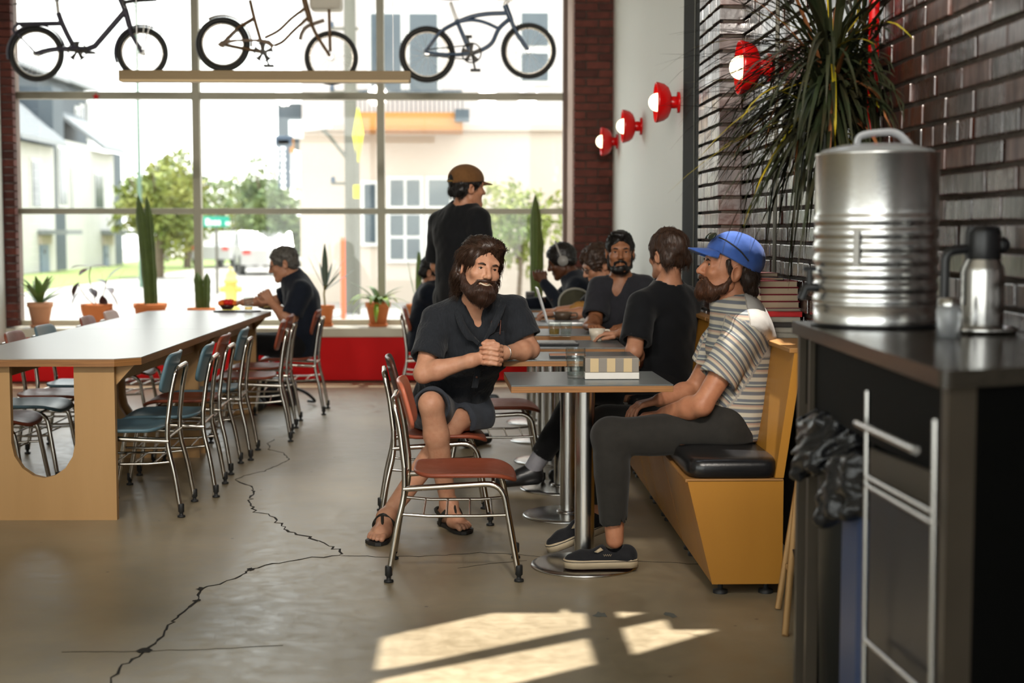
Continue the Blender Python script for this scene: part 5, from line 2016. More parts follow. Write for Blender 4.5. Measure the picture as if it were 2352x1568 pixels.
# grey conduit further along the wall
tag(MB().cyl((1.315, 6.28, .92), (1.315, 6.28, ZC), .009, n=10).build('conduit', M['polegrey']), 'thin grey conduit on the brick beside the wall lamp', 'pipe')

# ------------------------------------------------------------------ implicit modelling for people
class Field:
    """signed distance grid: smooth unions of tapered limbs and ellipsoids, turned into one continuous mesh"""

    def __init__(s, lo, hi, h):
        s.lo = np.array(lo, np.float32)
        s.h = h
        s.n = np.maximum(2, np.ceil((np.array(hi) - s.lo) / h).astype(int) + 1)
        s.D = np.full(s.n, 1.0, np.float32)
        s.ax = [s.lo[i] + h * np.arange(s.n[i], dtype=np.float32) for i in range(3)]

    def _reg(s, lo, hi):
        a = np.clip(np.floor((np.array(lo) - s.lo) / s.h).astype(int), 0, s.n)
        b = np.clip(np.ceil((np.array(hi) - s.lo) / s.h).astype(int) + 1, 0, s.n)
        sl = tuple(slice(int(x), int(y)) for x, y in zip(a, b))
        P = np.meshgrid(s.ax[0][sl[0]], s.ax[1][sl[1]], s.ax[2][sl[2]], indexing='ij')
        return sl, P

    def _mix(s, sl, d, op, k):
        A = s.D[sl]
        if A.size == 0:
            return
        if op == 'add':
            if k > 0:
                h = np.clip(.5 + .5 * (A - d) / k, 0, 1)
                s.D[sl] = A + (d - A) * h - k * h * (1 - h)
            else:
                s.D[sl] = np.minimum(A, d)
        elif op == 'sub':
            if k > 0:
                h = np.clip(.5 - .5 * (A + d) / k, 0, 1)
                s.D[sl] = A + (-d - A) * h + k * h * (1 - h)
            else:
                s.D[sl] = np.maximum(A, -d)

    def limb(s, a, b, r0, r1, k=.02, op='add', flat=False, sq=1.0, sqdir=(0, 0, 1)):
        """tapered capsule; flat cuts it square at the ends; sq squashes the section along sqdir"""
        a, b = np.array(a, float), np.array(b, float)
        R = max(r0, r1) * max(1.0, 1 / sq) + k + 3 * s.h
        sl, (X, Y, Z) = s._reg(np.minimum(a, b) - R, np.maximum(a, b) + R)
        ba = b - a
        L2 = ba @ ba + 1e-12
        px, py, pz = X - a[0], Y - a[1], Z - a[2]
        t0 = (px * ba[0] + py * ba[1] + pz * ba[2]) / L2
        t = np.clip(t0, 0, 1)
        qx, qy, qz = px - t * ba[0], py - t * ba[1], pz - t * ba[2]
        if sq != 1.0:
            u = np.array(sqdir, float)
            u /= np.linalg.norm(u)
            du = qx * u[0] + qy * u[1] + qz * u[2]
            e = du * (1 / sq - 1)
            qx, qy, qz = qx + u[0] * e, qy + u[1] * e, qz + u[2] * e
        d = np.sqrt(qx * qx + qy * qy + qz * qz) - (r0 + (r1 - r0) * t)
        if sq != 1.0:
            d = d * min(1.0, sq * 1.0 + .0)
        if flat:
            L = math.sqrt(L2)
            d = np.maximum(d, np.maximum(-t0, t0 - 1) * L)
        s._mix(sl, d.astype(np.float32), op, k)
        return s

    def chain(s, pts, rs, k=.02, op='add', **kw):
        for i in range(len(pts) - 1):
            s.limb(pts[i], pts[i + 1], rs[i], rs[i + 1], k, op, **kw)
        return s

    def ell(s, c, r, k=.02, op='add', rot=None):
        c, r = np.array(c, float), np.array(r, float)
        R = r.max() + k + 3 * s.h
        sl, (X, Y, Z) = s._reg(c - R, c + R)
        x, y, z = X - c[0], Y - c[1], Z - c[2]
        if rot is not None:
            M_ = np.array(Euler(rot).to_matrix().transposed())
            x, y, z = (M_[0, 0] * x + M_[0, 1] * y + M_[0, 2] * z, M_[1, 0] * x + M_[1, 1] * y + M_[1, 2] * z, M_[2, 0] * x + M_[2, 1] * y + M_[2, 2] * z)
        k0 = np.sqrt((x / r[0]) ** 2 + (y / r[1]) ** 2 + (z / r[2]) ** 2)
        k1 = np.sqrt((x / r[0] ** 2) ** 2 + (y / r[1] ** 2) ** 2 + (z / r[2] ** 2) ** 2) + 1e-9
        d = k0 * (k0 - 1) / k1
        s._mix(sl, d.astype(np.float32), op, k)
        return s

    def plane(s, p, n, k=0.0):
        """keep the side the normal points away from"""
        n = np.array(n, float)
        n /= np.linalg.norm(n)
        P = np.meshgrid(*s.ax, indexing='ij')
        d = -((P[0] - p[0]) * n[0] + (P[1] - p[1]) * n[1] + (P[2] - p[2]) * n[2])
        s._mix(tuple(slice(0, int(q)) for q in s.n), d.astype(np.float32), 'sub', k)
        return s

    def warp(s, f):
        P = np.meshgrid(*s.ax, indexing='ij')
        s.D += f(*P).astype(np.float32)
        return s

    def mesh(s):
        D = s.D
        D[0], D[-1], D[:, 0], D[:, -1], D[:, :, 0], D[:, :, -1] = [np.maximum(q, s.h * .5) for q in (D[0], D[-1], D[:, 0], D[:, -1], D[:, :, 0], D[:, :, -1])]
        I = D < 0
        c = [(0, 0, 0), (1, 0, 0), (0, 1, 0), (1, 1, 0), (0, 0, 1), (1, 0, 1), (0, 1, 1), (1, 1, 1)]
        nx, ny, nz = D.shape
        cnt = np.zeros((nx - 1, ny - 1, nz - 1), np.int8)
        for dx, dy, dz in c:
            cnt += I[dx:nx - 1 + dx, dy:ny - 1 + dy, dz:nz - 1 + dz]
        cells = np.argwhere((cnt > 0) & (cnt < 8))
        if len(cells) == 0:
            return np.zeros((0, 3)), []
        vals = np.stack([D[cells[:, 0] + dx, cells[:, 1] + dy, cells[:, 2] + dz] for dx, dy, dz in c], 1)
        acc = np.zeros((len(cells), 3))
        num = np.zeros(len(cells))
        ca = np.array(c, float)
        for i in range(8):
            for j in range(i + 1, 8):
                if np.abs(ca[i] - ca[j]).sum() != 1:
                    continue
                m = (vals[:, i] < 0) != (vals[:, j] < 0)
                t = vals[m, i] / (vals[m, i] - vals[m, j])
                acc[m] += ca[i] + t[:, None] * (ca[j] - ca[i])
                num[m] += 1
        verts = s.lo + s.h * (cells + acc / num[:, None])
        idx = np.full((nx - 1, ny - 1, nz - 1), -1, np.int64)
        idx[cells[:, 0], cells[:, 1], cells[:, 2]] = np.arange(len(cells))
        F_ = []
        for a in range(3):
            b, c2 = (a + 1) % 3, (a + 2) % 3
            lo_ = [slice(1, -1)] * 3
            hi_ = [slice(1, -1)] * 3
            lo_[a], hi_[a] = slice(0, -1), slice(1, None)
            A, B = I[tuple(lo_)], I[tuple(hi_)]
            e = np.argwhere(A != B)
            if len(e) == 0:
                continue
            off = np.ones(3, int)
            off[a] = 0
            e = e + off
            sgn = I[e[:, 0], e[:, 1], e[:, 2]]
            ub, uc = np.zeros(3, int), np.zeros(3, int)
            ub[b], uc[c2] = 1, 1
            g = lambda q: idx[q[:, 0], q[:, 1], q[:, 2]]
            q = np.stack([g(e - ub - uc), g(e - uc), g(e), g(e - ub)], 1)
            q[~sgn] = q[~sgn][:, ::-1]
            F_.append(q)
        return verts, np.concatenate(F_)


def raw_obj(name, parts, mats, parent, tr=None, label=None, attr=None, smooth=True):
    """join (verts, faces, material index) groups into one mesh under parent (world coordinates)"""
    V_, F_, MI = [], [], []
    o = 0
    for q in parts:
        v, f = np.asarray(q[0], float), q[1]
        if len(v) == 0:
            continue
        V_.append(v)
        F_ += [tuple(int(i) + o for i in ff) for ff in f]
        MI += [q[2] if len(q) > 2 else 0] * len(f)
        o += len(v)
    V_ = np.concatenate(V_)
    me_ = bpy.data.meshes.new(name)
    me_.from_pydata(V_.tolist(), [], F_)
    me_.polygons.foreach_set('use_smooth', [smooth] * len(F_))
    me_.polygons.foreach_set('material_index', MI)
    for q in (mats if isinstance(mats, (list, tuple)) else [mats]):
        me_.materials.append(q)
    if attr is not None:
        at = me_.attributes.new('stripe', 'FLOAT', 'POINT')
        at.data.foreach_set('value', np.asarray(attr, np.float32))
    me_.update()
    return link(name, me_, parent, True, label)


def xf(v, M4):
    v = np.asarray(v, float)
    R = np.array(M4.to_3x3())
    return v @ R.T + np.array(M4.translation)


def head_matrix(c, yaw, pitch=0.0, roll=0.0, sc=1.0):
    """local head looks along -Y; yaw turns it (counter-clockwise from above), pitch > 0 looks down"""
    return Matrix.Translation(Vector(c)) @ Matrix.Rotation(yaw, 4, 'Z') @ Matrix.Rotation(pitch, 4, 'X') @ Matrix.Rotation(roll, 4, 'Y') @ Matrix.Scale(sc, 4)


def head_field(h=.004, smile=0.0, open_=0.0, squint=.3, ears=True, nose=1.0, big_ear=1.0):
    f = Field((-.11, -.15, -.15), (.11, .13, .14), h)
    f.ell((0, .012, .036), (.0775, .098, .086), .02)
    f.ell((0, -.030, -.035), (.062, .066, .080), .03)
    f.limb((-.045, .0, -.065), (-.024, -.072, -.098), .022, .018, .03)
    f.limb((.045, .0, -.065), (.024, -.072, -.098), .022, .018, .03)
    f.ell((0, -.080, -.100), (.026, .018, .018), .025)
    # brow, cheek bones
    f.limb((-.040, -.078, .030), (.040, -.078, .030), .014, .014, .02)
    for s_ in (-1, 1):
        f.ell((s_ * .043, -.068, -.022), (.021, .020, .018), .022)
        f.ell((s_ * .033, -.100, .008), (.019, .014, .0115), .012, 'sub')
        # lids
        f.limb((s_ * .018, -.083, .0145 - .002 * squint), (s_ * .046, -.078, .0125 - .002 * squint), .0058, .0056, .006)
        f.limb((s_ * .020, -.0835, -.003 + .0035 * squint), (s_ * .045, -.078, -.001 + .0035 * squint), .0052, .0052, .006)
        if ears:
            f.ell((s_ * .079, .016, -.010), (.010 * big_ear, .022 * big_ear, .033 * big_ear), .008, rot=(0, s_ * .18, s_ * .35))
            f.ell((s_ * .088, .010, -.008), (.007, .012, .020), .006, 'sub', rot=(0, 0, s_ * .4))
    # nose
    f.limb((0, -.088, .020), (0, -.112 * nose, -.020), .0088, .0118, .012)
    f.ell((0, -.113 * nose, -.026), (.0125, .0115, .0105), .006)
    for s_ in (-1, 1):
        f.ell((s_ * .0125, -.101, -.029), (.0085, .011, .0085), .005)
        f.ell((s_ * .007, -.107, -.036), (.0035, .005, .003), .002, 'sub')
    # mouth
    w_ = .022 + .007 * smile
    up_ = .007 * smile
    f.limb((-w_, -.079, -.060 + up_), (0, -.0935, -.0575), .0058, .0068, .008)
    f.limb((w_, -.079, -.060 + up_), (0, -.0935, -.0575), .0058, .0068, .008)
    f.limb((-w_ * .9, -.079, -.0665 + up_ - open_ * .004), (0, -.091, -.0705 - open_ * .006), .0055, .0078, .008)
    f.limb((w_ * .9, -.079, -.0665 + up_ - open_ * .004), (0, -.091, -.0705 - open_ * .006), .0055, .0078, .008)
    if open_ > 0:
        f.limb((-w_ * .85, -.086, -.0625 + up_), (0, -.098, -.0635), .0018 + .0022 * open_, .0026 + .003 * open_, .002, 'sub')
        f.limb((w_ * .85, -.086, -.0625 + up_), (0, -.098, -.0635), .0018 + .0022 * open_, .0026 + .003 * open_, .002, 'sub')
    return f


MS = {}


def skin(name, col, col2):
    if name not in MS:
        MS[name] = mat(name, col, .48, spec=.4, var=.6, vscale=26, col2=col2, bump=.06, bscale=220, sss=.12)
    return MS[name]


def cloth(name, col, col2=None, rough=.85, scale=30, bump=.25, bscale=22, sheen=.1, stretch=(1, 1, 1), var=.5):
    return mat(name, col, rough, spec=.2, var=var, vscale=scale, col2=col2, bump=bump, bscale=bscale, sheen=sheen, stretch=stretch)


EYEW = mat('eye_white', '#b9b0a4', .2)
IRIS = mat('iris_brown', '#20130c', .12)
TEETH = mat('teeth', '#cbbba2', .3)


def eyes(M4, parent, squint=.3, look=(0, 0)):
    for s_ in (-1, 1):
        b = MB().sphere((s_ * .032, -.0745, .0062), .0128, 16, 12)
        d = Vector((look[0], -1, look[1])).normalized()
        c = Vector((s_ * .032, -.0745, .0062)) + d * .0088
        ir = MB().sphere(c, .0062, 12, 8)
        ls = MB().tube(spline([(s_ * .0185, -.0855, .0085 - .0015 * squint), (s_ * .032, -.0885, .0108 - .0025 * squint), (s_ * .0465, -.080, .0070 - .0015 * squint)], 4), [.0006, .0011, .0014, .0016, .0016, .0016, .0015, .0012, .0008], 5)
        raw_obj('eyelash', [(xf(ls.v, M4), ls.f)], IRIS, parent)
        raw_obj('eye', [(xf(b.v, M4), b.f, 0), (xf(ir.v, M4), ir.f, 1)], [EYEW, IRIS], parent)


def strands(verts, faces, flow, n, length, rad, lift=.15, jit=.35, seed=0, steps=6, keep=None, gravity=0.0, curl=0.0):
    """tapered hair strands that follow a surface: flow(p) gives the combing direction"""
    r = np.random.default_rng(seed)
    v = np.asarray(verts)
    f = np.asarray(faces)
    nr = np.cross(v[f[:, 2]] - v[f[:, 0]], v[f[:, 3]] - v[f[:, 1]])
    nr /= np.linalg.norm(nr, axis=1)[:, None] + 1e-12
    cen = v[f].mean(1)
    ids = np.arange(len(f))
    if keep is not None:
        ids = ids[keep(cen)]
    pick = r.choice(ids, n)
    P = cen[pick]
    N = nr[pick]
    # nearest-surface lookup while walking: coarse, via random subsample
    sub = r.choice(len(f), min(len(f), 1500), replace=False)
    SC, SN = cen[sub], nr[sub]
    pts = [P]
    d = flow(P) + r.normal(size=P.shape) * jit * .3
    Ln = length * r.uniform(.55, 1.15, n)
    for k in range(steps):
        d = d / (np.linalg.norm(d, axis=1)[:, None] + 1e-9)
        t = d - N * (np.sum(d * N, 1)[:, None]) * (1 - lift * (k / steps)) + N * lift * .4
        t[:, 2] -= gravity * k / steps
        t /= np.linalg.norm(t, axis=1)[:, None] + 1e-9
        P = P + t * (Ln / steps)[:, None]
        pts.append(P)
        j = ((P[:, None, :] - SC[None]) ** 2).sum(2).argmin(1)
        N = SN[j]
        dist = np.sum((P - SC[j]) * N, 1)
        P = P - N * np.minimum(dist - .001, 0)[:, None]
        d = .6 * d + .4 * flow(P) + r.normal(size=P.shape) * jit * .25 + curl * np.cross(N, d)
    pts = np.stack(pts, 1)           # n, steps+1, 3
    vs, fs = [], []
    S_ = steps + 1
    tang = np.gradient(pts, axis=1)
    tang /= np.linalg.norm(tang, axis=2)[:, :, None] + 1e-9
    ref = r.normal(size=(n, 1, 3))
    u = np.cross(tang, ref)
    u /= np.linalg.norm(u, axis=2)[:, :, None] + 1e-9
    w_ = np.cross(tang, u)
    R = rad * (1 - np.linspace(0, 1, S_) ** 1.5)[None, :, None] + rad * .08
    ring = [pts + R * (math.cos(a) * u + math.sin(a) * w_) for a in (0, 2.094, 4.189)]
    V_ = np.stack(ring, 2).reshape(-1, 3)
    base = (np.arange(n)[:, None] * S_ + np.arange(steps)[None]) * 3
    F_ = []
    for a in range(3):
        b = (a + 1) % 3
        F_.append(np.stack([base + a, base + b, base + 3 + b, base + 3 + a], 2).reshape(-1, 4))
    return V_, np.concatenate(F_)


def wob(amp, sc, seed=0):
    r = np.random.default_rng(seed)
    K = r.normal(size=(5, 3)) * sc
    ph = r.uniform(0, 6.28, 5)
    am = r.uniform(.5, 1, 5)

    def f(X, Y, Z):
        s_ = 0
        for k, p, a in zip(K, ph, am):
            s_ = s_ + a * np.sin(k[0] * X + k[1] * Y + k[2] * Z + p)
        return amp * s_ / 2.5
    return f


def finger(f, pts, r0, r1, k=.004):
    n = len(pts) - 1
    f.chain(pts, [r0 + (r1 - r0) * i / n for i in range(n + 1)], k)


def hand(f, wrist, dirv, palmn, side, curl=.5, spread=.25, r=.0092, L=1.0, thumb_curl=.4):
    """palm and five separate curled fingers; dirv: wrist to knuckles, palmn: palm normal, side: towards the thumb"""
    W, d, n, s_ = Vector(wrist), Vector(dirv).normalized(), Vector(palmn).normalized(), Vector(side).normalized()
    k0 = W + d * .085 * L
    for i, o_ in enumerate((.030, .010, -.010, -.028)):
        f.limb(W + s_ * o_ * .55, k0 + s_ * o_ * 1.05, .0145, .0120, .010)
    lens = (.070, .078, .072, .056)
    for i, o_ in enumerate((.031, .0105, -.0105, -.030)):
        p = k0 + s_ * o_ * 1.05
        a = 0.0
        dd = (d + s_ * (o_ * spread * 12) * .3).normalized()
        pts = [p - d * .01, p]
        for j, fr in enumerate((.45, .30, .25)):
            a += curl * (1.1, 1.25, .8)[j] * (1 + .08 * i)
            q = dd * math.cos(a) + n * math.sin(a)
            p = p + q * lens[i] * fr * L
            pts.append(p)
        finger(f, pts, r, r * .78)
    t0 = W + d * .022 * L + s_ * .026
    t1 = t0 + (d * .5 + s_ * .75 + n * .25).normalized() * .042 * L
    t2 = t1 + (d * .85 + s_ * .25 * (1 - thumb_curl) + n * .45 * thumb_curl).normalized() * .034 * L
    t3 = t2 + (d * .9 - s_ * .15 * thumb_curl + n * .5 * thumb_curl).normalized() * .026 * L
    finger(f, [t0, t1, t2, t3], .0145, .0088, .006)

# ------------------------------------------------------------------ crumpled bin liners (they use the same mesher)
def crumple(par, R, z, seed):
    o_ = Vector(par.location)
    f = Field(o_ + Vector((-.26, -.26, z - .2)), o_ + Vector((.26, .26, z + .16)), .006)
    r = random.Random(seed)
    for k in range(22):
        a = 2 * PI * k / 22
        p_ = o_ + Vector((R * math.cos(a), R * math.sin(a), z + r.uniform(-.02, .02)))
        out = Vector((math.cos(a), math.sin(a), 0)) * r.uniform(.015, .05)
        f.limb(p_ + Vector((0, 0, .03)), p_ + out + Vector((0, 0, -r.uniform(.04, .09))), .036, .026, .03)
        if r.random() < .4:
            f.limb(p_, p_ + Vector((math.cos(a) * .03, math.sin(a) * .03, r.uniform(.03, .07))), .028, .016, .02)
    f.warp(wob(.009, 48, seed))
    f.warp(wob(.006, 110, seed + 1))
    v, q = f.mesh()
    raw_obj('liner_bag', [(v, q)], M['bag'], par, label='crumpled shiny black bin liner')


for b_ in BAGS:
    crumple(*b_)

# ------------------------------------------------------------------ people
def bbox(pts, m):
    a = np.array([tuple(p) for p in pts])
    return a.min(0) - m, a.max(0) + m


def lerp3(a, b, t):
    return Vector(a).lerp(Vector(b), t)


def foot(f, an, d, h=.0, side=1, toes=True, L=.25):
    """bare foot: ankle an, pointing along d (horizontal), sole at z = h"""
    an, d = Vector(an), Vector((d[0], d[1], 0)).normalized()
    s_ = Vector((-d.y, d.x, 0)) * side
    k = L / .25
    g = lambda u, v, z: Vector((an.x, an.y, h)) + d * u * k + s_ * v * k + Vector((0, 0, z))
    f.limb(an, g(-.035, 0, .035), .036, .033, .03)
    f.limb(g(-.03, 0, .032), g(.12, .005, .026), .031, .026, .03)
    f.limb(an + d * .02, g(.11, .012, .028), .034, .022, .04)
    f.limb(g(.09, .028, .022), g(.135, .030, .018), .022, .017, .02)
    f.limb(g(.08, -.030, .020), g(.120, -.032, .015), .020, .014, .02)
    if toes:
        for i, (v, u, r) in enumerate(((.033, .185, .0135), (.012, .188, .0098), (-.006, .178, .0092), (-.022, .165, .0088), (-.037, .148, .0085))):
            f.limb(g(u - .06, v * .95, .018), g(u - .02, v, .018), r * 1.1, r, .006)
            f.limb(g(u - .02, v, .018), g(u, v, .011), r, r * .95, .004)


def torso(f, J, inf=0.0, sq=.74, k=.05, scale=1.0):
    fd = J['face']
    w_, c_, p_ = J.get('rw', .135), J.get('rc', .150), J.get('rp', .140)
    f.limb(J['pelvis'], J['waist'], (p_ + inf) * scale, (w_ + inf) * scale, k, sq=sq, sqdir=fd)
    f.limb(J['waist'], J['chest'], (w_ + inf) * scale, (c_ + inf) * scale, k, sq=sq, sqdir=fd)
    ct = lerp3(J['chest'], J['neck'], .62)
    f.limb(J['chest'], ct, (c_ + inf) * scale, (.105 + inf) * scale, k, sq=sq, sqdir=fd)
    nk_ = lerp3(J['chest'], J['neck'], 1.08)
    for s_ in 'LR':
        f.limb(ct, J['sh' + s_], .070 + inf, .054 + inf, .05)
        f.limb(nk_, lerp3(ct, J['sh' + s_], .75), .048 + inf * .6, .046 + inf * .6, .05)


def make_person(label, J, M4, skinm, shirtm, pantsm, h=.009, hh=.006, group=None, sleeve=.62, loc=None, head_kw=None, hairm=None, hands=None,
                legs=True, pants_to=1.0, shoes=None, shirt_long=False, neck_open=None, skirt=.10, extra_shirt=None, wrinkle=.0035, seed=1, attr=None, arms=True, shirt_name='shirt', seat=None, cutlegs=True):
    """J: joints. Returns the person's Empty; body, shirt and trousers are its parts"""
    base = loc or (J['pelvis'][0], J['pelvis'][1], 0)
    P = thing('person', label, 'person', base, 0, group)
    parts = []
    hf = head_field(hh, **(head_kw or {}))
    v, f_ = hf.mesh()
    parts.append((xf(v, M4), f_))
    # neck and torso core
    core = [J[k] for k in ('pelvis', 'waist', 'chest', 'neck', 'shL', 'shR')]
    hc = M4 @ Vector((0, .02, -.06))
    lo, hi = bbox(core + [hc], .24)
    f = Field(lo, hi, h)
    torso(f, J)
    f.limb(lerp3(J['chest'], J['neck'], .7), hc, .062, .056, .03)
    if seat:
        f.plane((0, 0, seat + .008), (0, 0, -1), .03)
    parts.append(f.mesh())
    if arms:
        for s_ in 'LR':
            pts = [J['sh' + s_], J['el' + s_], J['wr' + s_]]
            hd = hands.get(s_) if hands else None
            lo, hi = bbox(pts, .22 if hd else .10)
            f = Field(lo, hi, hh)
            f.limb(pts[0], lerp3(pts[0], pts[1], .5), .052, .047, .02)
            f.limb(lerp3(pts[0], pts[1], .5), pts[1], .047, .040, .02)
            f.limb(pts[1], lerp3(pts[1], pts[2], .3), .042, .044, .02)
            f.limb(lerp3(pts[1], pts[2], .3), pts[2], .044, .028, .02)
            if hd:
                hand(f, pts[2], *hd[0], **hd[1])
            parts.append(f.mesh())
    if legs:
        for s_ in 'LR':
            pts = [J['hip' + s_], J['kn' + s_], J['an' + s_]]
            lo, hi = bbox(pts, .14)
            f = Field(lo, hi, h)
            f.limb(pts[0], pts[1], .080, .054, .02)
            f.limb(pts[1], lerp3(pts[1], pts[2], .3), .052, .056, .02)
            f.limb(lerp3(pts[1], pts[2], .3), pts[2], .056, .035, .02)
            parts.append(f.mesh())
    body = raw_obj('body', parts, skinm, P)
    # shirt
    lo, hi = bbox(core + ([J['elL'], J['elR']] if arms else []) + ([J['wrL'], J['wrR']] if shirt_long else []), .22)
    f = Field(lo, hi, h)
    torso(f, J, .016)
    pd = (J['waist'] - J['pelvis']).normalized()
    f.limb(J['pelvis'], J['pelvis'] - pd * skirt * .6, J.get('rp', .14) + .020, J.get('rp', .14) + .024, .03, sq=.80, sqdir=J['face'])
    f.limb(lerp3(J['chest'], J['neck'], .75), lerp3(J['neck'], hc, .10), .082, .070, .03)
    for s_ in 'LR':
        if not arms:
            break
        a, b = J['sh' + s_], J['el' + s_]
        if shirt_long:
            f.limb(a, b, .066, .056, .03)
            f.limb(b, J['wr' + s_], .056, .040, .03)
        else:
            e = lerp3(a, b, sleeve)
            f.limb(a, lerp3(a, b, .3), .070, .074, .03)
            f.limb(lerp3(a, b, .15), e, .074, .080, .012, flat=True)
    if extra_shirt:
        extra_shirt(f)
    f.warp(wob(wrinkle, 22, seed))
    f.warp(wob(wrinkle * .5, 55, seed + 3))
    if arms and not shirt_long:
        for s_ in 'LR':
            a, b = J['sh' + s_], J['el' + s_]
            f.limb(lerp3(a, b, sleeve - .10), lerp3(a, b, sleeve + .2), .060, .064, 0, 'sub')
    # neck hole
    ax = (hc - Vector(J['neck'])).normalized()
    f.limb(Vector(J['neck']) + ax * .02, hc, .066, .075, .01, 'sub')
    if neck_open:
        f.chain(neck_open[0], neck_open[1], .006, 'sub')
    if seat:
        f.plane((0, 0, seat + .002), (0, 0, -1), .015)
    v, q = f.mesh()
    sh = raw_obj(shirt_name, [(v, q)], shirtm, P, attr=attr(v) if attr else None)
    # trousers
    if legs:
        pts = [J['pelvis']] + [J[k + s_] for k in ('hip', 'kn', 'an') for s_ in 'LR']
        lo, hi = bbox(pts, .20)
        f = Field(lo, hi, h)
        f.limb(J['pelvis'], lerp3(J['pelvis'], J['waist'], .5), J.get('rp', .14) + .006, J.get('rw', .135) + .006, .03, sq=.78, sqdir=J['face'])
        for s_ in 'LR':
            hp_, kn, an = J['hip' + s_], J['kn' + s_], J['an' + s_]
            f.limb(J['pelvis'], hp_, .125, .112, .04)
            if pants_to >= 1:
                e = lerp3(kn, an, pants_to - 1 if pants_to < 2 else .97)
                f.limb(hp_, kn, .100, .072, .04)
                f.limb(kn, lerp3(kn, e, .4), .072, .068, .03)
                f.limb(lerp3(kn, e, .2), e, .069, .060, .02, flat=True)
                f.limb(lerp3(kn, e, .985), lerp3(kn, e, 1.15), .047, .050, 0, 'sub')
            else:
                e = lerp3(hp_, kn, pants_to)
                f.limb(hp_, lerp3(hp_, kn, pants_to * .6), .102, .092, .04)
                f.limb(lerp3(hp_, kn, pants_to * .3), e, .094, .086, .02, flat=True)
                f.limb(lerp3(hp_, kn, pants_to - .06), lerp3(hp_, kn, pants_to + .2), .070, .071, 0, 'sub')
        f.warp(wob(wrinkle, 20, seed + 7))
        if seat and cutlegs:
            sl, (X_, Y_, Z_) = f._reg(Vector(J['pelvis']) - Vector((.22, .22, .4)), Vector(J['pelvis']) + Vector((.22, .22, .4)))
            f._mix(sl, (Z_ - seat - .001).astype(np.float32), 'sub', .01)
        v, q = f.mesh()
        raw_obj('trousers' if pants_to >= 1 else 'shorts', [(v, q)], pantsm, P)
    return P


def hair_obj(P, M4, build, hairm, h=.005, n=900, L=.07, rad=.0012, flow=None, keep=None, name='hair', seed=0, amp=.004, curl=0.0, grav=.3, lift=.15, jit=.35, lo=(-.16, -.17, -.24), hi=(.16, .18, .19)):
    f = Field(lo, hi, h)
    build(f)
    f.warp(wob(amp, 60, seed))
    f.warp(wob(amp * .6, 140, seed + 5))
    v, q = f.mesh()
    pr = [(xf(v, M4), q)]
    if n:
        sv_, sf = strands(v, q, flow, n, L, rad, seed=seed, keep=keep, gravity=grav, curl=curl, lift=lift, jit=jit)
        pr.append((xf(sv_, M4), sf))
    return raw_obj(name, pr, hairm, P)


def short_hair(f, top=.012, back=-.075, front=.0, side=-.02):
    f.ell((0, .014, .040), (.0775 + top * .8, .098 + top, .086 + top), .01)
    f.limb((-.05, .066, -.02), (.05, .066, -.02), .040, .040, .02)
    # clear the face, ears and nape
    f.ell((0, -.122 + front, -.012), (.082, .074, .096), .012, 'sub')
    f.limb((-.12, -.03, -.13), (.12, -.03, -.13), .105, .105, .02, 'sub')
    for s_ in (-1, 1):
        f.ell((s_ * .090, .010, -.01), (.022, .030, .036), .01, 'sub')
    f.plane((0, 0, back), (0, -.25, -1), .01)


def flow_back(p):
    return np.stack([p[:, 0] * 5, np.full(len(p), .7), np.full(len(p), -.5)], 1)


def flow_down(p):
    return np.stack([p[:, 0] * 2, p[:, 1] * 1.0, np.full(len(p), -1.0)], 1)


def NOMOUTH(c):
    return ~((np.abs(c[:, 0]) < .038) & (c[:, 2] > -.064) & (c[:, 1] < -.075))


def brows(M4, P, m, drop=0.0):
    for s_ in (-1, 1):
        mb = MB().tube(spline([(s_ * .016, -.0955, .024 - drop), (s_ * .032, -.0945, .0285 - drop), (s_ * .048, -.086, .0235 - drop)], 4), [.0030, .0036, .004, .0042, .004, .0036, .003, .0022, .0015], 6)
        raw_obj('eyebrow', [(xf(mb.v, M4), mb.f)], m, P)

# ---- the smiling bearded man at the second table
SK1 = skin('skin_tan', '#b98a6f', '#a06a50')
HAIR1 = mat('dark_brown_hair', '#38251a', .42, spec=.5, var=.5, vscale=40, col2='#1c120c')
BEARD1 = mat('brown_beard', '#3a2317', .5, var=.5, vscale=40, col2='#1e120b')
SH1 = cloth('charcoal_linen', '#212429', '#131519', bump=.7, bscale=34, stretch=(2.2, 2.2, .45), scale=60)
PT1 = cloth('slate_shorts', '#34383f', '#272a30', bump=.2)

M4 = Matrix.Identity(4)
ey = V(1119, 617, 6.42)
Mr = head_matrix((0, 0, 0), .36, .06, .15, 1.04)
M4 = Matrix.Translation(ey - (Mr @ Vector((0, -.08, .0065)))) @ Mr
J = dict(pelvis=Vector((-.10, 6.92, .52)), waist=Vector((-.055, 6.83, .68)), chest=Vector((.012, 6.71, .86)), neck=Vector((.030, 6.615, 1.005)),
         shR=V(1003, 738, 6.64), shL=V(1178, 712, 6.70), elR=V(972, 858, 6.50), elL=V(1218, 803, 6.66), wrR=V(1082, 828, 6.44), wrL=V(1158, 810, 6.51),
         hipR=Vector((-.17, 6.88, .48)), hipL=Vector((.0, 6.86, .48)), knR=V(990, 928, 6.42), knL=V(1050, 965, 6.74), anR=V(1030, 1158, 6.58), anL=Vector((-.372, 6.37, .085)),
         face=(.15, -.95, .15), rw=.150, rc=.165, rp=.152)
ct = lerp3(J['chest'], J['neck'], .8)


def no(f):
    pass


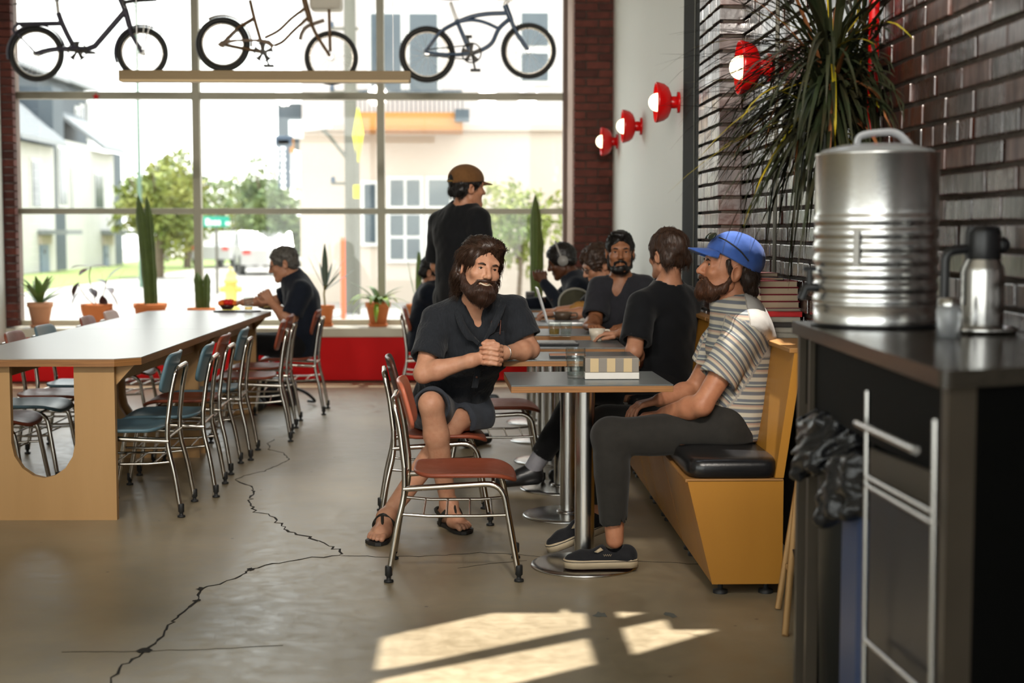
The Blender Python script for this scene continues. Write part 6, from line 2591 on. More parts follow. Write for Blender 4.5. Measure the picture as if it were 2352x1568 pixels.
P = make_person('smiling bearded man in a charcoal short-sleeved shirt and grey shorts leaning on the table', J, M4, SK1, SH1, PT1, h=.0075, hh=.0042, sleeve=.72,
                head_kw=dict(smile=1.0, open_=.8, squint=.6), pants_to=.86, loc=(-.17, 6.78, 0), wrinkle=.0055, seat=.415,
                neck_open=([V(1090, 712, 6.50), V(1100, 745, 6.535), V(1108, 782, 6.555)], [.056, .030, .004]), hands=None)
# clasped hands, feet: joined to the body mesh
body = [c for c in P.children if c.name.startswith('body')][0]
Hc = (V(1126, 817, 6.455))
f = Field(Hc - Vector((.14, .10, .10)), Hc + Vector((.12, .12, .10)), .0027)
HP = lambda x, y, z: Hc + Vector((x, y, z))
f.limb(J['wrR'], HP(-.022, .004, -.004), .028, .030, .02, sq=.75, sqdir=(0, 1, 0))
f.limb(J['wrL'], HP(.024, .016, -.002), .028, .030, .02, sq=.75, sqdir=(0, 1, 0))
f.limb(lerp3(J['elR'], J['wrR'], .75), J['wrR'], .033, .028, .02)
f.limb(lerp3(J['elL'], J['wrL'], .75), J['wrL'], .033, .028, .02)
f.ell(HP(0, .010, -.004), (.034, .026, .042), .02)
for i, z in enumerate((.030, .008, -.014, -.034)):
    e = (1, 1.04, 1, .86)[i]
    finger(f, [HP(-.030, -.010, z + .002), HP(-.004, -.030, z + .005), HP(.030 * e, -.030, z + .000), HP(.050 * e, -.008, z - .004), HP(.046 * e, .012, z - .006)], .0100, .0082, .0025)
for i, z in enumerate((.041, .019, -.003, -.025)):
    e = (1, 1.04, 1, .86)[i]
    finger(f, [HP(.050, .006, z), HP(.036, -.020, z + .003), HP(.004 * e, -.029, z + .001), HP(-.028 * e, -.024, z - .003), HP(-.042 * e, -.010, z - .005)], .0096, .0080, .0025)
finger(f, [HP(-.034, .002, .026), HP(-.012, -.012, .054), HP(.014, -.018, .058), HP(.034, -.016, .052)], .0145, .0092, .004)
finger(f, [HP(.036, .012, .030), HP(.012, .008, .060), HP(-.014, -.004, .064), HP(-.032, -.012, .056)], .0140, .0090, .004)
hv, hfc = f.mesh()
fl_ = []
for an, d, sd_ in ((J['anR'], (.42, -.85), -1), (J['anL'], (-.22, -.95), 1)):
    f = Field(Vector((an.x - .25, an.y - .30, .0)), Vector((an.x + .25, an.y + .14, .26)), .0042)
    foot(f, an, d, .016, sd_)
    f.limb(an, lerp3(an, J['knR'] if sd_ < 0 else J['knL'], .25), .035, .038, .02)
    fl_.append(f.mesh())
hd_ = raw_obj('body', [(hv, hfc)] + fl_, SK1, P)
# merge the extra meshes into the one body mesh
bm = bmesh.new()
bm.from_mesh(body.data)
bm.from_mesh(hd_.data)
bm.to_mesh(body.data)
bm.free()
body.data.polygons.foreach_set('use_smooth', [True] * len(body.data.polygons))
bpy.data.objects.remove(hd_)
eyes(M4, P, .9, (.1, .05))
brows(M4, P, HAIR1, .002)
lp_ = MB().tube(spline([(-.024, -.080, -.0625), (-.012, -.0905, -.0705), (0, -.0935, -.0735), (.012, -.0905, -.0705), (.024, -.080, -.0625)], 4), [.002, .003, .004, .005, .0055, .0058, .006, .0062, .0062, .0062, .006, .0058, .0055, .005, .004, .003, .002], 8)
raw_obj('lip', [(xf(lp_.v, M4), lp_.f)], mat('lip_pink', '#a3594a', .4), P)
tb = MB().tube(spline([(-.025, -.0820, -.0555), (-.012, -.0925, -.0610), (0, -.0950, -.0625), (.012, -.0925, -.0610), (.025, -.0820, -.0555)], 4), .0042, 6)
raw_obj('teeth', [(xf(tb.v, M4), tb.f)], TEETH, P)


def hair1(f):
    f.ell((0, .020, .050), (.090, .110, .090), .01)
    f.ell((.012, -.050, .098), (.066, .052, .040), .02)
    for s_ in (-1, 1):
        f.limb((s_ * .074, .020, .045), (s_ * .078, .040, -.045), .028, .026, .02)
        f.limb((s_ * .078, .040, -.045), (s_ * .066, .062, -.095), .024, .014, .02)
    f.limb((-.05, .085, -.02), (.05, .085, -.02), .04, .04, .03)
    f.limb((-.045, .080, -.08), (.045, .080, -.08), .030, .030, .03)
    f.ell((.0, -.120, -.004), (.068, .068, .102), .010, 'sub')
    f.limb((-.05, -.05, -.12), (.05, -.05, -.12), .075, .075, .02, 'sub')
    for s_ in (-1, 1):
        f.ell((s_ * .094, -.004, -.012), (.020, .028, .030), .008, 'sub')


def flow1(p):
    return np.stack([p[:, 0] * 4 + .15, np.where(p[:, 2] > .07, .8, .45), np.where(p[:, 2] > .09, .1, -.75)], 1)


hair_obj(P, M4, hair1, HAIR1, .0045, 2600, .080, .0011, flow1, seed=3, amp=.0035, grav=.25)


def beard1(f):
    f.ell((0, -.052, -.098), (.056, .050, .044), .01)
    f.limb((0, -.070, -.104), (0, -.078, -.122), .044, .027, .03)
    for s_ in (-1, 1):
        f.limb((s_ * .070, .006, -.030), (s_ * .061, -.024, -.080), .009, .017, .012)
        f.limb((s_ * .061, -.024, -.080), (s_ * .035, -.060, -.105), .017, .024, .02)
        f.limb((s_ * .005, -.105, -.0450), (s_ * .036, -.090, -.0490), .0078, .0068, .006)
        f.limb((s_ * .036, -.090, -.0490), (s_ * .046, -.074, -.076), .0070, .010, .008)
    for s_ in (-1, 1):
        f.limb((s_ * .031, -.100, -.0560), (0, -.120, -.0660), .0075, .0105, .003, 'sub')


hair_obj(P, M4, beard1, BEARD1, .004, 2400, .026, .0009, flow_down, seed=5, amp=.003, grav=.5, name='beard', keep=NOMOUTH)

# collar, placket, buttons, pocket and folded glasses, ring bracelet
cm = SH1
nk = [V(1057, 712, 6.56), V(1066, 740, 6.53), V(1082, 768, 6.525), V(1103, 790, 6.535)]
nk2 = [V(1150, 692, 6.58), V(1141, 716, 6.545), V(1128, 745, 6.525), V(1108, 790, 6.535)]
for a in (nk, nk2):
    vs, fs = [], []
    out = Vector((-.026 if a is nk else .026, -.004, -.010))
    pp = spline(a, 4)
    for i, q in enumerate(pp):
        wgt = 1.0 if i < len(pp) * .75 else .45
        vs += [q + Vector((0, -.006, .010)), q + out * wgt + Vector((0, -.012, 0)), q + out * wgt + Vector((0, -.004, -.004)), q + Vector((0, .002, .004))]
        if i:
            b = (i - 1) * 4
            c_ = i * 4
            fs += [(b + j, b + (j + 1) % 4, c_ + (j + 1) % 4, c_ + j) for j in range(4)]
    raw_obj('collar', [(np.array([tuple(x) for x in vs]), fs)], cm, P)

# placket strip and buttons down the front, chest pocket with folded glasses
pl_ = spline([V(1108, 790, 6.530), V(1104, 815, 6.535), V(1098, 850, 6.565), V(1090, 890, 6.60)], 5)
vs, fs = [], []
for i, q in enumerate(pl_):
    vs += [q + Vector((-.014, .004, 0)), q + Vector((-.012, -.004, 0)), q + Vector((.012, -.004, 0)), q + Vector((.014, .004, 0))]
    if i:
        b, c_ = (i - 1) * 4, i * 4
        fs += [(b + j, b + j + 1, c_ + j + 1, c_ + j) for j in range(3)]
raw_obj('placket', [(np.array([tuple(x) for x in vs]), fs)], SH1, P)
for i in (2, 7, 12):
    q = pl_[i] + Vector((0, -.005, 0))
    mb = MB().lathe([(.0055, 0), (.0055, .002), (0, .002)], q, 12, axis=(0, -1, 0))
    raw_obj('button', [(mb.v, mb.f)], mat('shirt_button', '#5a3a2c', .4), P)
pk = [V(1122, 768, 6.535), V(1158, 760, 6.555), V(1160, 800, 6.575), V(1126, 806, 6.56)]
mb = MB().prism([q + Vector((0, -.010, 0)) for q in pk], (0, .012, 0))
raw_obj('chest_pocket', [(mb.v, mb.f)], SH1, P, smooth=False)
mb = MB()
c0 = V(1137, 742, 6.53)
mb.torus(c0, .017, .0022, (.1, -1, .1), 20, 6)
mb.tube([c0 + Vector((.018, 0, .010)), c0 + Vector((.026, .0, .012)), c0 + Vector((.022, .0, -.05))], .0022, 6)
raw_obj('folded_glasses', [(mb.v, mb.f)], mat('tortoise_frame', '#5a2a14', .3), P)
# bangle on the left wrist
d_ = (J['elL'] - J['wrL']).normalized()
mb = MB().torus(J['wrL'] + d_ * .006, .0335, .0028, d_, 32, 6)
raw_obj('bangle', [(mb.v, mb.f)], M['steel'], P)


# sandals: contoured sole and straps
def sandal(an, d, side):
    d = Vector((d[0], d[1], 0)).normalized()
    s_ = Vector((-d.y, d.x, 0)) * side
    g = lambda u, v, z: Vector((an.x, an.y, 0)) + d * u + s_ * v + Vector((0, 0, z))
    ol = [(-.075, 0), (-.07, .025), (-.03, .036), (.05, .036), (.12, .050), (.17, .052), (.205, .036), (.212, .012), (.195, -.02), (.155, -.050), (.10, -.050), (.04, -.036), (-.03, -.036), (-.07, -.025)]
    mb = MB().prism([g(u, v, .002) for u, v in ol], (0, 0, .014))
    st = MB()
    st.tube(spline([g(.155, .022, .020), g(.125, .018, .062), g(.075, .004, .098), g(.06, -.002, .106)], 4), .0065, 6)
    st.tube(spline([g(.0, .046, .016), g(.030, .048, .060), g(.055, .0, .108), g(.030, -.048, .060), g(.0, -.046, .016)], 5), .0085, 6)
    st.tube(spline([g(.02, .050, .055), g(-.045, .044, .075), g(-.078, 0, .075), g(-.045, -.044, .075), g(.02, -.050, .055)], 5), .0080, 6)
    st.box(g(.045, -.030, .075), (.02, .02, .014), bev=.003)
    raw_obj('sandal', [(mb.v, mb.f, 0), (st.v, st.f, 1)], [mat('sandal_sole', (.015, .014, .013), .6), mat('sandal_strap', '#1d1a14', .6)], P, smooth=False)


sandal(J['anR'], (.42, -.85), -1)
sandal(J['anL'], (-.22, -.95), 1)

# ---- the man in the blue cap on the bench, seen from his left side
SK2 = skin('skin_ruddy', '#b37c5e', '#9a6044')
HAIR2 = mat('brown_hair', '#2e1d12', .5, var=.5, vscale=40, col2='#1a100a')
BEARD2 = mat('auburn_beard', '#4a2a16', .55, var=.6, vscale=40, col2='#2a170c')
PT2 = cloth('charcoal_chinos', '#2a2825', '#1f1e1c', bump=.2, bscale=16)


def stripe_mat():
    m = bpy.data.materials.new('striped_jersey')
    m.use_nodes = True
    n, l = m.node_tree.nodes, m.node_tree.links
    b = n['Principled BSDF']
    at = n.new('ShaderNodeAttribute')
    at.attribute_name = 'stripe'
    mu = n.new('ShaderNodeMath')
    mu.operation = 'MULTIPLY'
    mu.inputs[1].default_value = 1 / .070
    fr = n.new('ShaderNodeMath')
    fr.operation = 'FRACT'
    rp_ = n.new('ShaderNodeValToRGB')
    cr_ = rp_.color_ramp
    cols = [(0.0, '#b9b2a2'), (.16, '#b9b2a2'), (.20, '#6c6e74'), (.36, '#66696f'), (.40, '#b3a893'), (.50, '#b9a894'), (.54, '#a98f80'), (.60, '#a98f80'), (.63, '#6a6a6a'), (.69, '#5b5f66'), (.72, '#aeb0a4'), (.77, '#aeb0a4'), (.80, '#70747a'), (.93, '#686c74'), (.97, '#b9b2a2')]
    cr_.elements[0].color = (*srgb(cols[0][1]), 1)
    cr_.elements[1].position = cols[-1][0]
    cr_.elements[1].color = (*srgb(cols[-1][1]), 1)
    for p_, c_ in cols[1:-1]:
        e = cr_.elements.new(p_)
        e.color = (*srgb(c_), 1)
    l.new(at.outputs['Fac'], mu.inputs[0])
    l.new(mu.outputs[0], fr.inputs[0])
    l.new(fr.outputs[0], rp_.inputs[0])
    # painted sun glare: one pale tone replaces the stripes on the upper back
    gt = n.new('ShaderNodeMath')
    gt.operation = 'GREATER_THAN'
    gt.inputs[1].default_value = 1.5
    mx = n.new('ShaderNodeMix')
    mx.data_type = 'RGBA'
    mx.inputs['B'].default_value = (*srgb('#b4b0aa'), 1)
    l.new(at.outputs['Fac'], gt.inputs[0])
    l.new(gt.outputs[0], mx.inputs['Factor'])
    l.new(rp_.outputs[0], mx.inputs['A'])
    l.new(mx.outputs['Result'], b.inputs['Base Color'])
    b.inputs['Roughness'].default_value = .85
    b.inputs['Specular IOR Level'].default_value = .2
    tcn = n.new('ShaderNodeTexCoord')
    t2 = n.new('ShaderNodeTexNoise')
    t2.inputs['Scale'].default_value = 26
    l.new(tcn.outputs['Object'], t2.inputs['Vector'])
    bp = n.new('ShaderNodeBump')
    bp.inputs['Strength'].default_value = .25
    bp.inputs['Distance'].default_value = .01
    l.new(t2.outputs['Fac'], bp.inputs['Height'])
    l.new(bp.outputs[0], b.inputs['Normal'])
    return m


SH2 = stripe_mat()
# profile facing -X: eye about (1640, 603), ear (1690, 632), nose tip (1603, 618)
ear = V(1692, 628, 5.72)
Mr = head_matrix((0, 0, 0), -PI / 2 + .06, -.17, .0, 1.02)
M4 = Matrix.Translation(ear - (Mr @ Vector((.079, .016, -.010)))) @ Mr
J = dict(pelvis=Vector((1.045, 5.80, .555)), waist=Vector((1.080, 5.80, .70)), chest=Vector((1.085, 5.80, .90)), neck=Vector((1.055, 5.80, 1.035)),
         shL=V(1716, 762, 5.66), shR=Vector((1.085, 5.99, .965)), elL=V(1612, 930, 5.60), elR=Vector((.93, 6.03, .68)), wrL=V(1525, 950, 5.74), wrR=Vector((.77, 5.90, .655)),
         hipL=Vector((1.00, 5.71, .545)), hipR=Vector((1.00, 5.90, .545)), knL=V(1402, 1003, 5.68), knR=Vector((.56, 5.98, .555)), anL=V(1412, 1240, 5.68), anR=Vector((.545, 6.0, .155)),
         face=(-.97, 0, .1), rw=.140, rc=.152, rp=.150)


def stripe_attr(v):
    v = np.asarray(v)
    pe, ch = np.array(J['pelvis']), np.array(J['neck'])
    ax = (ch - pe) / np.linalg.norm(ch - pe)
    s_ = (v - pe) @ ax
    out = s_ + .03 * (v[:, 0] - pe[0])
    sunlit_back = (v[:, 0] > 1.085) & (s_ > .30)  # upper back painted pale for the sun falling on it
    for a, b in (('shL', 'elL'), ('shR', 'elR')):
        A, B = np.array(J[a]), np.array(J[b])
        u = (B - A) / np.linalg.norm(B - A)
        t = (v - A) @ u
        d = np.linalg.norm((v - A) - t[:, None] * u, axis=1)
        m = (t > -.015) & (d < .105)
        side = (v[:, 1] < A[1] + .02) if a == 'shL' else (v[:, 1] > A[1] - .02)
        m &= side
        out[m] = .9 - t[m] + .4 * (v[m, 0] - A[0])
        sunlit_back &= ~m
    out[sunlit_back] = 2.0
    return out


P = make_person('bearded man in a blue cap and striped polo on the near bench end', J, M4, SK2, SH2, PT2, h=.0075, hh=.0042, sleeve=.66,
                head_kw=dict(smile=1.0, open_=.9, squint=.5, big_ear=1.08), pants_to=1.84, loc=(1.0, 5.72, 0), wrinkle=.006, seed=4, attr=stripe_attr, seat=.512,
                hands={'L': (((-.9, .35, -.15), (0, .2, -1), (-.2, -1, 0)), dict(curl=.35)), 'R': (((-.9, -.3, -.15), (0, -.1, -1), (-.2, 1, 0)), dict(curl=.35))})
eyes(M4, P, .6, (0, .1))
brows(M4, P, HAIR2, .002)
lp_ = MB().tube(spline([(-.024, -.080, -.0625), (-.012, -.0905, -.0705), (0, -.0935, -.0735), (.012, -.0905, -.0705), (.024, -.080, -.0625)], 4), .0052, 8)
raw_obj('lip', [(xf(lp_.v, M4), lp_.f)], mat('lip_pink', '#a3594a', .4), P)
tb = MB().tube(spline([(-.025, -.0820, -.0555), (-.012, -.0925, -.0610), (0, -.0950, -.0625), (.012, -.0925, -.0610), (.025, -.0820, -.0555)], 4), .0042, 6)
raw_obj('teeth', [(xf(tb.v, M4), tb.f)], TEETH, P)


def beard2(f):
    f.ell((0, -.052, -.082), (.056, .052, .040), .01)
    f.limb((0, -.074, -.092), (0, -.086, -.102), .040, .028, .03)
    for s_ in (-1, 1):
        f.limb((s_ * .072, .004, -.020), (s_ * .063, -.020, -.075), .006, .014, .010)
        f.limb((s_ * .063, -.020, -.075), (s_ * .035, -.060, -.100), .014, .024, .02)
        f.limb((s_ * .005, -.105, -.0450), (s_ * .036, -.090, -.0490), .0078, .0068, .006)
        f.limb((s_ * .036, -.090, -.0490), (s_ * .046, -.074, -.076), .0070, .010, .008)
    for s_ in (-1, 1):
        f.limb((s_ * .031, -.100, -.0560), (0, -.120, -.0660), .0075, .0105, .003, 'sub')


hair_obj(P, M4, beard2, BEARD2, .004, 2200, .016, .0009, flow_down, seed=8, amp=.003, grav=.3, name='beard', keep=NOMOUTH)


def hair2(f):
    f.limb((-.05, .080, -.02), (.05, .080, -.02), .036, .036, .02)
    f.limb((-.040, .095, -.065), (.040, .095, -.065), .026, .026, .02)
    for s_ in (-1, 1):
        f.limb((s_ * .072, -.022, .030), (s_ * .074, -.012, -.008), .010, .006, .008)
        f.limb((s_ * .070, .05, .01), (s_ * .062, .085, -.06), .018, .016, .02)


def flow2(p):
    return np.stack([p[:, 0] * .5, np.full(len(p), .35), np.full(len(p), -.9)], 1)


hair_obj(P, M4, hair2, HAIR2, .0045, 900, .05, .0011, flow2, seed=9, amp=.003)

# cap with bill, sunglasses resting on it
CAPB = cloth('blue_cotton', '#3f5fa8', '#2d4a8c', bump=.2, bscale=14, sheen=.15)


def cap_dome(f):
    f.ell((0, .016, .052), (.094, .112, .098), .01)
    f.plane((0, 0, .030), (0, -.14, -1), 0)


f = Field((-.12, -.16, -.02), (.12, .16, .18), .0045)
f.ell((0, .014, .050), (.098, .119, .100), .01)
f.plane((0, -.10, .055), (0, -.24, -1), 0)
f.warp(wob(.0015, 45, 2))
v, q = f.mesh()
# curved bill
vs, fs = [], []
n = 18
for k in range(n + 1):
    a = PI * (k / n)
    x0 = .083 * math.cos(a)
    for (rr, zz) in ((0.0, 0), (.5, .0), (1.0, 0)):
        y = -.068 - .020 * math.sin(a) - rr * .088 * math.sin(a) ** .75
        x = x0 * (1 - .10 * rr)
        z = .060 - .022 * rr - 1.9 * x * x
        vs.append((x, y, z))
m_ = len(vs)
vs += [(x, y, z - .005) for x, y, z in vs]
for k in range(n):
    for j in range(2):
        a, b = k * 3 + j, (k + 1) * 3 + j
        fs += [(a, b, b + 1, a + 1), (m_ + a, m_ + a + 1, m_ + b + 1, m_ + b)]
    fs.append((k * 3 + 2, (k + 1) * 3 + 2, m_ + (k + 1) * 3 + 2, m_ + k * 3 + 2))
Mc = M4 @ Matrix.Translation((0, 0, .004)) @ Matrix.Rotation(-.10, 4, 'X')
raw_obj('cap', [(xf(v, Mc), q), (xf(vs, Mc), fs)], CAPB, P, label='blue baseball cap')
mb = MB()
for s_ in (-1, 1):
    mb.sphere((s_ * .034, -.106, .103), (.027, .007, .019), 16, 10, rot=(-.55, 0, s_ * .25))
lens = mb
fr_ = MB()
for s_ in (-1, 1):
    fr_.tube(spline([(s_ * .060, -.084, .104), (s_ * .086, -.058, .098), (s_ * .098, .0, .075), (s_ * .097, .045, .045)], 5), .0030, 6)
fr_.tube([(-.012, -.106, .104), (.012, -.106, .104)], .003, 6)
raw_obj('sunglasses', [(xf(lens.v, Mc), lens.f, 0), (xf(fr_.v, Mc), fr_.f, 1)], [mat('dark_lens', '#2c3326', .08), mat('black_frame', (.012, .012, .014), .3)], P, label='sunglasses resting on the cap')
# polo collar and placket seam
nk_ = Vector(J['neck'])
hc = M4 @ Vector((0, .02, -.06))
ax = (hc - nk_).normalized()
cl = MB()
q_ = ax.to_track_quat('Z', 'Y').to_matrix()
prof = [(.071, .02), (.074, .046), (.078, .046), (.087, .008), (.082, .002)]
cl.lathe(prof, nk_, 32, axis=ax)
raw_obj('collar', [(cl.v, cl.f)], cloth('grey_collar', '#7f8288', '#6d7076'), P)
# forearm tattoo: a few thin dark marks
A, B = J['elL'], J['wrL']
# slip-on shoes
SHO = cloth('black_canvas', (.012, .012, .014), (.02, .02, .022), bump=.15, bscale=200)


def slipon(an, d, h=.0, tilt=0.0, side=1, L=.29):
    d = Vector((d[0], d[1], 0)).normalized()
    s_ = Vector((-d.y, d.x, 0)) * side
    o_ = Vector((an.x, an.y, h))
    T = Matrix.Rotation(tilt, 3, s_)
    g = lambda u, v, z: o_ + T @ (d * u + s_ * v + Vector((0, 0, z)))
    lo = o_ - Vector((.32, .32, .12))
    hi = o_ + Vector((.32, .32, .24))
    f = Field(lo, hi, .0045)
    f.limb(g(-.05, 0, .040), g(.13, .004, .030), .037, .036, .02)
    f.limb(g(.13, .004, .030), g(.172, .004, .026), .036, .028, .02)
    f.limb(g(-.045, 0, .048), g(.045, 0, .056), .034, .030, .03)
    f.limb(g(.0, 0, .14), g(.005, 0, .080), .040, .036, .008, 'sub')
    nz = T @ Vector((0, 0, -1))
    f.plane(tuple(g(0, 0, .020)), tuple(nz), 0)
    up = f.mesh()
    ol = [(-.092, 0), (-.088, .025), (-.06, .040), (.0, .041), (.07, .044), (.13, .049), (.17, .045), (.195, .030), (.205, .008), (.20, -.016), (.18, -.036), (.14, -.046), (.07, -.042), (.0, -.039), (-.06, -.038), (-.088, -.024)]
    mb = MB()
    mb.prism([g(u, v, .0) for u, v in ol], T @ Vector((0, 0, .033)))
    so = MB().prism([g(u * .97, v * .95, -.002) for u, v in ol], T @ Vector((0, 0, .002)))
    ln = MB().tube([g(u * 1.003, v * 1.01, .027) for u, v in ol], .0016, 4, closed=True)
    gs = MB().prism([g(.050, .034, .074), g(.072, .036, .064), g(.085, .030, .066), g(.060, .024, .082)], T @ (s_ * .008))
    tagm = MB()
    for k in range(4):
        tagm.tube([g(.018 + .008 * k, .0445, .058), g(.022 + .008 * k, .0450, .050), g(.026 + .008 * k, .0445, .058)], .0009, 4)
    raw_obj('shoe', [(up[0], up[1], 0), (mb.v, mb.f, 1), (so.v, so.f, 2), (ln.v, ln.f, 3), (gs.v, gs.f, 1), (tagm.v, tagm.f, 1)],
            [SHO, mat('cream_rubber', '#b6a488', .6, var=.3), mat('brown_sole', '#4a221c', .7), mat('black_line', (.01, .01, .01), .5)], P, label='black canvas slip-on shoe with cream sole')


slipon(Vector((J['anL'].x, J['anL'].y, 0)), (-1, -.02), .021, 0, 1)
slipon(Vector((.505, 5.99, 0)), (-1, -.25), .085, .32, 1)

# ---- the other guests
SK3 = skin('skin_fair', '#b07e62', '#98664c')
SK4 = skin('skin_olive', '#8c5c3e', '#744830')
SK5 = skin('skin_brown', '#5a3622', '#442716')
BLK = cloth('black_jersey', '#101114', '#0a0b0d', bump=.2)
NAVY = cloth('navy_cotton', '#141a26', '#0e121b', bump=.2)
CHAR = cloth('charcoal_henley', '#26262b', '#1b1b20', bump=.25)
BLKT = cloth('black_trousers', '#0e0e10', '#141416', bump=.15)
DHAIR = mat('black_hair', '#120e0c', .45, var=.4, vscale=40)
GHAIR = mat('greying_hair', '#3c3834', .6, var=.7, vscale=50, col2='#6a6660')
BHAIR = mat('mid_brown_hair', '#2c1c12', .5, var=.5, vscale=40, col2='#4a3020')
STEELF = mat('thin_black_frame', (.015, .015, .015), .3)


def glasses(P, M4, m, r=.0205, thick=.0016):
    mb = MB()
    for s_ in (-1, 1):
        mb.torus((s_ * .033, -.101, .004), r, thick, (s_ * .12, -1, -.05), 20, 6)
        mb.tube([(s_ * .054, -.097, .008), (s_ * .074, -.06, .010), (s_ * .082, .012, .008)], thick, 5)
    mb.tube([(-.012, -.104, .006), (.012, -.104, .006)], thick, 5)
    ln = MB()
    for s_ in (-1, 1):
        ln.lathe([(0, 0), (r, 0), (r, .001), (0, .001)], (s_ * .033, -.101, .004), 18, axis=(s_ * .12, -1, -.05))
    raw_obj('glasses', [(xf(mb.v, M4), mb.f, 0), (xf(ln.v, M4), ln.f, 1)], [m, M['glass']], P, label='thin-framed glasses')


def simple_shoes(P, J, d, m=None, z=0.0):
    for s_ in 'LR':
        an = J['an' + s_]
        dd = Vector((d[0], d[1], 0)).normalized()
        f = Field(Vector((an.x - .28, an.y - .28, z - .01)), Vector((an.x + .28, an.y + .28, z + .20)), .008)
        f.limb(Vector((an.x, an.y, z + .045)) - dd * .04, Vector((an.x, an.y, z + .036)) + dd * .17, .044, .036, .02)
        f.limb(an, Vector((an.x, an.y, z + .06)), .042, .045, .03)
        f.plane((0, 0, z + .003), (0, 0, -1), 0)
        v, q = f.mesh()
        raw_obj('shoe', [(v, q)], m or M['black_rubber'], P)


# standing man with the tan cap, seen from behind
c = V(1074, 432, 9.05)
M4 = head_matrix(c, 2.05, .05, 0, 1.0)
J = dict(pelvis=Vector((-.07, 9.08, .96)), waist=Vector((-.07, 9.08, 1.12)), chest=Vector((-.065, 9.08, 1.32)), neck=Vector((-.03, 9.06, 1.475)),
         shL=V(1012, 512, 9.20), shR=V(1098, 506, 8.95), elL=V(1004, 610, 9.28), elR=V(1112, 612, 8.92), wrL=Vector((-.12, 9.42, 1.02)), wrR=Vector((.13, 9.12, .98)),
         hipL=Vector((-.12, 9.14, .92)), hipR=Vector((-.01, 9.02, .92)), knL=Vector((-.12, 9.15, .50)), knR=Vector((.0, 9.02, .50)), anL=Vector((-.13, 9.16, .09)), anR=Vector((.0, 9.02, .09)),
         face=(.6, .8, 0), rw=.130, rc=.148, rp=.135)
P = make_person('man standing with his back turned in a black T-shirt and tan cap', J, M4, SK3, BLK, BLKT, h=.011, hh=.006, sleeve=.9, pants_to=2, loc=(-.06, 9.08, 0), seed=11,
                hands={'L': (((.5, .8, -.3), (.3, -.2, -1), (.8, -.5, 0)), dict(curl=.4)), 'R': (((.2, .9, -.3), (-.8, .2, -.4), (.3, .2, 1)), dict(curl=.4))})
simple_shoes(P, J, (.6, .8))
eyes(M4, P)
hair_obj(P, M4, lambda f: short_hair(f, .012, -.085), DHAIR, .006, 700, .05, .0014, flow_down, seed=21)
TAN = cloth('tan_suede', '#6b4a2a', '#553a20', bump=.15)
f = Field((-.12, -.16, -.04), (.12, .16, .18), .006)
f.ell((0, .014, .055), (.096, .117, .092), .01)
f.plane((0, -.10, .045), (0, -.10, -1), 0)
f.ell((0, .130, .050), (.034, .04, .026), .004, 'sub')
v, q = f.mesh()
bl = []
bf = []
for k in range(13):
    a = PI * k / 12
    for rr in (0, .5, 1):
        x = .084 * math.cos(a) * (1 - .08 * rr)
        bl.append((x, -.070 - .02 * math.sin(a) - rr * .075 * math.sin(a) ** .7, .050 - .014 * rr - 1.5 * x * x))
m_ = len(bl)
bl += [(x, y, z - .005) for x, y, z in bl]
for k in range(12):
    for j in range(2):
        a, b = k * 3 + j, (k + 1) * 3 + j
        bf += [(a, b, b + 1, a + 1), (m_ + a, m_ + a + 1, m_ + b + 1, m_ + b)]
    bf.append((k * 3 + 2, (k + 1) * 3 + 2, m_ + (k + 1) * 3 + 2, m_ + k * 3 + 2))
stp = MB().tube(spline([(-.034, .124, .036), (0, .132, .034), (.034, .124, .036)], 4), .007, 6, flat=.4)
raw_obj('cap', [(xf(v, M4), q, 0), (xf(bl, M4), bf, 0), (xf(stp.v, M4), stp.f, 1)], [TAN, mat('tan_strap', '#8a6a2c', .6)], P, label='tan cap with strap opening at the back')

# older man with glasses at the communal table
M4 = head_matrix(V(652, 606, 10.85), -PI / 2 + .02, .30, 0, 1.0)
J = dict(pelvis=Vector((-1.265, 10.86, .50)), waist=Vector((-1.235, 10.86, .66)), chest=Vector((-1.255, 10.86, .84)), neck=Vector((-1.315, 10.86, .995)),
         shL=V(692, 668, 10.70), shR=Vector((-1.27, 11.03, .92)), elL=V(664, 738, 10.66), elR=Vector((-1.47, 11.06, .815)), wrL=V(624, 694, 10.70), wrR=Vector((-1.70, 10.98, .81)),
         hipL=Vector((-1.30, 10.77, .49)), hipR=Vector((-1.30, 10.95, .49)), knL=Vector((-1.66, 10.86, .51)), knR=Vector((-1.70, 11.02, .51)), anL=Vector((-1.62, 10.86, .10)), anR=Vector((-1.62, 11.02, .10)),
         face=(-.95, 0, -.2), rw=.150, rc=.152, rp=.150)
P = make_person('older man with glasses in a dark navy shirt eating at the communal table', J, M4, SK3, NAVY, BLKT, h=.011, hh=.006, sleeve=.80, pants_to=2, loc=(-1.33, 10.84, 0), seed=13, seat=.415,
                hands={'L': (((-.55, .1, .8), (-.5, .6, -.2), (-.6, -.3, -.5)), dict(curl=.95)), 'R': (((-.95, -.1, 0), (0, 0, -1), (0, -1, 0)), dict(curl=.3))})
simple_shoes(P, J, (-1, 0))
eyes(M4, P)
glasses(P, M4, STEELF)
hair_obj(P, M4, lambda f: short_hair(f, .010, -.07, -.0), GHAIR, .006, 700, .030, .0012, flow_back, seed=22)
cl = MB().lathe([(.072, .015), (.080, .045), (.084, .045), (.096, .0), (.09, -.005)], J['neck'], 28, axis=((M4 @ Vector((0, .02, -.06))) - J['neck']))
raw_obj('collar', [(cl.v, cl.f)], NAVY, P)

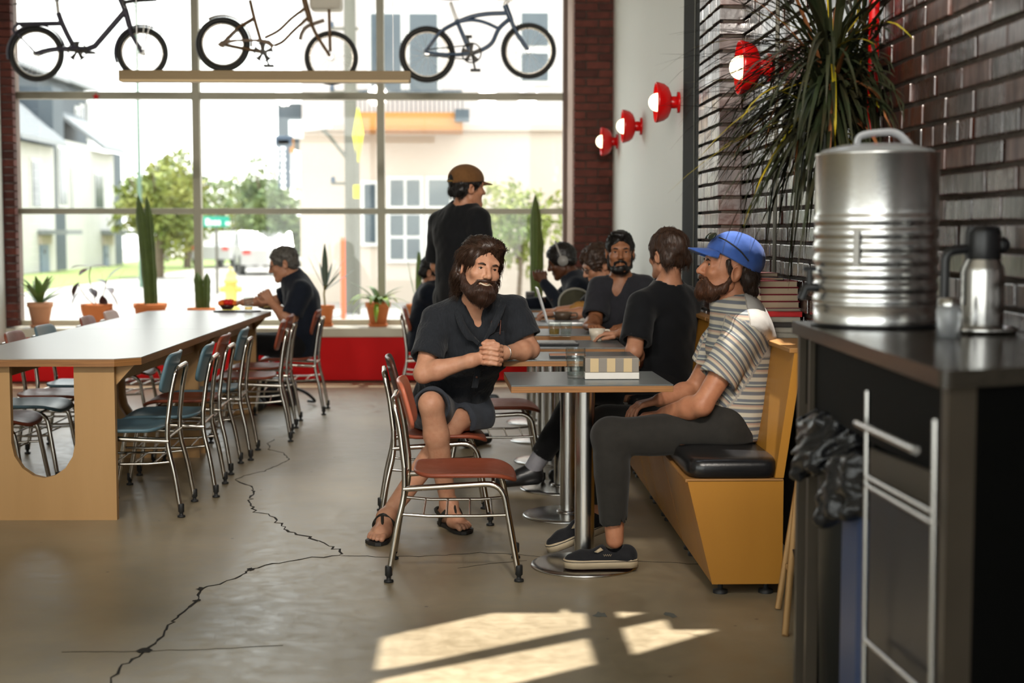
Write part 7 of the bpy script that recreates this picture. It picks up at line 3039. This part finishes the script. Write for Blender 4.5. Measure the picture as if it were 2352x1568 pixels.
# dark-haired man facing the camera
M4 = head_matrix(V(1424, 580, 8.66), -.06, .02, 0, 1.0)
J = dict(pelvis=Vector((.985, 8.84, .54)), waist=Vector((.955, 8.80, .70)), chest=Vector((.925, 8.74, .87)), neck=Vector((.905, 8.70, 1.025)),
         shL=V(1480, 660, 8.72), shR=V(1378, 662, 8.70), elL=Vector((1.12, 8.55, .76)), elR=V(1366, 738, 8.58), wrL=Vector((.92, 8.42, .80)), wrR=V(1350, 748, 8.40),
         hipL=Vector((1.05, 8.80, .54)), hipR=Vector((.93, 8.86, .54)), knL=Vector((.74, 8.62, .56)), knR=Vector((.68, 8.82, .56)), anL=Vector((.70, 8.60, .10)), anR=Vector((.66, 8.82, .10)),
         face=(-.15, -.97, .1), rw=.145, rc=.155, rp=.14)
P = make_person('dark-haired man with a short beard facing the camera in a charcoal henley', J, M4, SK4, CHAR, BLKT, h=.010, hh=.005, sleeve=.85, pants_to=2, loc=(.98, 8.84, 0), seed=15, seat=.512,
                neck_open=([V(1424, 635, 8.60), V(1416, 665, 8.605), V(1411, 694, 8.61)], [.055, .036, .010]),
                hands={'L': (((-.6, -.4, -.1), (0, 0, -1), (-.5, .7, 0)), dict(curl=.4)), 'R': (((.3, -.8, 0), (0, 0, -1), (.8, .3, 0)), dict(curl=.4))})
simple_shoes(P, J, (-1, -.1))
eyes(M4, P)
brows(M4, P, DHAIR)


def quiff(f):
    short_hair(f, .008, -.05)
    f.ell((0, -.052, .108), (.056, .040, .024), .02)


hair_obj(P, M4, quiff, DHAIR, .0045, 1400, .030, .0012, flow_back, seed=24, amp=.005, lift=.4)


def goatee(f):
    f.ell((0, -.066, -.094), (.045, .040, .036), .01)
    for s_ in (-1, 1):
        f.limb((s_ * .070, .0, -.02), (s_ * .058, -.032, -.078), .0075, .012, .01)
        f.limb((s_ * .058, -.032, -.078), (s_ * .03, -.068, -.10), .012, .018, .02)
        f.limb((s_ * .004, -.1035, -.0455), (s_ * .032, -.089, -.058), .0065, .0062, .005)
        f.limb((s_ * .032, -.089, -.058), (s_ * .036, -.080, -.085), .0062, .0065, .005)
    f.ell((0, -.112, -.0655), (.025, .030, .010), .004, 'sub')


hair_obj(P, M4, goatee, DHAIR, .0045, 700, .014, .0009, flow_down, seed=25, amp=.002, name='beard')

# man in the black T-shirt seen from behind
M4 = head_matrix(V(1534, 586, 7.45), -2.62, .05, 0, 1.0)
J = dict(pelvis=Vector((1.01, 7.50, .54)), waist=Vector((1.02, 7.50, .70)), chest=Vector((1.02, 7.48, .88)), neck=Vector((1.015, 7.46, 1.04)),
         shL=V(1474, 700, 7.34), shR=V(1580, 690, 7.58), elL=V(1456, 806, 7.22), elR=Vector((1.10, 7.75, .78)), wrL=Vector((.86, 7.44, .66)), wrR=Vector((.80, 7.72, .80)),
         hipL=Vector((.95, 7.43, .54)), hipR=Vector((.98, 7.60, .54)), knL=Vector((.58, 7.43, .53)), knR=Vector((.60, 7.66, .55)), anL=V(1222, 1078, 7.50), anR=Vector((.62, 7.72, .10)),
         face=(-.7, .7, 0), rw=.138, rc=.146, rp=.142)
P = make_person('man in a black T-shirt seen from behind on the bench, brown hair', J, M4, SK3, BLK, BLKT, h=.010, hh=.0055, sleeve=.82, pants_to=1.82, loc=(1.0, 7.5, 0), seed=17, seat=.512,
                hands={'L': (((-.3, .9, -.3), (0, 0, -1), (.9, .2, 0)), dict(curl=.3)), 'R': (((-.95, 0, 0), (0, 0, -1), (0, -1, 0)), dict(curl=.3))})
eyes(M4, P)
hair_obj(P, M4, lambda f: short_hair(f, .018, -.085), BHAIR, .0055, 1200, .055, .0013, flow_down, seed=26, amp=.004)
# pale sock and black shoe of the outstretched foot, and the other shoe
an = J['anL']
f = Field(an - Vector((.30, .2, .16)), an + Vector((.25, .2, .30)), .006)
dk_ = (J['knL'] - an).normalized()
f.limb(an - dk_ * .02, an + dk_ * .11, .044, .050, .01)
v, q = f.mesh()
raw_obj('sock', [(v, q)], cloth('pale_sock', '#8f8e94', '#7c7b82'), P, label='pale grey sock')
f = Field(an - Vector((.30, .2, .16)), an + Vector((.25, .2, .16)), .006)
f.limb(an + Vector((.02, 0, -.035)), an + Vector((-.16, -.03, -.055)), .044, .034, .02)
f.limb(an + Vector((.0, 0, -.01)), an + Vector((-.06, -.01, -.03)), .046, .040, .02)
f.plane((0, 0, .006), (0, 0, -1), 0)
v, q = f.mesh()
raw_obj('shoe', [(v, q)], M['blackp'], P)
J2 = dict(anL=J['anR'], anR=J['anR'])
f = Field(J['anR'] - Vector((.3, .2, .12)), J['anR'] + Vector((.2, .2, .1)), .008)
f.limb(J['anR'] + Vector((.03, 0, -.05)), J['anR'] + Vector((-.17, 0, -.06)), .045, .036, .02)
f.plane((0, 0, .004), (0, 0, -1), 0)
v, q = f.mesh()
raw_obj('shoe', [(v, q)], M['blackp'], P)

# person with glasses and curly hair, half hidden
M4 = head_matrix(V(1374, 610, 9.75), -PI / 2 + .25, .42, 0, 1.0)
J = dict(pelvis=Vector((1.02, 9.80, .54)), waist=Vector((.99, 9.79, .68)), chest=Vector((.95, 9.78, .84)), neck=Vector((.90, 9.77, .98)),
         shL=Vector((.92, 9.62, .92)), shR=Vector((.92, 9.94, .92)), elL=Vector((.78, 9.56, .80)), elR=Vector((.78, 9.98, .80)), wrL=Vector((.58, 9.52, .80)), wrR=Vector((.60, 9.96, .80)),
         hipL=Vector((.96, 9.72, .54)), hipR=Vector((.96, 9.90, .54)), knL=Vector((.66, 9.72, .55)), knR=Vector((.66, 9.90, .55)), anL=Vector((.66, 9.72, .10)), anR=Vector((.66, 9.90, .10)),
         face=(-.95, -.2, .1))
P = make_person('person with round glasses and curly brown hair looking down, half hidden', J, M4, SK3, BLK, BLKT, h=.012, hh=.006, sleeve=.85, pants_to=2, loc=(1.0, 9.8, 0), seed=19, seat=.512,
                hands={'L': (((-.95, 0, 0), (0, 0, -1), (0, 1, 0)), dict(curl=.3)), 'R': (((-.95, 0, 0), (0, 0, -1), (0, -1, 0)), dict(curl=.3))})
simple_shoes(P, J, (-1, 0))
eyes(M4, P)
glasses(P, M4, STEELF)
hair_obj(P, M4, lambda f: short_hair(f, .024, -.05), BHAIR, .006, 1200, .04, .0016, flow_back, seed=27, amp=.009, curl=1.2, lift=.5)

# person with headphones leaning on the last table
M4 = head_matrix(V(1290, 600, 10.80), -PI / 2 - .1, .40, 0, 1.0)
J = dict(pelvis=Vector((.97, 10.72, .54)), waist=Vector((.92, 10.73, .69)), chest=Vector((.84, 10.76, .86)), neck=Vector((.755, 10.79, .99)),
         shL=Vector((.78, 10.64, .93)), shR=Vector((.80, 10.93, .94)), elL=Vector((.66, 10.46, .80)), elR=Vector((.62, 11.0, .80)), wrL=Vector((.54, 10.60, .96)), wrR=Vector((.44, 11.0, .80)),
         hipL=Vector((.92, 10.64, .54)), hipR=Vector((.92, 10.82, .54)), knL=Vector((.62, 10.64, .55)), knR=Vector((.62, 10.82, .55)), anL=Vector((.62, 10.64, .10)), anR=Vector((.62, 10.82, .10)),
         face=(-.9, 0, -.25))
P = make_person('person with white headphones in a dark hoodie bent over the last table', J, M4, SK5, NAVY, BLKT, h=.012, hh=.006, shirt_long=True, pants_to=2, loc=(.95, 10.72, 0), seed=23, seat=.512, shirt_name='hoodie',
                hands={'L': (((-.3, .3, .9), (.3, .9, 0), (-.8, .2, 0)), dict(curl=.8)), 'R': (((-.95, 0, 0), (0, 0, -1), (0, -1, 0)), dict(curl=.3))})
simple_shoes(P, J, (-1, 0))
eyes(M4, P)
hair_obj(P, M4, lambda f: short_hair(f, .016, -.06), DHAIR, .006, 700, .02, .0014, flow_back, seed=28, amp=.004, curl=1.0, lift=.4)
hp_ = MB()
for s_ in (-1, 1):
    hp_.lathe([(0, 0), (.036, 0), (.040, .012), (.036, .026), (0, .028)], (s_ * .078, .014, .0), 24, axis=(s_, 0, 0))
hp_.tube(spline([(-.098, .014, .03), (-.088, .014, .10), (0, .014, .152), (.088, .014, .10), (.098, .014, .03)], 6), .009, 8, flat=.6)
raw_obj('headphones', [(xf(hp_.v, M4), hp_.f)], mat('pale_headphones', '#8f8d8a', .4), P, label='pale over-ear headphones')

# person glimpsed behind the standing man
M4 = head_matrix(V(998, 626, 11.2), PI / 2 - .3, .3, 0, 1.0)
J = dict(pelvis=Vector((-.36, 11.26, .50)), waist=Vector((-.35, 11.26, .64)), chest=Vector((-.31, 11.25, .80)), neck=Vector((-.26, 11.24, .935)),
         shL=Vector((-.31, 11.42, .87)), shR=Vector((-.31, 11.09, .87)), elL=Vector((-.10, 11.44, .80)), elR=Vector((-.14, 11.05, .74)), wrL=Vector((.14, 11.36, .81)), wrR=Vector((.12, 11.10, .81)),
         hipL=Vector((-.32, 11.35, .49)), hipR=Vector((-.32, 11.17, .49)), knL=Vector((.04, 11.35, .50)), knR=Vector((.04, 11.17, .50)), anL=Vector((.02, 11.35, .10)), anR=Vector((.02, 11.17, .10)),
         face=(.95, -.1, -.2))
P = make_person('person in navy mostly hidden behind the standing man', J, M4, SK3, NAVY, BLKT, h=.012, hh=.007, sleeve=.8, pants_to=2, loc=(-.30, 11.25, 0), seed=29, seat=.415,
                hands={'L': (((.95, 0, 0), (0, 0, -1), (0, -1, 0)), dict(curl=.3)), 'R': (((.95, 0, 0), (0, 0, -1), (0, 1, 0)), dict(curl=.3))})
simple_shoes(P, J, (1, 0))
eyes(M4, P)
hair_obj(P, M4, lambda f: short_hair(f, .014, -.08), DHAIR, .006, 700, .05, .0014, flow_down, seed=30)
